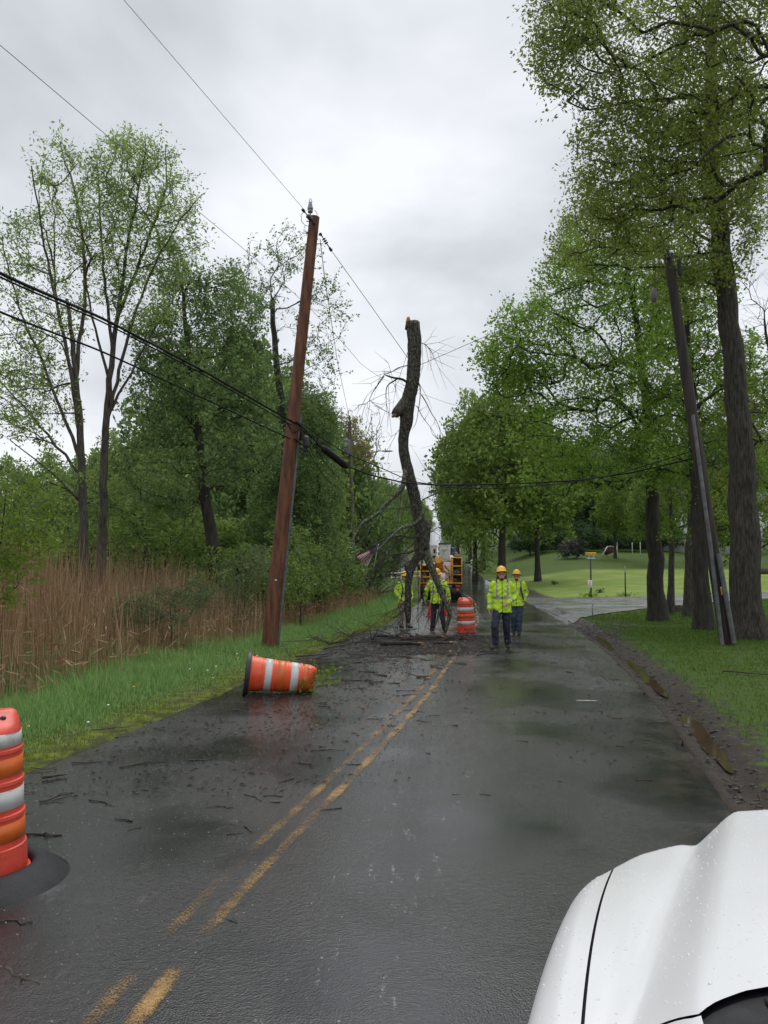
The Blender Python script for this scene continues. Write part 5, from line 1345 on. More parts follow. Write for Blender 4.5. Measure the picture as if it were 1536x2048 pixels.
V = V0[None] * rC[:, None, None] * g.uniform(.6, 1.5, (nC, 1, 3)) * g.uniform(.8, 1.2, (nC, len(V0), 1)) + np.stack([xC, yC, gz(xC, yC)], -1)[:, None]
M['mud'] = noisy('wet_mud', (.016, .012, .009), (.05, .038, .028), 9, .55, .5, rvar=.25)
tag(link('mud_clods', bigmesh('mud_clods', V.reshape(-1, 3), (F0[None] + (np.arange(nC) * len(V0))[:, None, None]).reshape(-1, 4), M['mud'])), 'clods of churned wet mud along the right road edge', 'mud', kind='stuff')
# fine litter: chips, bark crumbs
def litter(name, n, Yr, Sf, L, wd, mat, label, seed):
    g = np.random.default_rng(seed)
    Y = Yr[0] + (Yr[1] - Yr[0]) * g.random(n) ** 1.0; S = Sf(g, n)
    k = np.abs(S) < 3.25; Y, S = Y[k], S[k]
    P = np.stack([cx(Y) + S, Y, zroad(0, Y, S) + .004], -1)
    a = g.normal(0, .9, len(P)); d = np.stack([np.cos(a), np.sin(a), g.uniform(-.05, .18, len(P))], -1); e = np.stack([-np.sin(a), np.cos(a), g.uniform(-.2, .2, len(P))], -1)
    LL = (L * g.uniform(.4, 1.6, len(P)))[:, None]
    up = np.array([0, 0, 1.0])
    V = np.stack([P, P + d * LL * .5 + e * LL * wd + up * .004, P + d * LL, P + d * LL * .5 - e * LL * wd, P + d * LL * .45 + up * LL * .18 + up * .002], 1).reshape(-1, 3)
    i = np.arange(len(P))[:, None] * 5
    Q = np.concatenate([i + [0, 1, 4, 4], i + [1, 2, 4, 4], i + [2, 3, 4, 4], i + [3, 0, 4, 4]], 1).reshape(-1, 4)[:, :3]
    me = bigmesh(name, V, Q, mat, {'rnd': ('FACE', np.repeat(g.random(len(P)), 4))}, tri=True)
    tag(link(name, me), label, 'debris', kind='stuff')
litter('twig_litter', 2600, (7, 23), lambda g, n: g.normal(-1.7, .9, n), .05, .05, M['twig'], 'fine broken twig ends lying all over the left lane', 21)
litter('bark_litter', 8500, (7, 24), lambda g, n: g.normal(-1.6, 1.1, n), .018, .22, M['twig'], 'dark bark crumbs and twig bits sprinkled over the left lane', 5)
litter('bark_litter', 3500, (17.5, 23), lambda g, n: g.normal(-1.0, 1.0, n), .07, .15, M['bark_dark'], 'dense bark rubble around the foot of the broken tree', 6)
litter('bark_crumbs', 2600, (3.4, 10), lambda g, n: g.normal(-1.9, .9, n), .009, .3, M['twig'], 'tiny dark crumbs on the near left lane', 15)
M['chips'] = noisy('damp_wood_chips', (.16, .065, .03), (.38, .20, .09), 16, .8, .4)
litter('wood_chips', 330, (9.5, 21), lambda g, n: g.normal(-.45, .4, n) + np.where(g.random(n) < .4, -.5, 0), .042, .16, M['chips'], 'orange wood chips scattered near the yellow line', 7)
M['speck'] = noisy('pale_specks', (.09, .09, .08), (.28, .28, .25), 30, .4, 0)  # pale crumbs that also stand in for sky glints in wet asphalt pits
litter('pale_specks', 2600, (3.4, 17), lambda g, n: g.uniform(-3.1, .1, n), .010, .28, M['speck'], 'pale petals, crumbs and painted sky glints on the wet left lane', 8)
litter('mud_crumbs', 2600, (8, 40), lambda g, n: 3.2 - np.abs(g.normal(0, .8, n)), .03, .35, M['bark_dark'], 'mud crumbs dragged onto the right edge of the road', 9)
# leafy sprig at the end of the toppled barrel
rng = np.random.default_rng(4)
def sprig(c, label, s=1.0, n=26):
    e = empty('leafy_sprig', c, label, 'sprig')
    MB().tube(np.array([(0, 0, .03), (.1, 0, .1), (.16, .05, .2), (.2, .02, .3)]) * s, [.006, .005, .004, .002], 5).obj('stem', M['twig'], e)
    C = rng.normal(size=(n, 3)) * np.array([.12, .06, .09]) * s + np.array([.12, 0, .14]) * s; C[:, 2] = np.abs(C[:, 2]) + .02
    leaf_mesh('leaves', C, 4, .06, M['leaf_bright'], e, rng, .3, .1, .02)
sprig(at(604, 1372, 12.3) * [1, 1, 0] + [0, 0, .02], 'bright green leafy sprig resting against the toppled barrel', 1.3, 50)
sprig(at(640, 1355, 13.2) * [1, 1, 0] + [0, 0, .02], 'small leafy sprig on the road right of the toppled barrel', .9, 24)
# dandelions and white flower heads in the verge
def flowers(name, mat, pts, label):
    mb = MB()
    for x, y in pts:
        mb.ell((x, y, float(gz(x, y)) + rng.uniform(.08, .2)), (.018, .018, .01), k=7, h=4)
    o = mb.obj(name, M[mat]); tag(o, label, 'flowers', kind='stuff')
pts = []
for i in range(36):
    Y = 6.5 + 16 * rng.random() ** 1.6; pts.append((float(cx(Y)) - rng.uniform(3.6, 5.4), Y))
flowers('dandelions', 'signyellow', pts[:12], 'yellow dandelion heads dotted in the left verge')
flowers('white_flowers', 'white_print', pts[12:], 'tiny white flower heads dotted in the left verge')

# ------------------------------------------------------------ traffic drums
def drum(label, loc, rz, base='tyre', top_white=False, red=False):
    """origin at ground centre; body 0.98 m tall"""
    e = empty('traffic_drum', loc, label, 'traffic barrel', rz=rz)
    z0 = .05
    bands = [(z0, .285, 'o'), (z0 + .20, .262, 'o'), (z0 + .205, .252, 's'), (z0 + .30, .246, 'w'), (z0 + .40, .240, 'w')]
    OR = M['red_dirty'] if red else M['orange']
    # body profile: rings and steps
    prof = [(.30, z0), (.30, z0 + .03), (.282, z0 + .035), (.272, z0 + .19), (.262, z0 + .195),
            (.254, z0 + .36), (.262, z0 + .365), (.260, z0 + .385), (.250, z0 + .39),
            (.243, z0 + .56), (.251, z0 + .565), (.249, z0 + .585), (.239, z0 + .59),
            (.232, z0 + .75), (.240, z0 + .755), (.238, z0 + .775), (.228, z0 + .78), (.222, z0 + .88), (.10, z0 + .885), (.001, z0 + .885)]
    part(MB().lathe(prof, 48), 'barrel_body', OR, e, angle=30)
    def band(za, zb, ra, rb, nm, mat):
        part(MB().lathe([(ra, za), (ra + .0035, za + .001), (rb + .0035, zb - .001), (rb, zb)], 48), nm, mat, e)
    if top_white:
        band(z0 + .23, z0 + .34, .2604, .2550, 'reflective_band', 'orange_sheet')
        band(z0 + .42, z0 + .535, .2490, .2438, 'reflective_band', 'white_sheet')
        band(z0 + .615, z0 + .725, .2382, .2330, 'reflective_band', 'orange_sheet')
        band(z0 + .79, z0 + .875, .2270, .2232, 'reflective_band', 'white_sheet')
    else:
        band(z0 + .235, z0 + .335, .2602, .2552, 'reflective_band', 'white_sheet')
        band(z0 + .415, z0 + .535, .2492, .2438, 'reflective_band', 'orange_sheet')
        band(z0 + .615, z0 + .725, .2382, .2330, 'reflective_band', 'white_sheet')
        band(z0 + .80, z0 + .865, .2265, .2238, 'reflective_band', 'orange_sheet')
    # handle on the top: a flat raised grip with a bolt hole
    mb = MB(); mb.loft([((0, 0, z0 + .872), .2225, .2225), ((0, 0, z0 + .895), .220, .212), ((0, 0, z0 + .925), .214, .165), ((0, 0, z0 + .96), .205, .095), ((0, 0, z0 + .985), .195, .062), ((0, 0, z0 + .998), .170, .045)], 40, p=2.2)
    part(mb, 'handle', OR, e, angle=50)
    for x in (-.10, .10): MB().ell((x, -.098, z0 + .955), (.020, .014, .016), k=10, h=5).obj('bolt_hole', M['black'], e)
    if base == 'tyre':
        pr = [(.33, .0), (.305, .05), (.31, .105), (.33, .125), (.36, .128), (.40, .112), (.47, .062), (.53, .022), (.545, .006), (.54, 0)]
        part(MB().lathe(pr, 56), 'tyre_base', 'tyre', e)
    elif base == 'disc':
        part(MB().lathe([(.001, 0), (.345, 0), (.355, .02), (.35, .06), (.33, .07), (.30, .055), (.30, .045), (.001, .045)], 48), 'rubber_base', 'black', e, angle=40)
    else:
        part(MB().lathe([(.001, 0), (.42, 0), (.43, .012), (.33, .045), (.31, .05), (.001, .05)], 40), 'rubber_base', 'tyre', e, angle=40)
    return e
c = at(0, 1120, 5.15)
d1 = drum('near upright orange and white barrel in a tyre base, cut off by the left edge', (-2.50, 5.22, .015), R(35), 'tyre', red=True, top_white=True)
# toppled
d2 = drum('toppled orange and white barrel lying on its side at the grass edge', (0, 0, 0), 0, 'disc')
Lc = at(489, 1344, 12.3)
d2.scale = (.91, .91, 1.0); d2.location = (Lc[0], 12.35, .335)
d2.rotation_euler = (Matrix.Rotation(R(9), 4, 'Z') @ Matrix.Rotation(R(90 + 6.3), 4, 'Y') @ Matrix.Rotation(R(12), 4, 'Z')).to_euler()
d3 = drum('upright orange and white barrel standing beside the walking worker', (at(933, 1265, 24)[0], 24, float(zr(24)) + .02), R(5), 'flat', red=True)
d3.rotation_euler = (0, R(-2), R(5))
mb = MB()
for i, x in enumerate((-.10, -.075, -.05, .0, .03, .09, .11)):
    a = x / .285 ; mb.box((.288 * math.sin(a), -.286 * math.cos(a), .16), (.014, .006, .05 if i not in (3,) else .02), Matrix.Rotation(a, 3, 'Z'))
part(mb, 'stencilled_marks', 'black_print', d3)
# cones behind the workers
for px, Yc, lb in ((847, 33, 'small red traffic cone behind the worker in black trousers, left one'), (879, 34, 'small red traffic cone half hidden behind the leg of the worker in black trousers')):
    X = (px + 14 - 768) / F * Yc
    e = empty('traffic_cone', (X, Yc, float(zr(Yc)) + .03), lb, 'traffic cone')
    part(MB().lathe([(.14, .03), (.11, .2), (.03, .68), (.022, .7), (.001, .7)], 20), 'cone', 'cone', e)
    part(MB().box((0, 0, .018), (.38, .38, .035), bev=.01), 'base', 'black', e)

# ------------------------------------------------------------ people
def remesh(mb, voxel, smooth=2):
    me = mb.mesh('tmp', [M['skin']])
    o = bpy.data.objects.new('tmp', me); col.objects.link(o)
    m = o.modifiers.new('r', 'REMESH'); m.mode = 'VOXEL'; m.voxel_size = voxel; m.use_smooth_shade = True
    if smooth: s = o.modifiers.new('s', 'SMOOTH'); s.factor = .5; s.iterations = smooth
    dg = bpy.context.evaluated_depsgraph_get()
    out = bpy.data.meshes.new_from_object(o.evaluated_get(dg))
    bpy.data.objects.remove(o); bpy.data.meshes.remove(me)
    return out
def mv(me):
    a = np.zeros(len(me.vertices) * 3); me.vertices.foreach_get('co', a); return a.reshape(-1, 3)
def mn(me):
    a = np.zeros(len(me.vertices) * 3, np.float32); me.vertices.foreach_get('normal', a); return a.reshape(-1, 3)
def wrinkle(me, amp, f, seed):
    V = mv(me); Nn = mn(me)
    x, y, z = (V * f).T
    d = np.sin(x * 1.1 + 2.2 * np.sin(z * .9 + seed) + seed) * np.sin(z * 2.3 + 1.7 * np.sin(x * 1.4 + y)) + .5 * np.sin(z * 4.1 + 2 * np.sin(x * 2.7 + seed) + y * 2)
    V = V + Nn * (amp * d)[:, None]
    me.vertices.foreach_set('co', V.astype(np.float32).ravel()); me.update()
def setmats(me, mats, fn):
    me.materials.clear()
    for m in mats: me.materials.append(m)
    c = np.zeros(len(me.polygons) * 3, np.float32); me.polygons.foreach_get('center', c)
    me.polygons.foreach_set('material_index', fn(c.reshape(-1, 3)).astype(np.int32)); me.update()
def segd(P, a, b):
    a = np.array(a); b = np.array(b); d = b - a; t = np.clip(((P - a) @ d) / (d @ d), 0, 1)
    return np.linalg.norm(P - a - t[:, None] * d, axis=1), t
def hand(mb, wr, d, palm, curl, scale=1.0, side=1):
    """wr wrist, d direction of the hand, palm normal"""
    d = np.array(d, float); d /= np.linalg.norm(d); pn = np.array(palm, float); pn -= d * (pn @ d); pn /= np.linalg.norm(pn)
    s = np.cross(d, pn) * side
    wr = np.array(wr, float)
    for k in (-.018, 0, .018): mb.cap(wr + d * .01 + s * k * .7, .016, wr + d * .085 + s * k * 1.5, .015)
    for i, (off, L) in enumerate(((-.033, .062), (-.011, .075), (.011, .080), (.033, .070))):
        p = wr + d * .092 + s * off; ang = curl; dd = d
        for q in range(3):
            dd = d * math.cos(ang) + pn * math.sin(ang); l = L * (.45, .32, .25)[q]; n = p + dd * l
            mb.cap(p, .0088 - .0008 * q, n, .0082 - .0008 * q, k=8); p = n; ang += curl * .9
    t0 = wr + d * .03 + s * .03; t1 = t0 + (d * .6 + s * .75 + pn * .3) * .035; t2 = t1 + (d * .9 + s * .3 + pn * .4) * .035
    mb.cap(t0, .013, t1, .011, k=8); mb.cap(t1, .0105, t2, .009, k=8)
def person(label, loc, rz, legs, arms, H, coat=('hivis',), trous='navy', strap=None, lean=(0, 0), headt=(0, 0), beard=False, gloves=False, scale=1.0, seed=1, hood=False, zip_open=False):
    e = empty('person', loc, label, 'person', rz=rz); e.scale = (scale,) * 3
    A = np.array
    lx, ly = lean
    hipc = A([0, 0, .94]); chest = A([lx * .6, ly * .6, 1.27]); neck = A([lx, ly, 1.47]); hc = A([lx * 1.05 + headt[0] * .03, ly * 1.1 - .015 - headt[1] * .05, 1.635 - headt[1] * .02])
    sh = {1: A([lx + .185, ly, 1.42]), -1: A([lx - .185, ly, 1.42])}
    hp = {1: A([.09, 0, .92]), -1: A([-.09, 0, .92])}
    body = MB()
    body.loft([(hipc + [0, 0, -.09], .13, .10), (hipc, .165, .12), (hipc + [0, 0, .12], .14, .105), (chest + [0, 0, -.1], .15, .11), (chest + [0, 0, .05], .17, .12), (neck + [0, 0, -.06], .15, .09), (neck, .06, .06)], 20)
    body.cap(neck - [0, 0, .04], .062, hc - [0, -.01, .07], .055)
    body.ell(hc + [0, .012, .03], (.075, .093, .088)); body.ell(hc + [0, -.022, -.045], (.058, .066, .065)); body.ell(hc + [0, -.05, -.085], (.03, .028, .022))
    body.cap(hc + [0, -.092, .018], .009, hc + [0, -.112, -.018], .014, k=8); body.ell(hc + [0, -.085, -.055], (.026, .014, .012))
    body.ell(hc + [-.03, -.080, .030], (.022, .012, .008)); body.ell(hc + [.03, -.080, .030], (.022, .012, .008))
    for s in (1, -1): body.ell(hc + [s * .078, .012, -.005], (.010, .020, .032))
    coatm = MB(); pants = MB()
    for s in (1, -1):
        kn, an, ft = legs[s]
        kn, an = A(kn), A(an)
        body.cap(hp[s], .085, kn, .055); body.cap(kn, .055, an, .04); body.cap(an, .038, an + [math.sin(ft) * .04, -math.cos(ft) * .04, -.035], .022)
        el, wr, hd, pn, curl = arms[s]
        el, wr = A(el), A(wr)
        body.cap(sh[s], .055, el, .042); body.cap(el, .042, wr, .028)
        hand(body, wr, hd, pn, curl, side=s)
        coatm.cap(sh[s] - [0, 0, .01], .078, el, .068); coatm.cap(el, .068, wr - (wr - el) * .05, .052); coatm.cap(wr - (wr - el) * .09, .056, wr - (wr - el) * .03, .054)
        pants.cap(hp[s] + [s * .004, 0, -.02], .105, kn, .083); pants.cap(kn, .083, an + [0, 0, .07], .074); pants.cap(an + [0, 0, .09], .078, an + [0, 0, .035], .08)
    me = remesh(body, .0085, 2); setmats(me, [M['skin'], M['glove']], lambda c: (np.minimum(np.linalg.norm(c - A(arms[1][1]) - A(arms[1][2]) / np.linalg.norm(arms[1][2]) * .09, axis=1), np.linalg.norm(c - A(arms[-1][1]) - A(arms[-1][2]) / np.linalg.norm(arms[-1][2]) * .09, axis=1)) < .135) * (1 if gloves else 0))
    link('body', me, e)
    pants.loft([(hipc + [0, 0, -.16], .13, .11), (hipc + [0, 0, -.02], .178, .135), (hipc + [0, 0, .1], .155, .12)], 20)
    me = remesh(pants, .014, 3); wrinkle(me, .006, 13, seed); setmats(me, [M[trous]], lambda c: np.zeros(len(c))); link('trousers', me, e)
    coatm.loft([(hipc + [0, 0, -.135], .205, .165), (hipc + [0, 0, -.05], .20, .162), (hipc + [0, 0, .1], .19, .15), (chest + [0, 0, -.08], .195, .15), (chest + [0, 0, .06], .205, .15), (neck + [0, 0, -.085], .185, .12), (neck + [0, 0, -.02], .10, .09), (neck + [0, 0, .02], .085, .085)], 24, p=2.3)
    # collar
    a = np.linspace(0, 2 * PI, 14)
    for i in range(13):
        if abs(((a[i] + PI / 2 + PI) % (2 * PI)) - PI) < .3: continue
        coatm.cap(neck + [.088 * math.cos(a[i]), .078 * math.sin(a[i]), .01], .022, neck + [.088 * math.cos(a[i + 1]), .078 * math.sin(a[i + 1]), .02 + (.02 if hood else 0)], .024, k=8)
    if hood: coatm.ell(neck + [0, .10, -.01], (.12, .07, .06))
    me = remesh(coatm, .0125, 3); wrinkle(me, .008, 15, seed + 3)
    def cm(c):
        o = np.zeros(len(c))
        torso = (np.abs(c[:, 0] - lx * .6) < .215) & (c[:, 2] > .8)
        dd = np.full(len(c), 9.0); tt = np.zeros(len(c)); up = np.zeros(len(c))
        for s in (1, -1):
            el, wr = A(arms[s][0]), A(arms[s][1])
            d1, t1_ = segd(c, sh[s] - [0, 0, .06], el); d2, t2_ = segd(c, el, wr)
            k = (d1 < d2); d = np.minimum(d1, d2); u = d < dd
            dd = np.where(u, d, dd); tt = np.where(u, np.where(k, t1_, 1 + t2_), tt)
        rt = np.sqrt(((c[:, 0] - lx * .6) / .205) ** 2 + ((c[:, 1] - ly * .6) / .155) ** 2)
        arm = (dd < .095) & (rt > 1.02)
        o[(~arm) & (c[:, 2] > 1.10) & (c[:, 2] < 1.155)] = 1
        o[(~arm) & (c[:, 2] > 1.13) & (c[:, 2] < 1.46) & (np.abs(np.abs(c[:, 0] - lx * .8) - .115) < .024)] = 1
        o[arm & (((tt > .45) & (tt < .62)) | ((tt > 1.55) & (tt < 1.75)))] = 1
        o[(~arm) & (np.abs(c[:, 0] - lx * .6) < .008) & (c[:, 1] < 0)] = 2
        return o
    setmats(me, [M['hivis'], M['reflective'], M['strap']], cm); link('jacket', me, e)
    if strap:
        mb = MB()
        for s in ((-1, 1) if strap == 2 else (strap,)):
            pts = [neck + [s * .10, .10, -.14], neck + [s * .11, .05, -.015], neck + [s * .12, -.07, -.07], chest + [s * .13, -.158, .0], chest + [s * .16, -.168, -.14], hipc + [s * .19, -.14, .05]]
            mb.tube(pts, .022, 8)
        part(mb, 'strap', 'strap', e)
    # shirt at the open neck
    part(MB().ell(neck + [0, -.055, -.025], (.045, .035, .05)), 'shirt', 'shirt', e)
    for s in (1, -1):
        kn, an, ft = legs[s]; an = A(an); f = A([math.sin(ft), -math.cos(ft), 0]); g = A([f[1], -f[0], 0])
        b = MB()
        tilt = an[2] - .10
        toe = an + f * .145 + [0, 0, -.058 - tilt * .55]; heel = an - f * .045 + [0, 0, -.055]
        b.cap(an + [0, 0, .06], .056, an + [0, 0, -.02], .052); b.cap(heel, .042, toe, .045); b.cap(heel + g * .014, .036, toe + g * .014, .038); b.cap(heel - g * .014, .036, toe - g * .014, .038)
        me = remesh(b, .011, 2); V = mv(me)
        me.vertices.foreach_set('co', V.astype(np.float32).ravel()); setmats(me, [M['boot']], lambda c: np.zeros(len(c))); link('boot', me, e)
    # hat
    hat = MB(); k = 28
    hm = Matrix.Rotation(-headt[1] * .25, 3, 'X') @ Matrix.Rotation(headt[0] * .25, 3, 'Y')
    prof = [(.165, -.004), (.168, .002), (.150, .008), (.122, .014), (.121, .04), (.112, .085), (.088, .122), (.05, .143), (.001, .15)]
    t = MB().lathe(prof + [], k)
    t.f += []; V = t.v[0] * A([.90, 1.04, 1.0])
    rid = np.exp(-(V[:, 0] / .014) ** 2) * (V[:, 2] > .05) * .008; V[:, 2] += rid
    V = V @ A(hm).T
    hat.add(V + hc + [0, .012, .052], t.f)
    part(hat, 'hard_hat', 'yellow', e)
    part(MB().ell(hc + [0, .03, .045], (.082, .095, .05)), 'hair', 'hair', e)
    if beard: part(MB().ell(hc + [0, -.036, -.085], (.050, .054, .034)), 'beard', 'hair', e)
    for s in (1, -1): MB().ell(hc + [s * .03, -.083, .012], (.012, .007, .007), k=8, h=5).obj('eye', M['eye'], e)
    MB().ell(hc + [0, -.098, -.056], (.024, .006, .006), k=8, h=5).obj('mouth', M['lip'], e)
    return e
def pw(px, Y): return ((px - 768) / F * Y, Y, float(zr(Y)) + .045)
person('bearded worker in yellow jacket and navy trousers walking forward, hand at his waist', pw(1003, 18.5), R(-6),
       {-1: ((-.17, -.22, .53), (-.15, -.12, .14), -.65), 1: ((.09, .02, .49), (.12, .20, .12), .1)},
       {-1: ((-.26, .02, 1.15), (-.27, -.05, .90), (-.02, -.15, -1), (.6, -.3, 0), .35), 1: ((.30, .03, 1.17), (.13, -.20, 1.03), (-.8, -.3, -.35), (0, .6, -.5), .5)},
       1.78, lean=(0, -.03), headt=(-.3, 1.0), beard=True, seed=2, scale=1.02, hood=True)
person('worker in yellow jacket with black harness straps walking just behind the bearded worker', pw(1032, 23.2), R(-10),
       {-1: ((-.09, -.06, .50), (-.09, .10, .11), .1), 1: ((.08, -.05, .49), (.06, .0, .10), .0)},
       {-1: ((-.25, .03, 1.16), (-.20, -.10, .96), (.3, -.5, -.8), (.6, .2, 0), .3), 1: ((.27, .06, 1.16), (.20, -.06, .97), (-.5, -.3, -.8), (-.6, .2, 0), .3)},
       1.78, trous='jeans', strap=2, headt=(.2, .8), beard=True, seed=5, scale=1.0)
person('worker in camouflage trousers standing left of the broken tree with hands near his pockets', pw(808, 26.3), R(28),
       {-1: ((-.09, -.02, .50), (-.10, .02, .10), -.1), 1: ((.10, -.03, .49), (.13, -.02, .10), .5)},
       {-1: ((-.28, .05, 1.17), (-.20, -.13, .95), (.4, -.5, -.7), (.6, .3, 0), .3), 1: ((.28, .05, 1.17), (.20, -.13, .95), (-.4, -.5, -.7), (-.6, .3, 0), .3)},
       1.78, trous='khaki', strap=2, headt=(.2, .3), seed=8, scale=.98)
person('worker with his back turned in black trousers and yellow gloves behind the leaning fork', pw(874, 24.9), R(172),
       {-1: ((-.12, -.02, .50), (-.20, .04, .10), -.1), 1: ((.10, .0, .49), (.13, .04, .10), .4)},
       {-1: ((-.31, .04, 1.18), (-.35, -.03, .93), (-.1, -.2, -1), (.6, .2, 0), .4), 1: ((.31, .04, 1.18), (.35, -.03, .93), (.1, -.2, -1), (-.6, .2, 0), .4)},
       1.78, trous='blackcloth', strap=None, headt=(.2, .9), gloves=True, seed=11, scale=1.03)

# ------------------------------------------------------------ bucket truck
def truck():
    Y = 48.5; X = (882 - 768) / F * Y
    e = empty('bucket_truck', (X, Y, float(zr(Y)) + .04), 'yellow utility bucket truck with white buckets parked in the road, seen from behind', 'truck', rz=-math.atan2(float(cx(56) - cx(48)), 8))
    B = lambda name, mat, boxes, bev=.02, **k: part([mb := MB(), [mb.box(c, s, bev=bev) for c, s in boxes]][0], name, mat, e, **k)
    for x in (-1.0, -.70, .70, 1.0):
        w_ = empty('wheel', (0, 0, 0), None, None); w_.parent = e
        t = MB()
        V = MB().lathe([(.30, -.12), (.44, -.13), (.50, -.09), (.51, 0), (.50, .09), (.44, .13), (.30, .12)], 28)
        v = V.v[0][:, [2, 1, 0]] + [x, 1.1, .51]; t.add(v, V.f)
        t.obj('tyre', M['black'], w_)
        t = MB(); V = MB().lathe([(.001, .05), (.12, .06), (.15, .02), (.30, .08), (.30, -.08), (.001, -.05)], 24); t.add(V.v[0][:, [2, 1, 0]] + [x, 1.1, .51], V.f); t.obj('rim', M['steel'], w_)
    for x in (-1.0, 1.0):
        w_ = empty('wheel', (0, 0, 0), None, None); w_.parent = e
        t = MB(); V = MB().lathe([(.30, -.12), (.44, -.13), (.50, -.09), (.51, 0), (.50, .09), (.44, .13), (.30, .12)], 28)
        t.add(V.v[0][:, [2, 1, 0]] + [x, 5.6, .51], V.f); t.obj('tyre', M['black'], w_)
    B('chassis', 'truck_black', [((0, 3.2, .75), (.9, 6.6, .25)), ((0, .05, .62), (2.35, .12, .30)), ((0, .3, 1.0), (2.4, .5, .12)), ((0, -.15, .45), (.35, .3, .18))])
    for x in (-.95, .95): B('mudflap', 'black', [((x, .35, .55), (.55, .02, .75))])
    for x in (-.95, .95):
        MB().box((x, -.02, .88), (.30, .06, .14), bev=.01).obj('tail_light', M['redlens'], e); MB().box((x * 1.0, -.02, .70), (.14, .06, .10), bev=.01).obj('tail_light', M['amberlens'], e)
    # outriggers
    for x in (-1.12, 1.12): B('outrigger', 'truck_black', [((x, .15, .62), (.16, .16, .9)), ((x, .15, .16), (.3, .3, .05))])
    # side bodies, open at the rear: columns of shelves with gear
    for s in (-1, 1):
        hh = 2.55 if s > 0 else 2.1
        b = [((s * 1.20, 1.9, (hh + 1.05) / 2), (.06, 3.8, hh - 1.05)), ((s * .66, 1.9, (hh + 1.05) / 2), (.06, 3.8, hh - 1.05)), ((s * .93, 2.0, (hh + 1.05) / 2), (.5, .05, hh - 1.05))]
        for z in np.linspace(1.07, hh, 4): b.append(((s * .93, 1.9, z), (.6, 3.84, .07)))
        B('side_body', 'truck_yellow', b, .012)
    rg = random.Random(9)
    for nm, mat, lst in (('gear', 'black', 8), ('gear', 'wood_raw', 4), ('gear', 'conduit', 6), ('gear', 'rufous', 5)):
        mb = MB()
        for i in range(lst):
            s = rg.choice((-1, 1)); z = rg.choice((1.2, 1.65, 2.1)) if s > 0 else rg.choice((1.15, 1.5, 1.85))
            mb.box((s * rg.uniform(.76, 1.1), rg.uniform(.1, .4), z + rg.uniform(-.03, .1)), (rg.uniform(.08, .25), .2, rg.uniform(.1, .28)), Matrix.Rotation(rg.uniform(-.2, .2), 3, 'Y'), bev=.01)
        part(mb, nm, mat, e)
    B('deck', 'truck_yellow', [((0, 1.9, 1.06), (1.3, 3.8, .08))])
    B('step', 'steel', [((.45, -.12, .9), (.4, .12, .04))])
    # turret, booms
    mb = MB(); mb.lathe([(.38, 0), (.38, .25), (.30, .3), (.28, .9), (.001, .92)], 20, c=(-.1, 2.6, 1.1)); mb.box((-.1, 2.5, 2.15), (.5, .8, .6), bev=.06); part(mb, 'turret', 'truck_yellow', e, angle=40)
    mb = MB(); mb.box((-.18, 1.5, 2.25), (.34, 2.8, .36), Matrix.Rotation(R(-6), 3, 'X'), bev=.03); part(mb, 'lower_boom', 'truck_yellow', e, angle=40)
    mb = MB(); mb.box((.12, 2.6, 2.72), (.28, 4.4, .30), Matrix.Rotation(R(3), 3, 'X'), bev=.03); part(mb, 'upper_boom', 'truck_white', e, angle=40)
    mb = MB(); mb.tube([(-.35, .4, 1.9), (-.25, .25, 2.3), (0, .3, 2.45), (.15, .35, 2.2)], .025, 6); mb.tube([(.5, .3, 1.3), (.45, .2, 1.8), (.2, .25, 2.1)], .025, 6); mb.tube([(-.5, .2, 1.2), (-.35, .1, 1.7), (-.1, .2, 1.9)], .02, 6); part(mb, 'hydraulic_hoses', 'black', e)
    # buckets
    def bucket(x, y, z, w, d, h, lid):
        b = MB(); b.loft([((x, y, z), w * .40, d * .40), ((x, y, z + .06), w * .46, d * .46), ((x, y, z + h - .06), w * .5, d * .5), ((x, y, z + h - .05), w * .54, d * .54), ((x, y, z + h), w * .54, d * .54)], 32, p=7)
        o = part(b, 'bucket', 'truck_white', e, angle=40)
        if lid: part(MB().loft([((x, y, z + h + .003), w * .56, d * .56), ((x, y, z + h + .10), w * .52, d * .52)], 24, p=6), 'bucket_cover', 'black', e, angle=40)
        return o
    bucket(.22, .55, 2.32, .68, .66, 1.0, True); bucket(-.55, .75, 2.28, .62, .6, 1.02, False)
    B('bucket_step', 'black', [((-.38, .42, 2.95), (.12, .06, .25)), ((-.42, .42, 2.6), (.18, .06, .14))])
    mb = MB()
    for i, wv in enumerate((.04, .02, .035, .03, .03, .03, .02)): mb.box((.05 + i * .052, .207, 3.0), (wv, .004, .05))
    for i in range(5): mb.box((.09 + i * .045, .207, 2.92), (.03, .004, .02))
    part(mb, 'lettering', 'conduit', e)
    B('blue_liner', 'blueplastic', [((.68, .7, 3.02), (.22, .3, .26))], .04)
    B('tool_bags', 'khaki', [((.98, .5, 2.66), (.4, .3, .2)), ((.85, .9, 2.75), (.3, .3, .3))], .06)
    mb = MB(); mb.tube([(1.12, .2, 2.55), (1.12, .2, 3.1)], .02, 6); mb.tube([(-1.15, .2, 2.1), (-1.15, .2, 2.9)], .02, 6); part(mb, 'grab_rails', 'steel', e)
    # cab
    mb = MB(); mb.loft([((0, 5.0, .7), 1.15, 1.0), ((0, 5.0, 1.7), 1.18, 1.0), ((0, 5.05, 2.55), 1.02, .85), ((0, 5.05, 2.72), .9, .75)], 28, p=6); part(mb, 'cab', 'truck_white', e, angle=40)
    MB().box((0, 4.16, 2.15), (1.3, .03, .5), bev=.01).obj('rear_window', M['glass'], e)
    B('bonnet', 'truck_white', [((0, 6.5, 1.35), (1.8, 1.3, .8))], .15)
    for x in (-1.35, 1.35): B('wing_mirror', 'black', [((x, 5.7, 1.95), (.2, .08, .4))])
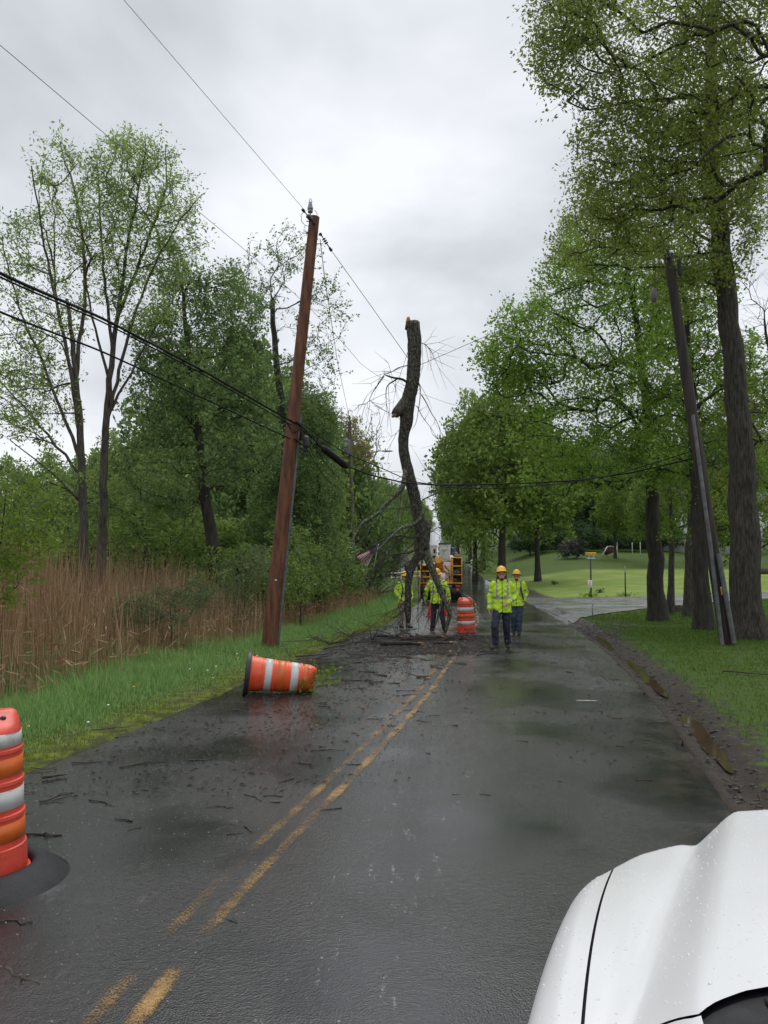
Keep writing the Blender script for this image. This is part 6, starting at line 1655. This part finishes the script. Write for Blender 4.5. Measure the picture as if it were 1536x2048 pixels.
    MB().cap((-.3, 4.8, 2.72), .06, (-.3, 4.8, 2.82), .05).obj('beacon', M['amberlens'], e)
    # rear work light and white panel
    B('white_box', 'truck_white', [((.10, -.02, 1.42), (.26, .12, .42))], .02)
truck()

# ------------------------------------------------------------ white vehicle in the near right corner
def vehicle():
    th = R(13)
    f = np.array([math.sin(th), math.cos(th)]); r_ = np.array([math.cos(th), -math.sin(th)])
    O = np.array([.195, 1.45])
    e = empty('parked_car', (O[0] + r_[0] * .97, O[1] + r_[1] * .97, 0), 'white vehicle hood beaded with rain in the near right corner', 'car', rz=-th)
    # local frame: x across (0 = centre line, left side at -0.97), y forward, 0 = windscreen base
    HW = .97
    def bmax(a):          # a measured from the left side
        a = np.minimum(a, 2 * HW - a)
        Rc = .30
        c = np.where(a < Rc, np.sqrt(np.maximum(Rc ** 2 - (Rc - a) ** 2, 0)) - Rc, 0)
        return 1.47 + c + .27 * (1 - ((HW - a) / HW) ** 3)
    def ztop(a, b):
        a = np.minimum(a, 2 * HW - a)
        va = .17 + .16 * b
        z = 1.045 + .05 * sstep(0, .25, a) + .10 * sstep(va, va + .18, a) + .03 * sstep(.5, .97, a)
        z = z - .012 * np.exp(-((a - va) / .035) ** 2)
        z = z - (.085 - .04 * sstep(.1, .5, a)) * (np.clip(b, 0, 2) / 1.4) ** 2.2 + .03 * (1 - np.clip(b / 1.4, 0, 1))
        return z
    def tap(b): return 1 - .03 * b - .045 * b * b
    def roll(eg, rad):
        eg = np.clip(eg, 0, rad); return rad - np.sqrt(np.maximum(rad ** 2 - (rad - eg) ** 2, 0))
    def surf(aa, tt, name, mat, lower=0, yb=lambda a: 0 * a, fb=None):
        A_, T_ = np.meshgrid(aa, tt, indexing='ij')
        bm = bmax(A_); y0 = yb(A_); b = y0 + ((bm if fb is None else fb(A_)) - y0) * T_
        am = np.minimum(A_, 2 * HW - A_)
        ef = (bm - b); es = am + .0 * b
        z = ztop(A_, b) - roll(ef, .075) * 1.0 - roll(es, .085) * 1.0 - lower
        z = np.where(ef < .001, z - 0, z)
        x = (A_ - HW) * tap(b)
        V = np.stack([x, b, z], -1).reshape(-1, 3)
        nx, ny = A_.shape; i = np.arange(nx - 1)[:, None] * ny + np.arange(ny - 1)[None]
        Q = np.stack([i, i + ny, i + ny + 1, i + 1], -1).reshape(-1, 4)
        me = bigmesh(name, V, Q, M[mat], smooth=True)
        return link(name, me, e)
    g0 = .125
    cowl = lambda a: np.interp(np.minimum(a, 2 * HW - a), [0, .155, .20, .245, .29, .33, .42, .6, .97], [.17, .19, .215, .20, .16, .115, .20, .31, .40])
    for sg in (0, 1):
        q = np.linspace(g0 + .006, .335, 16)
        surf(q if not sg else 2 * HW - q[::-1], np.linspace(0, 1, 12), 'corner_panel', 'carwhite', yb=lambda a: -.25 + 0 * a, fb=lambda a: cowl(a) - .012)
    tt = 1 - (1 - np.linspace(0, 1, 46)) ** 1.6
    tt = np.unique(np.concatenate([np.linspace(0, .9, 30), 1 - np.geomspace(.1, .0005, 22), [1.0]]))
    aa = np.concatenate([g0 * (np.linspace(0, 1, 26) ** 2)])
    surf(aa, tt, 'fender', 'carwhite', yb=lambda a: -1.2 + 0 * a)
    surf(2 * HW - aa[::-1], tt, 'fender', 'carwhite', yb=lambda a: -.3 + 0 * a)
    hd = surf(np.linspace(g0 + .0075, 2 * HW - g0 - .0075, 110), tt, 'hood', 'carwhite', yb=cowl)
    surf(np.linspace(.06, 2 * HW - .06, 60), np.linspace(0, .985, 24), 'hood_underside', 'darkgap', lower=.018, yb=lambda a: 0 * a - .15)
    # side skirts from the edge of the sheet down
    def skirt(pts, name, mat, zb, out_=0.0):
        P = np.array(pts); n = len(P); K = 8
        V = []
        for k in range(K + 1):
            t = k / K; Q = P.copy(); Q[:, 2] = P[:, 2] * (1 - t) + zb * t; V.append(Q)
        V = np.concatenate(V); i = np.arange(K)[:, None] * n + np.arange(n - 1)[None]
        Qd = np.stack([i, i + 1, i + n + 1, i + n], -1).reshape(-1, 4)
        link(name, bigmesh(name, V, Qd, M[mat], smooth=True), e)
    ya = np.linspace(-1.2, float(bmax(np.array(0.0))), 40)
    for s in (-1, 1):
        z = ztop(np.zeros(40), ya) - .085 - roll(bmax(np.zeros(40)) - ya, .075)
        P = np.stack([s * HW * tap(ya), ya, z], -1); P = P[ya > (-1.2 if s < 0 else -.3)]
        skirt(P, 'side_panel', 'carwhite', .32)
    ax = np.concatenate([np.geomspace(.0005, .3, 24), np.linspace(.32, HW, 20)]); ax = np.concatenate([ax, 2 * HW - ax[::-1][1:]])
    P = np.stack([(ax - HW) * tap(bmax(ax)), bmax(ax), ztop(ax, bmax(ax)) - .075 - roll(np.minimum(ax, 2 * HW - ax), .085)], -1)
    skirt(P, 'front_panel', 'carwhite', .45)
    mb = MB(); mb.box((0, 1.48, .50), (1.75, .22, .22), bev=.06); part(mb, 'bumper', 'steel', e)
    mb = MB(); mb.box((0, 1.50, .78), (1.05, .06, .24), bev=.02)
    part(mb, 'grille', 'black', e)
    for x in (-.72, .72): MB().ell((x, 1.42, .80), (.14, .10, .10)).obj('headlight', M['glass'], e)
    for x in (-.88, .88):
        w_ = empty('wheel', (0, 0, 0), None, None); w_.parent = e
        V = MB().lathe([(.22, -.11), (.33, -.12), (.37, -.08), (.375, 0), (.37, .08), (.33, .12), (.22, .11)], 32)
        MB().add(V.v[0][:, [2, 1, 0]] + [x, .62, .375], V.f).obj('tyre', M['black'], w_)
        V = MB().lathe([(.001, .05), (.1, .07), (.22, .1), (.22, -.1), (.1, -.07), (.001, -.05)], 24)
        MB().add(V.v[0][:, [2, 1, 0]] + [x, .62, .375], V.f).obj('rim', M['steel'], w_)
    # cowl, wipers, windscreen, cab
    aa = np.linspace(.34, 2 * HW - .34, 60); c = cowl(aa)
    V = []; 
    for dy, dz in ((.012, -.03), (-.01, -.012), (-.10, -.01), (-.16, .03)):
        V.append(np.stack([aa - HW, c + dy, ztop(aa, c) + dz], -1))
    V = np.concatenate(V); n = 60; i = np.arange(3)[:, None] * n + np.arange(n - 1)[None]
    link('cowl', bigmesh('cowl', V, np.stack([i, i + 1, i + n + 1, i + n], -1).reshape(-1, 4), M['black'], smooth=True), e)
    mb = MB(); mb.tube([(-.52, .13, 1.235), (-.30, .24, 1.26), (.1, .30, 1.275), (.35, .28, 1.28)], .011, 6); part(mb, 'wiper', 'black', e)
    yb_ = cowl(aa) - .16; zb_ = ztop(aa, cowl(aa)) + .03
    V = [np.stack([aa - HW, yb_, zb_], -1), np.stack([(aa - HW) * .92, yb_ * .7 - .50, zb_ * 0 + 1.55], -1), np.stack([(aa - HW) * .84, yb_ * .4 - .78, zb_ * 0 + 1.80], -1)]
    V = np.concatenate(V); i = np.arange(2)[:, None] * n + np.arange(n - 1)[None]
    link('windscreen', bigmesh('windscreen', V, np.stack([i, i + 1, i + n + 1, i + n], -1).reshape(-1, 4), M['glass'], smooth=True), e)
    mb = MB(); mb.loft([((0, -1.75, 1.78), .62, .98), ((0, -1.75, 1.83), .60, .95), ((0, -1.75, 1.87), .5, .8)], 32, p=5); part(mb, 'roof', 'carwhite', e)
    # rain beads
    rg = np.random.default_rng(12); mb = MB(); 
    A_ = rg.uniform(.02, 1.3, 2600); T_ = rg.uniform(.02, .97, 2600)
    b = cowl(A_) + (bmax(A_) - cowl(A_)) * T_
    k = np.abs(A_ - g0) > .012; A_, b = A_[k], b[k]
    z = ztop(A_, b) - roll(bmax(A_) - b, .075) - roll(A_, .085)
    ico = MB().ell((0, 0, 0), (1, 1, .5), k=6, h=4); V0 = ico.v[0]; F0 = [q for q in ico.f if len(q) == 4]
    F0 = np.array(F0); rr = np.abs(rg.normal(.0013, .0012, len(A_))).clip(.0006, .005)
    V = (V0[None] * rr[:, None, None] * np.array([1, 1.2, 1])) + np.stack([(A_ - HW) * tap(b), b, z], -1)[:, None]
    Q = F0[None] + (np.arange(len(A_)) * len(V0))[:, None, None]
    m, nt, bb = principled('water_bead', (.8, .82, .84), .04); bb.inputs['Alpha'].default_value = .55
    o = link('rain_beads', bigmesh('rain_beads', V.reshape(-1, 3), Q.reshape(-1, 4), m, smooth=True), e); o['kind'] = 'stuff'
vehicle()

# ------------------------------------------------------------ signs, mailbox, flag, fence and the far things
def gpos(px, Y): 
    X = (px - 768) / F * Y; return np.array([X, Y, float(gz(X, Y))])
def text(body, name, size, mat, parent, loc, rz=0):
    cu = bpy.data.curves.new('t', 'FONT'); cu.body = body; cu.size = size; cu.align_x = 'CENTER'; cu.align_y = 'CENTER'; cu.extrude = .002; cu.resolution_u = 3
    o = bpy.data.objects.new('t', cu); col.objects.link(o)
    dg = bpy.context.evaluated_depsgraph_get(); me = bpy.data.meshes.new_from_object(o.evaluated_get(dg)); bpy.data.objects.remove(o)
    me.materials.clear(); me.materials.append(M[mat])
    p = link(name, me, parent, loc); p.rotation_euler = (PI / 2, 0, rz); return p
c = gpos(1180.5, 55)
e = empty('street_sign', c, 'dark signpost on the lawn edge with a yellow dead end plate and a white notice', 'street sign')
part(MB().tube([(0, 0, -.1), (0, 0, 2.75)], .05, 8), 'post', 'signpost', e)
o = part(MB().box((0, -.06, 2.86), (.72, .02, .19), bev=.004), 'yellow_plate', 'signyellow', e)
text('DEAD END', 'lettering', .145, 'black_print', o, (0, -.073, 2.86))
o = part(MB().box((.02, -.04, 2.69), (.58, .02, .12), bev=.004), 'green_plate', 'signgreen', e)
for x in (-.12, .17): MB().box((x, -.055, 2.69), (.15, .004, .03)).obj('white_mark', M['white_print'], o)
o = part(MB().box((.02, -.05, 2.57), (.56, .02, .05), bev=.004), 'white_plate', 'signwhite', e)
o = part(MB().box((-.08, -.07, .86), (.28, .02, .50), bev=.006), 'white_notice', 'signwhite', e)
for i, (z, w_) in enumerate(((1.02, .16), (.95, .10), (.88, .13), (.80, .08), (.72, .14))): MB().box((-.08, -.083, z), (w_, .004, .028)).obj('red_line', M['red_print'], o)
part(MB().box((-.10, -.02, .22), (.05, .03, .4)), 'stub_post', 'signpost', e)
tag(part(MB().tube([(0, 0, -.1), (0, 0, .76)], .022, 6), 'marker_stake', 'steel', None, loc=gpos(1183, 33.4)), 'short thin metal stake at the near corner of the side road', 'stake')
e = empty('lamp_post', gpos(1249, 54.6), 'thin dark bare post standing in the lawn right of the signpost', 'post')
part(MB().tube([(0, 0, -.1), (0, 0, 1.62)], .045, 8), 'post', 'signpost', e); part(MB().tube([(0, 0, 1.6), (0, 0, 2.0)], .015, 6), 'rod', 'steel', e)
# tufts at the feet of the posts
for px, lb in ((1180.5, 'dark grass tuft at the foot of the signpost'), (1249, 'dark grass tuft at the foot of the thin dark post')):
    cc_ = gpos(px, 54.9); rng = np.random.default_rng(int(px))
    o = leaf_mesh('grass_tuft', rng.normal(size=(50, 3)) * np.array([.3, .2, .05]) + np.array([0, 0, .05]), 4, .16, M['lawn'], None, rng, .1, -1.2); o.location = cc_; tag(o, lb, 'grass tuft')
# slide
c = gpos(1222, 103)
e = empty('playground_slide', c, 'small red and white playground slide under the lawn trees', 'slide')
part(MB().box((-.4, 0, .75), (1.1, .5, .9), Matrix.Rotation(R(-25), 3, 'Y'), bev=.05), 'chute', 'rufous', e)
mb = MB(); mb.tube([(-1.3, -.3, .0), (-.55, -.3, 1.25)], .07, 6); mb.tube([(.0, -.3, .0), (.7, -.3, 1.2)], .07, 6); mb.tube([(-.55, -.3, 1.25), (.7, -.3, 1.2)], .03, 6); part(mb, 'rails', 'whitepaint', e)
for px, lb in ((1234, 'white post beside the playground slide'), (1264, 'white post behind the flat umbrella shrub'), (1280, 'white post furthest right under the lawn trees')):
    tag(part(MB().tube([(0, 0, -.1), (0, 0, 1.9)], [.055, .045], 8), 'white_post', 'whitepaint', None, loc=gpos(px, 101)), lb, 'post')
# mailbox and bins by the far verge
c = gpos(943, 98)
e = empty('mailbox', c, 'black mailbox on a white wooden post by the far verge right of the road', 'mailbox')
part(MB().box((0, 0, .75), (.22, .22, 1.7), bev=.02), 'post', 'whitepaint', e); part(MB().box((-.25, 0, .95), (.5, .1, .1), bev=.01), 'arm', 'whitepaint', e)
mb = MB(); mb.loft([((-.45, -.0, 1.05), .35, .12), ((-.45, 0, 1.2), .35, .14), ((-.45, 0, 1.32), .28, .08)], 16, p=4); part(mb, 'box', 'black', e)
for px, lb, hh in ((953, 'dark bin nearer the white mailbox post', 1.1), (960, 'dark bin right of its twin beside the far driveway', 1.25)):
    o = MB().loft([((0, 0, 0), .30, .30), ((0, 0, hh), .36, .36), ((0, 0, hh + .02), .40, .40), ((0, 0, hh + .10), .36, .36)], 16, p=6).obj('bin', M['rufous'], loc=gpos(px, 98), angle=40); tag(o, lb, 'bin')
# flag on a slanting staff
c = gpos(708, 49.4)
e = empty('flag', at(757, 1088, 46), 'faded striped flag with blue canton hanging slanted beside the thin grey pole', 'flag')
P00 = at(757, 1090, 46); ax1 = (at(741, 1138, 46) - P00); ax2 = (at(716, 1120, 46) - at(741, 1138, 46))
nu, nv = 26, 14
V = []; 
for i in range(nu + 1):
    for j in range(nv + 1):
        u, v = i / nu, j / nv    # u along the fly, v across
        top = P00 + (at(712, 1116, 46) - P00) * u
        bot = at(752, 1098, 46) + (at(733, 1138, 46) - at(752, 1098, 46)) * u
        p = top + (bot - top) * v; p = p + [0, .10 * math.sin(v * 9 + u * 2), .02 * math.sin(u * 8 + v * 5)]
        V.append(p - P00)
mb = MB(); mb.add(V, [])
for i in range(nu):
    for j in range(nv):
        a = i * (nv + 1) + j; mb.f.append((a, a + 1, a + nv + 2, a + nv + 1))
        mb.m.append(2 if i < nu * .42 and j < nv * .55 else (j % 2))
o = mb.obj('cloth', [M['flagred'], M['flagwhite'], M['flagblue']], e); sm = o.modifiers.new('s', 'SOLIDIFY'); sm.thickness = .01
ms = MB()
for a in range(5):
    for b_ in range(4):
        i = int(1 + a * 2.2); j = int(1 + b_ * 1.8); p = np.array(V[i * (nv + 1) + j]); ms.ell(p + [0, -.012, 0], (.014, .006, .014), k=6, h=4)
part(ms, 'stars', 'flagwhite', o)
part(MB().tube([np.array([0, 0, 0]), at(741, 1142, 46.2) - P00 + [.15, 0, 0], at(738, 1165, 46.4) - P00 + [.05, 0, 0]], .022, 6), 'staff', 'steel', e)
# white rail fence in the distance on the left
e = empty('rail_fence', gpos(745, 80), 'low white rail fence crossing the far grass left of the road', 'fence')
o0 = np.array(e.location); mb = MB()
xs = np.linspace(745, 850, 12)
for hgt in (.55, .95):
    mb.tube([gpos(x, 80) + [0, 0, hgt] - o0 for x in xs], .05, 4)
part(mb, 'rails', 'whitepaint', e)
for x in xs[::2]: part(MB().box(gpos(x, 80) + [0, 0, .5] - o0, (.12, .12, 1.1)), 'post', 'whitepaint', e)
# dark shed on the far left grass
c = gpos(790, 92)
e = empty('shed', c, 'small dark brown shed roof on the far grass left of the road', 'shed', rz=.2)
part(MB().box((0, 0, .6), (3.2, 2.4, 1.3)), 'wall', 'brownwood', e)
mb = MB(); mb.add([(-1.8, -1.4, 1.2), (1.8, -1.4, 1.2), (1.8, 1.4, 1.2), (-1.8, 1.4, 1.2), (-1.2, 0, 2.5), (1.2, 0, 2.5)], [(0, 1, 5, 4), (1, 2, 5), (2, 3, 4, 5), (3, 0, 4), (3, 2, 1, 0)]); part(mb, 'roof', 'roofing', e, smooth=False)
part(MB().box((.4, -1.22, .55), (.8, .04, 1.1)), 'door', 'whitepaint', e)
# white house behind the trees at right
def house(px, Y, w_, d, h, label, rz=0):
    e = empty('house', gpos(px, Y), label, 'house', rz=rz)
    part(MB().box((0, 0, h / 2 - .4), (w_, d, h + .8)), 'wall', 'siding', e)
    mb = MB(); W2, D2 = w_ / 2 + .4, d / 2 + .5
    mb.add([(-W2, -D2, h), (W2, -D2, h), (W2, D2, h), (-W2, D2, h), (-W2, 0, h + 2.6), (W2, 0, h + 2.6)], [(0, 1, 5, 4), (1, 2, 5), (2, 3, 4, 5), (3, 0, 4), (3, 2, 1, 0)]); rf = part(mb, 'roof', 'roofing', e, smooth=False)
    part(MB().box((w_ * .25, .5, h + 2.4), (.8, .8, 1.6)), 'chimney', 'brownwood', rf)
    for i in range(4):
        x = -w_ / 2 + (i + .5) * w_ / 4
        for z in ((1.4, 4.2) if h > 5 else (1.4,)):
            fr = MB().box((x, -d / 2 - .03, z), (1.2, .08, 1.5)).obj('window', M['whitepaint'], e); MB().box((x, -d / 2 - .08, z), (1.0, .03, 1.3)).obj('pane', M['glass'], fr)
    part(MB().box((w_ * .02, -d / 2 - .04, .9), (1.0, .08, 2.1)), 'door', 'brownwood', e)
house(1445, 112, 13, 8, 5.6, 'white two storey house glimpsed between the trees at right', .15)
house(-40, 60, 8, 6, 3.0, 'pale low house glimpsed behind the reeds at the far left', -.2) if False else None
c = gpos(1545, 70)
e = empty('board_fence', c, 'low brown board fence at the right edge beyond the side road', 'fence')
part(MB().box((0, 0, 1.0), (4, .1, .5)), 'panel', 'brownwood', e)
for x in (-1.8, 0, 1.8): part(MB().box((x, 0, .6), (.12, .14, 1.3)), 'post', 'brownwood', e)
o = part(MB().box((0, 0, 0), (.8, .8, .5), bev=.1), 'utility_box', 'conduit', None, loc=gpos(875, 70) + [-12, 0, .2]) if False else None
